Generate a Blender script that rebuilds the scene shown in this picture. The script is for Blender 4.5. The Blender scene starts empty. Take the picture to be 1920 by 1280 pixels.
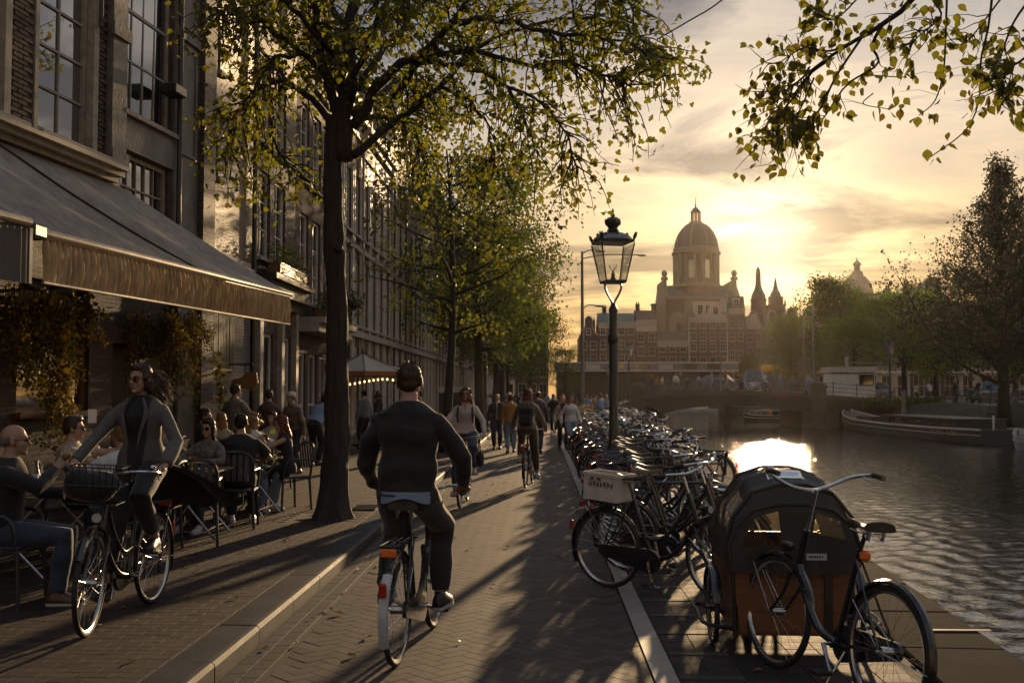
import bpy, bmesh, math, random
import numpy as np
from mathutils import Vector, Matrix, Euler, noise as mnoise

PI = math.pi
R = math.radians
S = bpy.context.scene
COL = S.collection

# ------------------------------------------------------------------ camera
cam_d = bpy.data.cameras.new('camera')
cam = bpy.data.objects.new('camera', cam_d)
COL.objects.link(cam)
cam_d.sensor_width = 36.0
cam_d.lens = 37.5
cam_d.clip_start = 0.1
cam_d.clip_end = 3000
cam.location = (0, 0, 1.7)
cam.rotation_euler = (R(90 + 2.777), 0, R(1.461))
S.camera = cam

# ------------------------------------------------------------------ exposure
S.view_settings.view_transform = 'Standard'
S.view_settings.look = 'None'
S.view_settings.gamma = 1.0
S.view_settings.use_curve_mapping = False
S.view_settings.exposure = 0.28
HAZE_DENSITY = 0.00005
S.cycles.use_denoising = True
S.cycles.max_bounces = 6
S.cycles.diffuse_bounces = 2
S.cycles.glossy_bounces = 3
S.cycles.transmission_bounces = 6
S.cycles.volume_bounces = 0
S.cycles.transparent_max_bounces = 8
S.cycles.volume_step_rate = 4.0
S.cycles.sample_clamp_indirect = 6.0
S.cycles.caustics_reflective = False
S.cycles.caustics_refractive = False

# ------------------------------------------------------------------ sun + sky
SUN_AZ, SUN_EL = R(11.95), R(8.2)
SUN_DIR = Vector((math.sin(SUN_AZ) * math.cos(SUN_EL), math.cos(SUN_AZ) * math.cos(SUN_EL), math.sin(SUN_EL)))
sun_d = bpy.data.lights.new('sun', 'SUN')
sun_d.energy = 5.0
sun_d.angle = R(0.8)
sun_d.color = (1.0, 0.68, 0.36)
sun = bpy.data.objects.new('sun', sun_d)
sun.rotation_euler = (-SUN_DIR).to_track_quat('-Z', 'Y').to_euler()
sun.location = (0, 0, 60)
COL.objects.link(sun)


class NT:
    """small node-tree writer"""
    def __init__(s, tree):
        s.t = tree
        s.n = tree.nodes
        s.l = tree.links

    def node(s, kind, ins=None, **attr):
        n = s.n.new(kind)
        for k, v in attr.items():
            setattr(n, k, v)
        for k, v in (ins or {}).items():
            s.set(n.inputs[k], v)
        return n

    def set(s, sock, v):
        if hasattr(v, 'is_output'):
            s.l.new(v, sock)
        elif hasattr(v, 'outputs'):
            s.l.new(v.outputs[0], sock)
        else:
            if sock.type == 'RGBA' and isinstance(v, (tuple, list)) and len(v) == 3:
                v = (*v, 1)
            sock.default_value = v

    def math(s, op, a, b=0.0, clamp=False):
        n = s.n.new('ShaderNodeMath'); n.operation = op; n.use_clamp = clamp
        s.set(n.inputs[0], a); s.set(n.inputs[1], b)
        return n.outputs[0]

    def mix(s, f, a, b, blend='MIX'):
        n = s.n.new('ShaderNodeMix'); n.data_type = 'RGBA'; n.blend_type = blend
        s.set(n.inputs[0], f); s.set(n.inputs[6], a); s.set(n.inputs[7], b)
        return n.outputs[2]

    def ramp(s, f, stops):
        n = s.n.new('ShaderNodeValToRGB')
        e = n.color_ramp.elements
        while len(e) < len(stops):
            e.new(0.5)
        for el, (p, c) in zip(e, stops):
            el.position = p
            el.color = (*c, 1) if len(c) == 3 else c
        s.set(n.inputs[0], f)
        return n.outputs[0]


W = bpy.data.worlds.new('World')
S.world = W
W.use_nodes = True
W.node_tree.nodes.clear()
w = NT(W.node_tree)
tc = w.node('ShaderNodeTexCoord')
dirv = w.node('ShaderNodeVectorMath', {0: tc.outputs['Generated']}, operation='NORMALIZE').outputs[0]
sky = w.node('ShaderNodeTexSky', sky_type='NISHITA')
sky.sun_disc = False
sky.sun_elevation = SUN_EL
sky.sun_rotation = SUN_AZ
sky.air_density = 1.0
sky.dust_density = 3.0
sky.ozone_density = 1.0
sep = w.node('ShaderNodeSeparateXYZ', {0: dirv})
elev = sep.outputs[2]
cosang = w.node('ShaderNodeVectorMath', {0: dirv, 1: tuple(SUN_DIR)}, operation='DOT_PRODUCT').outputs['Value']
cospos = w.math('MAXIMUM', cosang, 0.0)
# thin high cloud veil: warm near the horizon, grey higher up
zc = w.math('MAXIMUM', elev, 0.0)
veil = w.ramp(zc, [(0.0, (4.3, 2.35, 0.72)), (0.06, (4.3, 2.6, 1.05)), (0.14, (4.0, 3.05, 1.95)),
                   (0.24, (3.6, 3.3, 3.05)), (0.36, (2.75, 2.85, 3.1)), (1.0, (2.5, 2.95, 3.7))])
# cloud layers from a plane at cloud height (real perspective towards the horizon)
zz = w.math('ADD', zc, 0.075)
px = w.math('DIVIDE', sep.outputs[0], zz)
py = w.math('DIVIDE', sep.outputs[1], zz)
plane = w.node('ShaderNodeCombineXYZ', {0: px, 1: py, 2: 0.0})
mp = w.node('ShaderNodeMapping', {0: plane, 3: (0.50, 0.62, 1.0), 2: (0, 0, 0.35)})
mp.inputs[1].default_value = (3.1, 0.4, 0.0)
n1 = w.node('ShaderNodeTexNoise', {'Vector': mp, 'Scale': 1.35, 'Detail': 10.0, 'Roughness': 0.58, 'Distortion': 0.6})
mp2 = w.node('ShaderNodeMapping', {0: plane, 3: (0.28, 1.1, 1.0), 2: (0, 0, 0.2)})
n2 = w.node('ShaderNodeTexNoise', {'Vector': mp2, 'Scale': 2.1, 'Detail': 7.0, 'Roughness': 0.6, 'Distortion': 0.5})
cl = w.ramp(n1.outputs[0], [(0.47, (0, 0, 0)), (0.60, (1, 1, 1))])
edge = w.ramp(n1.outputs[0], [(0.36, (0, 0, 0)), (0.47, (1, 1, 1)), (0.54, (0, 0, 0))])
wisp = w.ramp(n2.outputs[0], [(0.47, (0, 0, 0)), (0.70, (1, 1, 1))])
# aureole round the sun behind the veil
g1 = w.math('MULTIPLY', w.math('POWER', cospos, 1500.0), 13.0)
g2 = w.math('MULTIPLY', w.math('POWER', cospos, 300.0), 4.6)
g3 = w.math('MULTIPLY', w.math('POWER', cospos, 50.0), 0.6)
g4 = w.math('MULTIPLY', w.math('POWER', cospos, 4.0), 0.1)
gl = w.math('ADD', w.math('ADD', g1, g2), w.math('ADD', g3, g4))
glow = w.mix(1.0, (1.0, 0.80, 0.50), gl, 'MULTIPLY')
body = w.mix(0.95, sky.outputs[0], veil)
lit = w.mix(1.0, body, glow, 'ADD')
# dense cloud is darker and greyer away from the sun, wisps are brighter
dark = w.mix(1.0, lit, (0.38, 0.40, 0.46), 'MULTIPLY')
dens = w.math('MULTIPLY', cl, 0.95)
rim = w.mix(1.0, lit, (1.30, 1.22, 1.10), 'MULTIPLY')
c1 = w.mix(dens, w.mix(w.math('MULTIPLY', edge, 0.8), lit, rim), dark)
bright = w.mix(1.0, c1, (1.34, 1.27, 1.15), 'MULTIPLY')
c2 = w.mix(w.math('MULTIPLY', wisp, 0.75), c1, bright)
bg = w.node('ShaderNodeBackground', {'Color': c2, 'Strength': 0.10})
w.node('ShaderNodeOutputWorld', {'Surface': bg})

# ------------------------------------------------------------------ mesh helpers
class MB:
    """collects vertices and faces of ONE mesh"""
    def __init__(s):
        s.v = []; s.f = []; s.m = []; s.mi = 0

    def add(s, vs, fs):
        o = len(s.v)
        s.v += [tuple(p) for p in vs]
        for f in fs:
            s.f.append(tuple(i + o for i in f)); s.m.append(s.mi)
        return s

    def box(s, x0, x1, y0, y1, z0, z1):
        vs = [(x0, y0, z0), (x1, y0, z0), (x1, y1, z0), (x0, y1, z0), (x0, y0, z1), (x1, y0, z1), (x1, y1, z1), (x0, y1, z1)]
        return s.add(vs, [(0, 3, 2, 1), (4, 5, 6, 7), (0, 1, 5, 4), (1, 2, 6, 5), (2, 3, 7, 6), (3, 0, 4, 7)])

    def cbox(s, c, d, rot=None, bev=0.0):
        """centred box with dims d, optional rotation, optional chamfer of all vertical+horizontal edges"""
        hx, hy, hz = d[0] / 2, d[1] / 2, d[2] / 2
        M = (rot.to_matrix() if rot is not None and hasattr(rot, 'to_matrix') else rot) or Matrix.Identity(3)
        c = Vector(c)
        if bev <= 0:
            vs = [(-hx, -hy, -hz), (hx, -hy, -hz), (hx, hy, -hz), (-hx, hy, -hz), (-hx, -hy, hz), (hx, -hy, hz), (hx, hy, hz), (-hx, hy, hz)]
            return s.add([c + M @ Vector(p) for p in vs], [(0, 3, 2, 1), (4, 5, 6, 7), (0, 1, 5, 4), (1, 2, 6, 5), (2, 3, 7, 6), (3, 0, 4, 7)])
        b = bev
        ring = lambda x, y: [(-x + b, -y), (x - b, -y), (x, -y + b), (x, y - b), (x - b, y), (-x + b, y), (-x, y - b), (-x, -y + b)]
        vs = []
        for z, q in ((-hz, b), (-hz + b, 0), (hz - b, 0), (hz, b)):
            vs += [(x, y, z) for x, y in ring(hx - q, hy - q)]
        fs = [tuple(range(7, -1, -1)), tuple(range(24, 32))]
        for k in range(3):
            for i in range(8):
                j = (i + 1) % 8
                fs.append((k * 8 + i, k * 8 + j, k * 8 + 8 + j, k * 8 + 8 + i))
        return s.add([c + M @ Vector(p) for p in vs], fs)

    def rings(s, rings, cap=True, closed=False):
        """skin a list of equally long vertex rings"""
        n = len(rings[0]); vs = [p for r in rings for p in r]; fs = []
        K = len(rings)
        for k in range(K if closed else K - 1):
            a, b = k * n, ((k + 1) % K) * n
            for i in range(n):
                j = (i + 1) % n
                fs.append((a + i, a + j, b + j, b + i))
        if cap and not closed:
            fs.append(tuple(range(n - 1, -1, -1))); fs.append(tuple(range((K - 1) * n, K * n)))
        return s.add(vs, fs)

    def tube(s, pts, r, n=8, cap=True, closed=False, flat=1.0, up=None):
        pts = [Vector(p) for p in pts]
        K = len(pts)
        rs = list(r) if hasattr(r, '__len__') else [r] * K
        T = []
        for i in range(K):
            if closed:
                t = pts[(i + 1) % K] - pts[i - 1]
            else:
                t = pts[min(i + 1, K - 1)] - pts[max(i - 1, 0)]
            T.append(t.normalized() if t.length > 1e-9 else Vector((0, 0, 1)))
        u = Vector(up) if up is not None else (Vector((0, 0, 1)) if abs(T[0].z) < 0.9 else Vector((1, 0, 0)))
        rings = []
        for i in range(K):
            a = u - T[i] * u.dot(T[i])
            if a.length < 1e-6:
                a = T[i].orthogonal()
            a.normalize(); u = a
            b = T[i].cross(a)
            rings.append([pts[i] + (a * math.cos(2 * PI * k / n) * flat + b * math.sin(2 * PI * k / n)) * rs[i] for k in range(n)])
        return s.rings(rings, cap, closed)

    def lathe(s, prof, c=(0, 0, 0), n=16, cap=True, sx=1.0, sy=1.0, ph=0.0):
        c = Vector(c)
        return s.rings([[c + Vector((r * sx * math.cos(2 * PI * k / n + ph), r * sy * math.sin(2 * PI * k / n + ph), z)) for k in range(n)] for r, z in prof], cap)

    def ell(s, c, r, n=12, m=8, rot=None):
        c = Vector(c); M = rot.to_matrix() if rot is not None and hasattr(rot, 'to_matrix') else (rot or Matrix.Identity(3))
        rings = []
        for k in range(1, m):
            t = PI * k / m
            rings.append([c + M @ Vector((r[0] * math.sin(t) * math.cos(2 * PI * i / n), r[1] * math.sin(t) * math.sin(2 * PI * i / n), -r[2] * math.cos(t))) for i in range(n)])
        o = len(s.v)
        s.rings(rings, cap=False)
        a = len(s.v); s.v += [tuple(c + M @ Vector((0, 0, -r[2]))), tuple(c + M @ Vector((0, 0, r[2])))]
        for i in range(n):
            j = (i + 1) % n
            s.f.append((a, o + j, o + i)); s.m.append(s.mi)
            q = o + (m - 2) * n
            s.f.append((a + 1, q + i, q + j)); s.m.append(s.mi)
        return s

    def prism(s, poly, axis, d0, d1):
        """extrude a 2-D polygon along an axis: 'x' poly=(y,z), 'y' poly=(x,z), 'z' poly=(x,y)"""
        def P(p, d):
            return (d, p[0], p[1]) if axis == 'x' else (p[0], d, p[1]) if axis == 'y' else (p[0], p[1], d)
        n = len(poly)
        vs = [P(p, d0) for p in poly] + [P(p, d1) for p in poly]
        fs = [tuple(range(n - 1, -1, -1)), tuple(range(n, 2 * n))] + [(i, (i + 1) % n, n + (i + 1) % n, n + i) for i in range(n)]
        return s.add(vs, fs)

    def sheet(s, fn, nu, nv, thick=None):
        vs = [fn(i / nu, j / nv) for j in range(nv + 1) for i in range(nu + 1)]
        fs = [(j * (nu + 1) + i, j * (nu + 1) + i + 1, (j + 1) * (nu + 1) + i + 1, (j + 1) * (nu + 1) + i) for j in range(nv) for i in range(nu)]
        return s.add(vs, fs)

    def xf(s, M, a=0):
        s.v[a:] = [tuple(M @ Vector(p)) for p in s.v[a:]]
        return s

    def mesh(s, name, mats, smooth=False, recalc=True):
        me = bpy.data.meshes.new(name)
        me.from_pydata(s.v, [], s.f)
        for m_ in (mats if isinstance(mats, (list, tuple)) else [mats]):
            me.materials.append(m_)
        if any(s.m):
            me.polygons.foreach_set('material_index', s.m)
        if recalc:
            bm = bmesh.new(); bm.from_mesh(me); bmesh.ops.recalc_face_normals(bm, faces=bm.faces); bm.to_mesh(me); bm.free()
        if smooth:
            me.polygons.foreach_set('use_smooth', [True] * len(me.polygons))
            if smooth != 'all':
                try:
                    me.set_sharp_from_angle(angle=R(38))
                except Exception:
                    pass
        me.update()
        return me

    def build(s, name, mats, parent=None, smooth=False, kind=None, recalc=True):
        return link(name, s.mesh(name, mats, smooth, recalc), parent, kind)


def link(name, me, parent=None, kind=None):
    o = bpy.data.objects.new(name, me)
    COL.objects.link(o)
    if parent is not None:
        o.parent = parent
    if kind:
        o['kind'] = kind
    return o


def tag(o, label=None, cat=None, group=None, kind=None):
    if label: o['label'] = label
    if cat: o['category'] = cat
    if group: o['group'] = group
    if kind: o['kind'] = kind
    return o


def thing(name, label, cat, loc=(0, 0, 0), rz=0.0, group=None):
    o = bpy.data.objects.new(name, None)
    COL.objects.link(o)
    o.location = loc
    o.rotation_euler = (0, 0, rz)
    o.empty_display_size = 0.1
    return tag(o, label, cat, group)


def dup(o, loc=None, rz=None, label=None, group=None, parent=None, rot=None, scale=None):
    """copy of a thing with copies of its parts and sub-parts (mesh data shared)"""
    c = o.copy(); COL.objects.link(c)
    if parent is not None: c.parent = parent
    for ch in o.children:
        dup(ch, parent=c)
    if loc is not None: c.location = loc
    if rz is not None: c.rotation_euler = (0, 0, rz)
    if rot is not None: c.rotation_euler = rot
    if scale is not None: c.scale = scale if hasattr(scale, '__len__') else (scale,) * 3
    if label: c['label'] = label
    if group: c['group'] = group
    return c


def np_mesh(name, V, F, mat, smooth=False):
    """mesh from numpy arrays, all faces with the same corner count"""
    V = np.asarray(V, np.float32); F = np.asarray(F, np.int32)
    me = bpy.data.meshes.new(name)
    k = F.shape[1]
    me.vertices.add(len(V)); me.vertices.foreach_set('co', V.ravel())
    me.loops.add(F.size); me.loops.foreach_set('vertex_index', F.ravel())
    me.polygons.add(len(F))
    me.polygons.foreach_set('loop_start', np.arange(0, F.size, k, dtype=np.int32))
    me.polygons.foreach_set('use_smooth', np.full(len(F), bool(smooth)))
    for m_ in (mat if isinstance(mat, (list, tuple)) else [mat]):
        me.materials.append(m_)
    me.update(calc_edges=True)
    me.validate()
    return me


# ------------------------------------------------------------------ materials
MATS = {}


def pbr(name, col, rough=0.6, metal=0.0, var=0.0, scale=4.0, bump=0.0, bscale=60.0, island=0.0, col2=None, spec=0.5,
        stretch=(1, 1, 1), coat=0.0, sheen=0.0):
    """procedural principled material: base colour with noise wear, per-piece variation, fine bump"""
    if name in MATS:
        return MATS[name]
    m = bpy.data.materials.new(name); m.use_nodes = True
    m.node_tree.nodes.clear()
    t = NT(m.node_tree)
    tc = t.node('ShaderNodeTexCoord')
    vec = t.node('ShaderNodeMapping', {0: tc.outputs['Object'], 3: stretch}).outputs[0]
    c = (*col, 1)
    base = None
    if var > 0 or col2:
        nz = t.node('ShaderNodeTexNoise', {'Vector': vec, 'Scale': scale, 'Detail': 6.0, 'Roughness': 0.62})
        if col2:
            f = t.ramp(nz.outputs[0], [(0.36, (0, 0, 0)), (0.64, (1, 1, 1))])
            base = t.mix(f, c, (*col2, 1))
        else:
            f = t.ramp(nz.outputs[0], [(0.3, (1 - var,) * 3), (0.7, (1 + var,) * 3)])
            base = t.mix(1.0, c, f, 'MULTIPLY')
    if island > 0:
        g = t.node('ShaderNodeNewGeometry'); oi = t.node('ShaderNodeObjectInfo')
        r = t.math('FRACT', t.math('ADD', g.outputs['Random Per Island'], oi.outputs['Random']))
        k = t.ramp(r, [(0.0, (1 - island,) * 3), (0.5, (1.0, 1.0, 1.0)), (0.8, (1 + island * .6, 1 + island * .5, 1 + island * .4)), (1.0, (1 + island, 1 + island * .75, 1 + island * .6))])
        base = t.mix(1.0, base if base is not None else c, k, 'MULTIPLY')
    p = t.node('ShaderNodeBsdfPrincipled', {'Base Color': base if base is not None else c, 'Roughness': rough, 'Metallic': metal})
    p.inputs['Specular IOR Level'].default_value = spec
    if coat: p.inputs['Coat Weight'].default_value = coat
    if sheen:
        p.inputs['Sheen Weight'].default_value = sheen
        p.inputs['Sheen Roughness'].default_value = 0.4
    if var > 0 or col2:
        rr = t.math('ADD', t.math('MULTIPLY', nz.outputs[0], 0.22), rough - 0.11, clamp=True)
        t.set(p.inputs['Roughness'], rr)
    if bump > 0:
        nb = t.node('ShaderNodeTexNoise', {'Vector': vec, 'Scale': bscale, 'Detail': 4.0, 'Roughness': 0.6})
        b = t.node('ShaderNodeBump', {'Height': nb.outputs[0], 'Strength': 0.9, 'Distance': bump})
        t.set(p.inputs['Normal'], b.outputs[0])
    t.node('ShaderNodeOutputMaterial', {'Surface': p})
    MATS[name] = m
    return m


def brickwork(name, col, col2, mortar, bw=0.21, bh=0.065, rough=0.8, axis='xz', bump=0.006, wear=0.25, stain=1.0):
    """distant brick masonry as colour and fine relief on a wall (object space)"""
    if name in MATS:
        return MATS[name]
    m = bpy.data.materials.new(name); m.use_nodes = True
    m.node_tree.nodes.clear()
    t = NT(m.node_tree)
    tc = t.node('ShaderNodeTexCoord')
    sp = t.node('ShaderNodeSeparateXYZ', {0: tc.outputs['Object']})
    uu = t.math('ADD', sp.outputs[0], sp.outputs[1])
    v = t.node('ShaderNodeCombineXYZ', {0: uu, 1: sp.outputs[2], 2: 0.0})
    b = t.node('ShaderNodeTexBrick', {'Vector': v, 'Color1': col, 'Color2': col2, 'Mortar': mortar, 'Scale': 1.0, 'Mortar Size': 0.007, 'Mortar Smooth': 0.3, 'Bias': -0.1, 'Brick Width': bw, 'Row Height': bh})
    nz = t.node('ShaderNodeTexNoise', {'Vector': tc.outputs['Object'], 'Scale': 1.3, 'Detail': 8.0, 'Roughness': 0.65})
    k = t.ramp(nz.outputs[0], [(0.3, (1 - wear,) * 3), (0.7, (1 + wear,) * 3)])
    c = t.mix(1.0, b.outputs[0], k, 'MULTIPLY')
    n2 = t.node('ShaderNodeTexNoise', {'Vector': tc.outputs['Object'], 'Scale': 90.0, 'Detail': 3.0})
    h = t.math('ADD', t.math('MULTIPLY', b.outputs['Fac'], -1.0), t.math('MULTIPLY', n2.outputs[0], 0.5))
    bp = t.node('ShaderNodeBump', {'Height': h, 'Strength': 1.0, 'Distance': bump})
    p = t.node('ShaderNodeBsdfPrincipled', {'Base Color': c, 'Roughness': rough, 'Normal': bp.outputs[0]})
    t.node('ShaderNodeOutputMaterial', {'Surface': p})
    MATS[name] = m
    return m


def leafmat(name, c1, c2, trans=0.55, c3=None):
    if name in MATS:
        return MATS[name]
    m = bpy.data.materials.new(name); m.use_nodes = True
    m.node_tree.nodes.clear()
    t = NT(m.node_tree)
    g = t.node('ShaderNodeNewGeometry'); oi = t.node('ShaderNodeObjectInfo')
    r = t.math('FRACT', t.math('ADD', g.outputs['Random Per Island'], oi.outputs['Random']))
    st = [(0.0, c1), (0.7, c2)] + ([(1.0, c3)] if c3 else [])
    c = t.ramp(r, st)
    d = t.node('ShaderNodeBsdfPrincipled', {'Base Color': c, 'Roughness': 0.5})
    ct = t.mix(1.0, c, (1.55, 1.65, 0.5, 1), 'MULTIPLY')
    tr = t.node('ShaderNodeBsdfTranslucent', {'Color': ct})
    mx = t.node('ShaderNodeMixShader', {0: trans, 1: d, 2: tr})
    t.node('ShaderNodeOutputMaterial', {'Surface': mx})
    MATS[name] = m
    return m


def emis(name, col, strength):
    if name in MATS:
        return MATS[name]
    m = bpy.data.materials.new(name); m.use_nodes = True
    m.node_tree.nodes.clear()
    t = NT(m.node_tree)
    e = t.node('ShaderNodeEmission', {'Color': (*col, 1), 'Strength': strength})
    t.node('ShaderNodeOutputMaterial', {'Surface': e})
    MATS[name] = m
    return m


def glassmat(name, col, rough=0.02, mixf=0.95):
    """thin clear pane: mostly see-through, some gloss"""
    if name in MATS:
        return MATS[name]
    m = bpy.data.materials.new(name); m.use_nodes = True
    m.node_tree.nodes.clear()
    t = NT(m.node_tree)
    tr = t.node('ShaderNodeBsdfTransparent', {'Color': (*col, 1)})
    gl = t.node('ShaderNodeBsdfGlossy', {'Color': (1, 1, 1, 1), 'Roughness': rough})
    fr = t.node('ShaderNodeFresnel', {'IOR': 1.5})
    f = t.math('ADD', t.math('MULTIPLY', fr.outputs[0], 0.7), max(0, .97 - mixf) * .4, clamp=True)
    mx = t.node('ShaderNodeMixShader', {0: f, 1: tr, 2: gl})
    t.node('ShaderNodeOutputMaterial', {'Surface': mx})
    MATS[name] = m
    return m


# shared materials
M_IRON = pbr('black_iron', (0.012, 0.013, 0.012), 0.38, 0.0, var=0.25, scale=9, bump=0.0015, bscale=70, spec=0.6)
M_STEEL = pbr('worn_steel', (0.42, 0.42, 0.43), 0.28, 1.0, var=0.25, scale=30)
M_BPAINT = pbr('black_bike_paint', (0.014, 0.014, 0.016), 0.25, 0.0, var=0.35, scale=14, spec=0.6, coat=0.3)
M_RUBBER = pbr('tyre_rubber', (0.018, 0.018, 0.018), 0.7, 0.0, var=0.2, scale=20)
M_GRIP = pbr('grip_rubber', (0.016, 0.014, 0.013), 0.55)
M_LEATHER = pbr('saddle_leather', (0.025, 0.018, 0.013), 0.42, var=0.3, scale=18)
M_BRLEATHER = pbr('brown_saddle_leather', (0.11, 0.055, 0.028), 0.45, var=0.3, scale=18)
M_GLASSDARK = pbr('window_glass', (0.012, 0.014, 0.016), 0.03, spec=1.0)
for n_ in M_GLASSDARK.node_tree.nodes:
    if n_.type == 'BSDF_PRINCIPLED': n_.inputs['IOR'].default_value = 2.7
M_GLASSFAR = pbr('far_window_glass', (0.016, 0.016, 0.018), 0.12, spec=.5)
M_WHITEPAINT = pbr('white_window_paint', (0.62, 0.58, 0.52), 0.45, var=0.16, scale=6)
M_STONE = pbr('sand_stone', (0.36, 0.32, 0.27), 0.75, var=0.25, scale=5, bump=0.002, bscale=40)
M_WOOD = pbr('oiled_wood', (0.16, 0.08, 0.035), 0.4, var=0.35, scale=3, stretch=(1, 14, 14))
M_DARKWOOD = pbr('dark_wood', (0.035, 0.022, 0.014), 0.5, var=0.35, scale=4)
M_ORANGE = pbr('orange_reflector', (0.75, 0.16, 0.02), 0.25)
M_CLEAR = glassmat('clear_glass', (0.97, 0.97, 0.95))
# ================================================================== GROUND
def quayx(y):                       # the canal edge slowly leaves the road
    return 2.57 + 0.0722 * y

WATER_Z = -1.0
rnd = random.Random(7)
M_JOINT = pbr('joint_sand', (0.016, 0.013, 0.010), 0.9, var=0.3, scale=9)
M_RBRICK = pbr('road_clinker', (0.060, 0.047, 0.041), 0.7, var=0.2, scale=13, island=0.30, bump=0.0012, bscale=90, spec=.28)
M_SBRICK = pbr('sidewalk_clinker', (0.042, 0.030, 0.025), 0.8, var=0.2, scale=13, island=0.32, bump=0.0012, bscale=110, spec=.2)
M_KERB = pbr('kerb_bluestone', (0.032, 0.034, 0.037), 0.6, var=0.35, scale=4, island=0.12, bump=0.001, bscale=70, spec=.18)
M_GUTTER = pbr('gutter_stone', (0.070, 0.062, 0.056), 0.75, var=0.2, scale=9, island=0.15, bump=0.0008, bscale=90, spec=.15)
M_WLINE = pbr('pale_line_stone', (0.27, 0.245, 0.215), 0.55, var=0.2, scale=10, island=0.12, bump=0.0015, bscale=90)
M_PARK = pbr('dark_paver', (0.042, 0.035, 0.032), 0.75, var=0.3, scale=8, island=0.3, bump=0.001, bscale=90, spec=.15)
M_COPING = pbr('coping_granite', (0.026, 0.024, 0.022), 1.0, var=0.4, scale=3, island=0.15, bump=0.0015, bscale=60, spec=.02)
M_PLAZA = pbr('far_paving', (0.075, 0.058, 0.048), 0.7, var=0.25, scale=0.6, bump=0.004, bscale=9)
M_GRASS = pbr('canal_bank_grass', (0.022, 0.024, 0.008), 0.9, var=0.4, scale=2.0, bump=0.05, bscale=8)
M_QWALL = brickwork('quay_wall_brick', (0.07, 0.045, 0.035), (0.05, 0.036, 0.03), (0.06, 0.055, 0.05))


def pavers(items, mat, name, parent, ztop, hgt, ch=0.0014, cap=300, jitter=0.0006, tilt=0.0025):
    """items = (cx, cy, length, width, angle). The `cap` nearest become parts, the rest ONE stuff part."""
    items = sorted(items, key=lambda t: t[1])
    dims = {}
    def local(L, Wd):
        k = (round(L, 3), round(Wd, 3))
        if k not in dims:
            hx, hy = L / 2, Wd / 2
            c = min(ch, hy * .3)
            V = []
            for z, q in ((-hgt, 0), (-c, 0), (0, c)):
                V += [(-hx + q, -hy + q, z), (hx - q, -hy + q, z), (hx - q, hy - q, z), (-hx + q, hy - q, z)]
            F = [(8, 9, 10, 11)]
            for a in (0, 4):
                for i in range(4):
                    j = (i + 1) % 4
                    F.append((a + i, a + j, a + 4 + j, a + 4 + i))
            dims[k] = (np.array(V, float), np.array(F), np_mesh(name, V, F, mat))
        return dims[k]
    VS, FS, n = [], [], 0
    for i, (cx, cy, L, Wd, ang) in enumerate(items):
        V, F, me = local(L, Wd)
        dz = rnd.uniform(-jitter, jitter)
        rx, ry = rnd.gauss(0, tilt), rnd.gauss(0, tilt)
        if i < cap:
            o = bpy.data.objects.new(name, me); COL.objects.link(o); o.parent = parent
            o.location = (cx, cy, ztop + dz); o.rotation_euler = (rx * .6, ry * .6, ang)
        else:
            ca, sa = math.cos(ang), math.sin(ang)
            P = V.copy()
            z = P[:, 2] + P[:, 0] * -ry * .6 + P[:, 1] * rx * .6 + ztop + dz
            X = P[:, 0] * ca - P[:, 1] * sa + cx
            Y = P[:, 0] * sa + P[:, 1] * ca + cy
            VS.append(np.stack([X, Y, z], 1)); FS.append(F + n); n += len(V)
    if VS:
        o = link(name + '_field', np_mesh(name + '_field', np.concatenate(VS), np.concatenate(FS), mat), parent)
        o['kind'] = 'stuff'


def flat(name, poly, z, mat, kind='structure', parent=None):
    b = MB(); b.add([(x, y, z) for x, y in poly], [tuple(range(len(poly)))])
    o = b.build(name, mat, parent, recalc=False)
    if kind: o['kind'] = kind
    return o

# street-side land, right up to the canal wall
YB, YF = -25.0, 84.0
flat('ground', [(-120, YB), (quayx(YB) - .02, YB), (quayx(YF) - .02, YF), (quayx(YF) - .02, 420), (-120, 420)], -0.06, M_PLAZA)
road = flat('road', [(-1.91, YB), (0.68, YB), (0.68, 82), (-1.91, 82)], -0.004, M_JOINT)
side = flat('pavement', [(-9, YB), (-2.18, YB), (-2.18, 82), (-9, 82)], 0.117, M_JOINT)
park = flat('parking_strip', [(0.83, YB), (quayx(YB) - .72, YB), (quayx(82) - .72, 82), (0.83, 82)], -0.004, M_JOINT)
kerb = flat('kerb', [(-2.18, YB), (-1.905, YB), (-1.905, 82), (-2.18, 82)], -0.03, M_JOINT)
quay = flat('quay', [(quayx(YB) - .72, YB), (quayx(YB) - .01, YB), (quayx(82) - .01, 82), (quayx(82) - .72, 82)], -0.03, M_JOINT)

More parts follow.
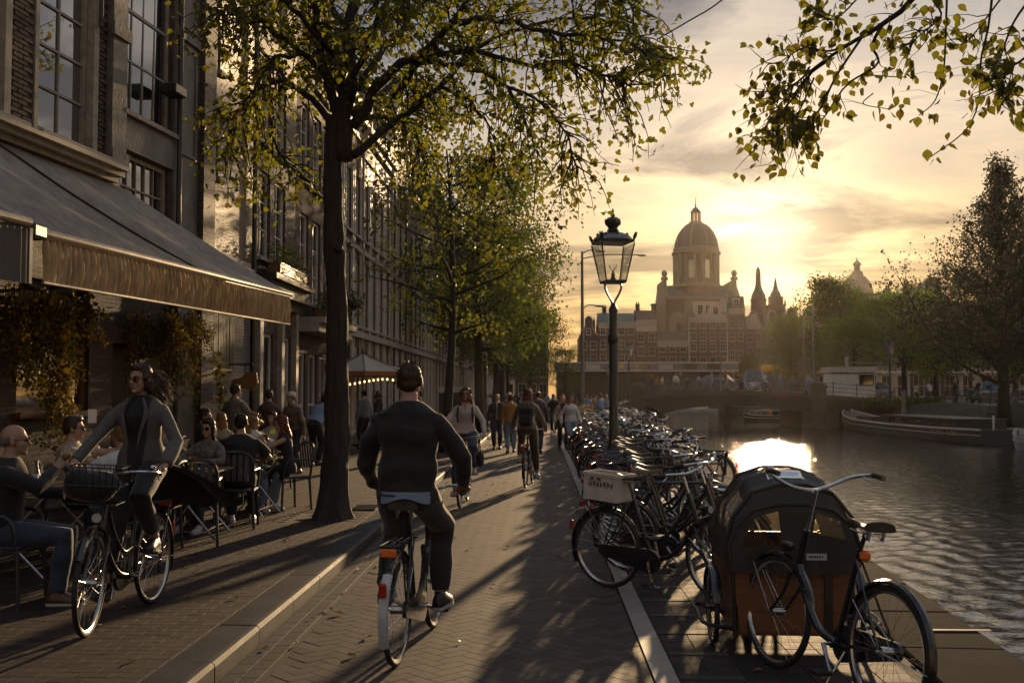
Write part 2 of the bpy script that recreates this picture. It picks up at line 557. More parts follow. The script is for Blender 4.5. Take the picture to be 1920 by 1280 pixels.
# herringbone road (real clinkers to ~46 m, material only beyond)
L_, W_ = 0.2065, 0.1015
it = []; cut = MB()
u = 0.1045
c45 = math.sqrt(.5)
X0r, X1r = -1.625, 0.672
def clipx(poly, x, keep_right):
    out = []
    for i, p in enumerate(poly):
        q = poly[(i + 1) % len(poly)]
        ip, iq = (p[0] > x) == keep_right, (q[0] > x) == keep_right
        if ip: out.append(p)
        if ip != iq:
            f = (x - p[0]) / (q[0] - p[0]); out.append((x, p[1] + f * (q[1] - p[1])))
    return out
for a in range(-40, 360):
    for b_ in range(20, 420):
        k = (a - b_) % 4
        if k == 0: cx, cy, an = (a + 1) * u, (b_ + .5) * u, 0.0
        elif k == 3: cx, cy, an = (a + .5) * u, (b_ + 1) * u, PI / 2
        else: continue
        X, Y = (cx - cy) * c45, (cx + cy) * c45
        if not (5.2 < Y < 46 and X0r - .12 < X < X1r + .12): continue
        an += PI / 4
        ex = (L_ + W_) / 2 * c45
        if X - ex > X0r and X + ex < X1r:
            it.append((X, Y, L_, W_, an))
        else:
            ca, sa = math.cos(an), math.sin(an)
            po = [(X + px_ * ca - py_ * sa, Y + px_ * sa + py_ * ca) for px_, py_ in ((-L_/2, -W_/2), (L_/2, -W_/2), (L_/2, W_/2), (-L_/2, W_/2))]
            po = clipx(clipx(po, X0r, True), X1r, False)
            if len(po) > 2:
                z = rnd.uniform(-.002, .002); n = len(po)
                cut.add([(p[0], p[1], z) for p in po] + [(p[0], p[1], -.03) for p in po], [tuple(range(n))] + [(i, n + i, n + (i + 1) % n, (i + 1) % n) for i in range(n)])
pavers(it, M_RBRICK, 'brick', road, 0.0, 0.03)
cut.build('cut_brick_field', M_RBRICK, road, kind='stuff')
# gutter: two courses of pale stones along the kerb
it = []
for c_ in range(2):
    for k in range(210):
        it.append((-1.84 + c_ * 0.112, 5.2 + (k + .5 * c_) * 0.205, 0.2, 0.106, PI / 2))
pavers(it, M_GUTTER, 'gutter_stone', road, 0.002, 0.03, cap=260)
# sidewalk in running bond, courses across the walking direction
it = []
for r_ in range(0, 300):
    y = 5.6 + r_ * 0.104
    if r_ % 2: it.append((-2.2515, y, 0.099, 0.1015, 0.0))
    for k in range(34):
        x = -2.30 - k * 0.206 - (0.103 if r_ % 2 else 0.0)
        if x > -7.6 and not (abs(x + 2.75) < .42 and abs(y - 13.6) < .55):
            it.append((x, y, 0.2035, 0.1015, 0.0))
pavers(it, M_SBRICK, 'paving_brick', side, 0.121, 0.03, jitter=0.0008, tilt=0.0035)
# kerb stones with a rounded nose
def kerb_stone_mesh(L):
    prof = [(-0.138, -0.15), (0.138, -0.15), (0.138, 0.096), (0.132, 0.112), (0.118, 0.122), (0.09, 0.126), (-0.132, 0.126), (-0.138, 0.12)]
    b = MB(); b.prism(prof, 'y', -L / 2, L / 2)
    return b.mesh('kerb_stone', M_KERB)
me = kerb_stone_mesh(0.988)
for k in range(78):
    o = link('kerb_stone', me, kerb); o.location = (-2.043 + rnd.uniform(-.002, .002), 4.3 + k + .5, rnd.uniform(-.002, .002))
# pale line and its blocks
wl = flat('road_line', [(0.68, YB), (0.83, YB), (0.83, 82), (0.68, 82)], -0.024, M_JOINT)
pavers([(0.755, 5.1 + (k + .5) * 0.3, 0.294, 0.143, PI / 2) for k in range(230)], M_WLINE, 'line_block', wl, 0.004, 0.03, tilt=0.006)
# parking strip: dark square pavers, a few pale marker bars let into them
it = []; bars = []
for r_ in range(0, 130):
    y = 5.3 + r_ * 0.2
    k = 0
    x = 0.835
    while x + .2 < quayx(y) - .76:
        if x < 1.2 and r_ % 3 == 0 and r_ < 60 and k in (0, 1):
            if k == 0:
                bars.append((x + .2, y, 0.39, 0.075, 0.0)); it.append((x + .2, y + .0925, 0.395, 0.1, 0)); 
        else:
            it.append((x + .1, y + .04, 0.194, 0.194, 0.0))
        x += .2; k += 1
pavers(it, M_PARK, 'paver', park, 0.0, 0.03, tilt=0.003, jitter=.0006)
pavers(bars, M_GUTTER, 'marker_bar', park, 0.004, 0.03, tilt=0.006)
# coping stones on the canal edge
ang = -math.atan(0.0722)
b = MB(); b.cbox((0, 0, 0), (0.68, 1.19, 0.3), bev=0.015); me = b.mesh('coping_stone', M_COPING)
for k in range(66):
    y = 4.2 + k * 1.2
    o = link('coping_stone', me, quay); o.location = (quayx(y) - 0.355, y, -0.128 + rnd.uniform(-.004, .004)); o.rotation_euler = (0, 0, ang)
# quay wall
b = MB()
b.add([(quayx(y), y, z) for y in (YB, 84) for z in (-0.28, -3)], [(0, 1, 3, 2)])
b.build('quay_wall', M_QWALL, kind='structure', recalc=False)

# water --------------------------------------------------------------
m = bpy.data.materials.new('canal_water'); m.use_nodes = True; m.node_tree.nodes.clear(); t = NT(m.node_tree)
tcw = t.node('ShaderNodeTexCoord')
mpw = t.node('ShaderNodeMapping', {0: tcw.outputs['Object'], 3: (1.0, 1.0, 1.0)})
nA = t.node('ShaderNodeTexNoise', {'Vector': mpw, 'Scale': 2.5, 'Detail': 3.0, 'Roughness': 0.55, 'Distortion': 0.4})
nB = t.node('ShaderNodeTexNoise', {'Vector': mpw, 'Scale': 13.0, 'Detail': 3.0, 'Roughness': 0.6, 'Distortion': 0.6})
h = t.math('ADD', t.math('MULTIPLY', nA.outputs[0], 1.0), t.math('MULTIPLY', nB.outputs[0], 0.34))
bw = t.node('ShaderNodeBump', {'Height': h, 'Strength': 1.0, 'Distance': 0.022})
pw = t.node('ShaderNodeBsdfPrincipled', {'Base Color': (0.026, 0.027, 0.024, 1), 'Roughness': 0.04, 'Normal': bw.outputs[0]})
pw.inputs['IOR'].default_value = 3.1
t.node('ShaderNodeOutputMaterial', {'Surface': pw})
# real ripples: graded grid, finer towards the viewer
rw = np.random.default_rng(4)
ys_ = np.concatenate([[YB, -8.0], 3.6 * np.exp(np.arange(0, 520) * 0.0073)]); ys_ = ys_[ys_ < 160]
us_ = np.linspace(0, 1, 280) ** 1.15
Yg = np.repeat(ys_[:, None], len(us_), 1)
x0_ = np.where(ys_ < 84, 2.57 + .0722 * ys_ - .5, 2.57 + .0722 * 84 - .5)[:, None]
x1_ = np.full((len(ys_), 1), 60.0)
Xg = x0_ + (26.4 - x0_) * us_[None, :]
Zg = np.zeros_like(Xg); dyg = np.gradient(ys_)[:, None]
for k in range(72):
    lam = .08 * (.7 / .08) ** rw.random(); th = rw.normal(PI / 2 + .25, .75); kx, ky = math.cos(th) * 2 * PI / lam, math.sin(th) * 2 * PI / lam
    am = .036 * lam / (2 * PI) * rw.uniform(.6, 1.4)
    env = np.clip(lam / (2.2 * dyg) - .4, .38, 1)
    gust = .55 + .45 * np.sin(Xg * rw.uniform(.15, .5) + Yg * rw.uniform(.05, .3) + rw.uniform(0, 6.28))
    Zg += am * env * gust * np.sin(kx * Xg + ky * Yg + rw.uniform(0, 6.28) + .6 * np.sin(Xg * .9 + k) + .5 * np.sin(Yg * .7 + k * 2))
V = np.stack([Xg, Yg, Zg], 2).reshape(-1, 3); n_ = len(us_)
I_ = (np.arange(len(ys_) - 1)[:, None] * n_ + np.arange(n_ - 1)[None]).reshape(-1)
o = link('water', np_mesh('water', V, np.stack([I_, I_ + 1, I_ + 1 + n_, I_ + n_], 1), m, True)); o.location = (0, 0, WATER_Z); o['kind'] = 'structure'
b = MB(); b.cbox((0, 0, 0), (.44, .035, .006)); o = b.build('painted_mark', M_WLINE, quay); o.location = (2.97, 7.72, .027)

# far quay behind the bridge, right bank
M_BANKWALL = brickwork('bank_wall_brick', (0.06, 0.04, 0.032), (0.05, 0.035, 0.03), (0.05, 0.046, 0.042))
b = MB(); b.add([(-30, 142, -0.02), (80, 142, -0.02), (80, 142, -3), (-30, 142, -3)], [(0, 1, 2, 3)]); b.build('far_quay_wall', M_BANKWALL, kind='structure')
flat('far_ground', [(quayx(84) - .02, 142), (300, 142), (300, 420), (quayx(84) - .02, 420)], -0.04, M_PLAZA)
# right bank: low wall at the water, grass slope, street at +1.0
def bankx(y): return 26.3
b = MB(); b.add([(26.3, YB, -3), (26.3, 142, -3), (26.3, 142, -0.35), (26.3, YB, -0.35)], [(0, 1, 2, 3)]); b.build('bank_wall', M_BANKWALL, kind='structure')
b = MB(); b.sheet(lambda u_, v_: (26.3 + 3.6 * u_, YB + (142 - YB) * v_, -0.35 + 1.32 * (3 * u_ * u_ - 2 * u_ ** 3) + 0.05 * math.sin(v_ * 90 + u_ * 9)), 8, 120)
b.build('grass_bank', M_GRASS, kind='structure', smooth='all')
flat('right_street', [(29.9, YB), (200, YB), (200, 142), (29.9, 142)], 0.97, M_PLAZA)
# ================================================================== HOUSES
MESHC = {}


def window(parent, x, z, w, h, y=0.0, nx=2, nz=2, fm=None, gm=None, rec=0.10, sill=True, fr=0.065, mt=0.026, sm=None, name='window'):
    """framed window in an opening of the facade (local: facade y=0, outside is -y)"""
    fm = fm or M_WHITEPAINT; gm = gm or M_GLASSDARK; sm = sm or M_STONE
    k = ('w', round(w, 2), round(h, 2), nx, nz, fm.name, fr, mt)
    if k not in MESHC:
        b = MB(); d0, d1 = -0.035, 0.05
        b.box(0, fr, d0, d1, 0, h); b.box(w - fr, w, d0, d1, 0, h)
        b.box(fr, w - fr, d0, d1, 0, fr * 1.2); b.box(fr, w - fr, d0, d1, h - fr, h)
        for i in range(1, nx):
            cx = fr + (w - 2 * fr) * i / nx
            b.box(cx - mt / 2, cx + mt / 2, d0 + .025, d1 - .012, fr * 1.2, h - fr)
        for j in range(1, nz):
            cz = fr + (h - 2 * fr) * j / nz
            q = mt * (1.7 if j * 2 == nz else 1)
            b.box(fr, w - fr, d0 + (.022 if q == mt else .01), d1 - .010, cz - q / 2, cz + q / 2)
        MESHC[k] = b.mesh('window', fm)
        b = MB(); b.box(fr * .7, w - fr * .7, 0.018, 0.03, fr * .7, h - fr * .7)
        MESHC[k + ('p',)] = b.mesh('pane', gm)
        b = MB(); b.cbox((w / 2, -0.02, -0.045), (w + .16, .2, .085), bev=.008)
        MESHC[k + ('s',)] = b.mesh('sill', sm)
    f = link(name, MESHC[k], parent); f.location = (x, y + rec, z)
    p = link('pane', MESHC[k + ('p',)], f)
    if gm is not M_GLASSDARK:
        p.material_slots[0].link = 'OBJECT'; p.material_slots[0].material = gm
    p.rotation_euler = (rnd.gauss(0, .006), 0, rnd.gauss(0, .006))
    if sill:
        s_ = link('sill', MESHC[k + ('s',)], f); s_.location = (0, -rec, 0)
    return f


def facade(b, w, z0, z1, ops, y=0.0, rev=0.22, x0=0.0):
    """wall skin with real openings and reveals; ops = (x, z, w, h)"""
    xs = sorted({x0, w} | {round(v, 4) for o in ops for v in (o[0], o[0] + o[2])})
    zs = sorted({z0, z1} | {round(v, 4) for o in ops for v in (o[1], o[1] + o[3])})
    for i in range(len(xs) - 1):
        for j in range(len(zs) - 1):
            cx, cz = (xs[i] + xs[i + 1]) / 2, (zs[j] + zs[j + 1]) / 2
            if any(o[0] < cx < o[0] + o[2] and o[1] < cz < o[1] + o[3] for o in ops):
                continue
            b.add([(xs[i], y, zs[j]), (xs[i + 1], y, zs[j]), (xs[i + 1], y, zs[j + 1]), (xs[i], y, zs[j + 1])], [(0, 1, 2, 3)])
    for (ox, oz, ow, oh) in ops:
        A = [(ox, oz), (ox + ow, oz), (ox + ow, oz + oh), (ox, oz + oh)]
        for i in range(4):
            p, q = A[i], A[(i + 1) % 4]
            b.add([(p[0], y, p[1]), (q[0], y, q[1]), (q[0], y + rev, q[1]), (p[0], y + rev, p[1])], [(0, 3, 2, 1)])
        b.add([(ox, y + rev, oz), (ox + ow, y + rev, oz), (ox + ow, y + rev, oz + oh), (ox, y + rev, oz + oh)], [(0, 1, 2, 3)])


M_TILE = pbr('roof_tile', (0.075, 0.04, 0.032), 0.75, var=0.3, scale=3, bump=0.02, bscale=9)
M_SLATE = pbr('roof_slate', (0.05, 0.055, 0.06), 0.6, var=0.25, scale=3, bump=0.01, bscale=12)
M_COPPER = pbr('green_copper', (0.09, 0.12, 0.10), 0.7, var=0.25, scale=2)
M_CORN = pbr('cornice_paint', (0.42, 0.38, 0.33), 0.5, var=0.2, scale=4)
BR = dict(
    dark=brickwork('dark_brown_brick', (0.085, 0.052, 0.038), (0.038, 0.026, 0.021), (0.10, 0.088, 0.075), wear=.5, bump=.012, rough=.6),
    gold=brickwork('weathered_brick', (0.17, 0.12, 0.085), (0.10, 0.07, 0.05), (0.15, 0.13, 0.11), wear=.6, bump=.014, rough=.42),
    red=brickwork('red_brown_brick', (0.13, 0.07, 0.05), (0.08, 0.044, 0.034), (0.13, 0.115, 0.10), wear=.4, bump=.01),
    grey=brickwork('painted_grey_brick', (0.14, 0.125, 0.11), (0.125, 0.11, 0.10), (0.085, 0.078, 0.07), bump=.008),
    purple=brickwork('purple_brown_brick', (0.105, 0.066, 0.056), (0.08, 0.052, 0.046), (0.09, 0.08, 0.07)),
    pale=pbr('pale_render', (0.34, 0.30, 0.25), 0.75, var=0.2, scale=1.2, bump=.004, bscale=14),
    cream=pbr('cream_render', (0.50, 0.43, 0.34), 0.7, var=0.18, scale=1.2, bump=.004, bscale=14),
)


def gable_poly(kind, w, h):
    """front outline above the eaves z=h (local x,z); returns polygon"""
    c = w / 2
    if kind == 'neck':
        n = w * .19
        L = [(0, h), (0, h + .35), (.12 * w, h + .55), (.20 * w, h + 1.0), (c - n, h + 1.7), (c - n, h + 2.9), (c - n * .9, h + 3.15), (c - n * .5, h + 3.45), (c, h + 3.55)]
    elif kind == 'bell':
        L = [(0, h), (0, h + .4), (.07 * w, h + .7), (.14 * w, h + 1.15), (.19 * w, h + 1.8), (.24 * w, h + 2.4), (.31 * w, h + 2.8), (.40 * w, h + 3.05), (c, h + 3.15)]
    elif kind == 'step':
        L = [(0, h)]; n = 5
        for i in range(n):
            L += [(i * w * .42 / n, h + (i + 1) * .62), ((i + 1) * w * .42 / n, h + (i + 1) * .62)]
        L += [(c * .86, h + n * .62 + .5), (c, h + n * .62 + .5)]
    elif kind == 'spout':
        L = [(0, h), (0, h + .3), (.42 * w, h + .42 * w * 1.15 + .3), (.42 * w, h + .42 * w * 1.15 + .75), (c, h + .42 * w * 1.15 + .75)]
    else:
        return None
    Rr = [(w - x, z) for x, z in reversed(L[:-1])]
    return L + Rr


def house(label, loc, rz, w, h, wall, rows, gable='flat', depth=9.0, fm=None, group=None, roofm=None, trim=None,
          gm=None, cat='house', name='canal_house', sillm=None, ground=None):
    t = thing(name, label, cat, loc, rz, group)
    ops = []
    for (z, hh, xs, ww, nx, nz) in rows:
        for x in xs:
            ops.append((x - ww / 2, z, ww, hh))
    b = MB()
    facade(b, w, 0, h, ops)
    b.add([(0, 0, 0), (0, depth, 0), (0, depth, h), (0, 0, h)], [(0, 3, 2, 1)])
    b.add([(w, 0, 0), (w, depth, 0), (w, depth, h), (w, 0, h)], [(0, 1, 2, 3)])
    b.add([(0, depth, 0), (w, depth, 0), (w, depth, h), (0, depth, h)], [(0, 3, 2, 1)])
    b.add([(0, 0, h), (w, 0, h), (w, depth, h), (0, depth, h)], [(0, 1, 2, 3)])
    b.build('wall', wall, t, recalc=False)
    for (z, hh, xs, ww, nx, nz) in rows:
        for x in xs:
            window(t, x - ww / 2, z, ww, hh, nx=nx, nz=nz, fm=fm, gm=gm, sm=sillm, sill=z > .8)
    tm = trim or M_CORN
    gp = gable_poly(gable, w, h)
    b = MB()
    if gp:
        top = max(p[1] for p in gp)
        g = MB(); g.prism([(x, z) for x, z in gp], 'y', -.004, .34); g.build('gable', wall, t)
        n = len(gp)
        c = MB()
        for i in range(1, n - 2):
            p, q = gp[i], gp[i + 1]
            if abs(p[0] - q[0]) + abs(p[1] - q[1]) < .05: continue
            dx, dz = q[0] - p[0], q[1] - p[1]; L = math.hypot(dx, dz)
            c.cbox(((p[0] + q[0]) / 2, .16, (p[1] + q[1]) / 2), (L + .06, .5, .11), Matrix.Rotation(-math.atan2(dz, dx), 3, 'Y'))
        c.build('gable_coping', tm, t)
        window(t, w / 2 - .42, h + .35, .84, 1.15, y=-.09, nx=2, nz=2, fm=fm, gm=gm, sm=sillm)
        r = MB(); hr = top - h - .5
        r.prism([(0.02, h + .02), (w - .02, h + .02), (w / 2, h + hr)], 'y', .36, depth - .02)
        r.build('roof', roofm or M_TILE, t)
    else:
        b.box(-.02, w + .02, -.34, .1, h - .10, h + .10); b.box(-.02, w + .02, -.22, .06, h - .30, h - .102)
        b.box(0, w, -.07, .04, h - .85, h - .302)
        b.build('cornice', tm, t)
        r = MB()
        if gable == 'mansard':
            r.prism([(-.1, h + .1), (.75, h + 2.2), (depth - .8, h + 2.5), (depth, h + .1)], 'x', .03, w - .03)
            r.build('roof', roofm or M_SLATE, t)
            for k in range(max(1, int(w // 2.4))):
                x = w * (k + .5) / max(1, int(w // 2.4))
                d = MB(); d.box(x - .62, x + .62, .05, 1.3, h + .35, h + 1.75); d.box(x - .74, x + .74, -.05, 1.4, h + 1.752, h + 1.9)
                dm = d.build('dormer', tm, t)
                window(dm, x - .5, h + .45, 1.0, 1.2, y=-.03, nx=2, nz=2, fm=fm, gm=gm, rec=.05, sill=False)
        else:
            r.prism([(.1, h + .1), (depth * .45, h + 2.0), (depth - .2, h + .1)], 'x', .05, w - .05)
            r.build('roof', roofm or M_TILE, t)
    ch = MB(); cx = w * (.2 if rnd.random() < .5 else .8)
    ch.box(cx - .35, cx + .35, depth * .45, depth * .45 + .6, h + .8, h + 3.0)
    ch.box(cx - .42, cx + .42, depth * .45 - .07, depth * .45 + .67, h + 3.002, h + 3.12)
    for q in (-.17, .17):
        ch.tube([(cx + q, depth * .45 + .3, h + 3.12), (cx + q, depth * .45 + .3, h + 3.5)], .1, 8)
    ch.build('chimney', BR['dark'], t)
    return t


# ---- the row on the left bank of the street ------------------------------------
SX = math.atan(0.119)
RZ0 = PI / 2 - SX
cS = math.cos(SX)
def nearX(y): return -6.0 - 0.119 * (18.8 - y)

# A: near cafe building, dark brick with tall windows; local x = (Y-4)/cos
Y0 = 4.0
lx = lambda y: (y - Y0) / cS
M_PLASTER = pbr('stained_plaster', (0.17, 0.15, 0.13), 0.55, var=0.5, scale=2.0, bump=0.012, bscale=14)
M_FRAMEBR = pbr('aged_frame_paint', (0.34, 0.29, 0.23), 0.5, var=0.3, scale=7)
M_DARKFRAME = pbr('dark_green_frame', (0.03, 0.032, 0.028), 0.4, var=0.25, scale=6)
A = thing('cafe_building', 'dark brick cafe building with tall sash windows above the striped awning', 'building', (nearX(Y0), Y0, 0.1), RZ0)
wA = lx(18.95)
ops = [(lx(13.69), 5.0, lx(15.0) - lx(13.69), 3.1), (lx(11.3), 5.0, lx(12.95) - lx(11.3), 3.1), (lx(8.6), 5.0, 1.65, 3.1),
       (lx(15.88), 5.92, lx(17.5) - lx(15.88), 3.3), (lx(15.88), 3.85, lx(17.45) - lx(15.88), 1.45),
       (lx(13.4), 1.36, lx(15.1) - lx(13.4), 1.75), (lx(15.75), 0.0, 1.0, 2.35), (lx(10.2), 1.36, 1.9, 1.75)]
b = MB(); facade(b, wA, 0, 11.0, ops)
b.add([(wA, 0, 0), (wA, 8, 0), (wA, 8, 11), (wA, 0, 11)], [(0, 1, 2, 3)])
b.add([(0, 0, 11), (wA, 0, 11), (wA, 8, 11), (0, 8, 11)], [(0, 1, 2, 3)])
b.add([(0, 0, 0), (0, 8, 0), (0, 8, 11), (0, 0, 11)], [(0, 3, 2, 1)])
b.build('wall', BR['dark'], A, recalc=False)
for i, (x, z, w_, h_) in enumerate(ops):
    if i in (0, 1, 2):
        f = window(A, x, z + .05, w_, h_ - .05, nx=2, nz=5, fm=M_FRAMEBR, fr=.085, mt=.035, sm=M_FRAMEBR)
    elif i == 3:
        window(A, x, z, w_, h_, nx=4, nz=4, fm=M_FRAMEBR, fr=.07, mt=.03, sm=M_PLASTER)
    elif i == 4:
        window(A, x, z, w_, h_, nx=5, nz=3, fm=M_FRAMEBR, fr=.07, mt=.028, sm=M_PLASTER)
    elif i in (5, 7):
        window(A, x, z, w_, h_, nx=1, nz=1, fm=M_WOOD, fr=.07, sm=M_WOOD)
    else:
        d = MB(); d.box(x + .05, x + w_ - .05, .12, .16, .02, 2.25)
        for zz_ in (.25, 1.25):
            d.box(x + .2, x + w_ - .2, .105, .119, zz_, zz_ + .8)
        d.build('door', M_DARKWOOD, A)
# outer white surround of the tall windows
for i in (0, 1, 2):
    x, z, w_, h_ = ops[i]
    b = MB(); b.box(x + w_ - .002, x + w_ + .13, -.05, .06, z - .05, z + h_); b.build('window_surround', M_FRAMEBR, A)
    b = MB(); b.box(x - .08, x + .002, -.03, .06, z, z + h_); b.build('window_surround', M_FRAMEBR, A)
    b = MB(); b.cbox((x + w_ / 2, -.1, z - .06), (w_ + .5, .34, .13), bev=.012); b.build('stone_sill', M_STONE, A)
# cornice over the awning, pilaster, string courses, plaster fields
b = MB()
for (d, z0, z1) in ((.30, 4.88, 4.94), (.22, 4.80, 4.878), (.12, 4.72, 4.798), (.16, 4.942, 5.0)):
    b.box(0, lx(15.62), -d, -.002, z0, z1)
b.build('cornice', M_FRAMEBR, A)
b = MB(); b.box(lx(15.42), lx(15.84), -.11, -.002, 5.0, 11); b.box(lx(15.36), lx(15.88), -.16, -.112, 6.9, 7.1); b.box(lx(15.38), lx(15.87), -.15, -.112, 5.0, 5.2)
b.build('pilaster', M_PLASTER, A)
b = MB()
b.box(lx(15.86), lx(17.53), -.05, -.002, 5.32, 5.88); b.build('plaster_field', M_PLASTER, A)
b = MB(); b.box(lx(17.54), lx(18.45), -.045, -.002, 0, 11); b.build('plaster_field', M_PLASTER, A)
b = MB(); b.box(lx(15.86), lx(17.53), -.03, -.002, 9.25, 11); b.build('plaster_field', M_PLASTER, A)
for (a, c, z0, z1) in ((17.68, 18.32, 5.65, 7.55), (17.68, 18.32, 7.85, 10.6)):
    x0, x1 = lx(a), lx(c); b = MB()
    for q in ((x0, x1, z0, z0 + .05), (x0, x1, z1 - .05, z1), (x0, x0 + .05, z0 + .05, z1 - .05), (x1 - .05, x1, z0 + .05, z1 - .05)):
        b.box(q[0], q[1], -.075, -.046, q[2], q[3])
    b.build('panel_moulding', M_PLASTER, A)
b = MB(); b.box(lx(17.54), lx(18.45), -.10, -.046, 7.62, 7.76); b.build('string_course', M_PLASTER, A)
b = MB(); b.tube([(lx(17.6), -.11, .2), (lx(17.6), -.11, 11)], .045, 8); b.build('drain_pipe', M_IRON, A)
b = MB(); b.tube([(lx(15.1), -.09, 6.9), (lx(15.1), -.09, 11)], .03, 8); b.build('drain_pipe', M_IRON, A)
b = MB(); b.cbox((lx(17.15), -.2, 6.55), (.42, .3, .17), bev=.02); b.build('wall_lamp', M_IRON, A)
b = MB(); b.box(lx(18.45), lx(18.93), -.16, -.002, 0, 11); b.build('dark_pier', BR['dark'], A)
# individually laid bricks on the pier between the tall windows
b = MB(); b.cbox((0, 0, 0), (.2, .03, .054), bev=.004); me = b.mesh('brick', pbr('pier_brick', (0.085, 0.055, 0.04), .75, var=.35, scale=9, island=.35, bump=.003, bscale=90)); n_ = 0
for r_ in range(43):
    for (a, c) in ((13.05, 13.58), (15.1, 15.40)):
        x = lx(a) + (.1 if r_ % 2 else 0.0) + .1
        while x + .1 < lx(c) + .02:
            if n_ < 300:
                o = link('brick', me, A); o.location = (x, -.012 + rnd.uniform(-.006, .003), 5.03 + r_ * .065 + .03); o.rotation_euler = (0, rnd.gauss(0, .008), rnd.gauss(0, .012)); n_ += 1
            x += .21

# C: weathered brick house, painted grey below
def row(label, y0, y1, h, wall, rows, x=None, **k):
    X = (-6.0 + 0.0125 * (y0 - 18.8)) if x is None else x
    return house(label, (X, y0, .1), PI / 2 - 0.0125, (y1 - y0), h, wall, rows, group=k.pop('group', 'houses along the left side of the street'), **k)
C = row('weathered golden brick house with two slit windows, beside the dark pier', 18.96, 22.0, 12, BR['gold'],
        [(5.6, .8, [.55], .18, 1, 1), (7.6, .9, [.6], .2, 1, 1)], gable='mansard')
b = MB(); b.box(0.02, 3.02, -.05, -.003, 0, 3.9); b.build('painted_base', BR['grey'], C)
b = MB(); b.box(0, 2.4, -.22, -.004, 3.92, 4.08); b.box(0, 2.4, -.14, -.004, 4.081, 4.2); b.build('string_course', M_STONE, C)
b = MB(); b.box(0, 3, -.09, -.004, 6.85, 7.0); b.build('string_course', M_STONE, C)
b = MB(); b.tube([(2.75, -.1, 0), (2.75, -.1, 12)], .05, 8); b.build('drain_pipe', M_IRON, C)
# slatted shutter board on the painted wall
M_SHUT = pbr('weathered_green_board', (0.085, 0.095, 0.045), .7, col2=(.13, .085, .05), scale=5, bump=.002, bscale=60)
t = thing('wall_board', 'slatted weathered green and brown board hung on the painted grey brick wall', 'board', (-5.93, 19.75, 2.15), PI / 2)
b = MB(); b.box(-.72, .72, .0, .05, .02, 1.0); b.box(-.76, .76, -.05, .05, -.04, 0.018); b.build('backing', M_DARKWOOD, t)
b = MB(); b.box(-.045, .045, -.035, -.002, .02, 1.02); me = b.mesh('slat', M_SHUT)
for k in range(14):
    o = link('slat', me, t); o.location = (-.66 + k * .1015, rnd.uniform(-.006, .004), rnd.uniform(-.012, .012))

D = row('house with white framed windows and a shop door behind the seated guests', 22.02, 25.6, 12.5, BR['dark'],
        [(0.0, 2.9, [1.1], 1.1, 2, 1), (.7, 2.2, [2.75], 1.0, 1, 2), (4.5, 1.9, [.75, 2.1], 1.0, 2, 3), (7.0, 2.0, [.75, 2.1], 1.0, 2, 3), (9.7, 1.8, [.75, 2.1], 1.0, 2, 3)], gable='bell')
b = MB(); b.box(-.02, 3.6, -.5, -.003, 4.0, 4.12); b.box(-.02, 3.6, -.35, -.003, 3.72, 3.998); b.box(-.02, 3.6, -.16, -.003, 3.5, 3.718); b.build('shop_cornice', M_DARKWOOD, D)
b = MB()
for x in (.25, 2.05, 3.38):
    b = MB(); b.box(x - .12, x + .12, -.13, -.003, 0, 3.49); b.box(x - .16, x + .16, -.17, -.13, 0, .3); b.build('shop_pilaster', M_FRAMEBR, D)
E_ = row('brick house with a flower hung balcony above a dark shop front', 25.62, 29.9, 12, BR['purple'],
         [(0.0, 2.6, [.75], .95, 1, 2), (0.0, 2.6, [2.0], 1.0, 2, 2), (.5, 2.1, [3.35], 1.2, 2, 2), (3.9, 2.2, [.9, 2.3, 3.5], .95, 2, 3), (6.9, 2.0, [.9, 2.3, 3.5], .95, 2, 3), (9.6, 1.6, [.9, 2.3, 3.5], .95, 2, 2)], gable='neck')
b = MB(); b.box(0, 4.25, -.75, -.003, 3.3, 3.45); b.box(0, 4.25, -.6, -.003, 3.1, 3.298); b.build('ledge', M_STONE, E_)
F_spec = [
    ('red brick house with tall white window frames just beyond the big trunk', 29.92, 34.4, 10.6, 'red', 3, 'flat'),
    ('broad brown brick house above the cream parasol', 34.42, 40.6, 10.2, 'gold', 4, 'mansard'),
    ('dark brick house with gilded window frames behind the first young tree', 40.62, 45.6, 11.0, 'dark', 3, 'spout'),
    ('purple brick house with a step gable', 45.62, 50.4, 10.4, 'purple', 3, 'step'),
    ('pale rendered house in the left row', 50.42, 56.0, 11.2, 'pale', 4, 'flat'),
    ('red brick house with a bell gable in the left row', 56.02, 61.0, 10.5, 'red', 3, 'bell'),
    ('brown house with a mansard roof in the left row', 61.02, 68.0, 11.0, 'gold', 4, 'mansard'),
    ('dark house with a neck gable far along the left row', 68.02, 73.4, 11.0, 'dark', 3, 'neck'),
    ('cream rendered house far along the left row', 73.42, 80.0, 11.0, 'cream', 4, 'flat'),
    ('last house of the left row, purple brick', 80.02, 87.0, 11.5, 'purple', 4, 'mansard'),
]
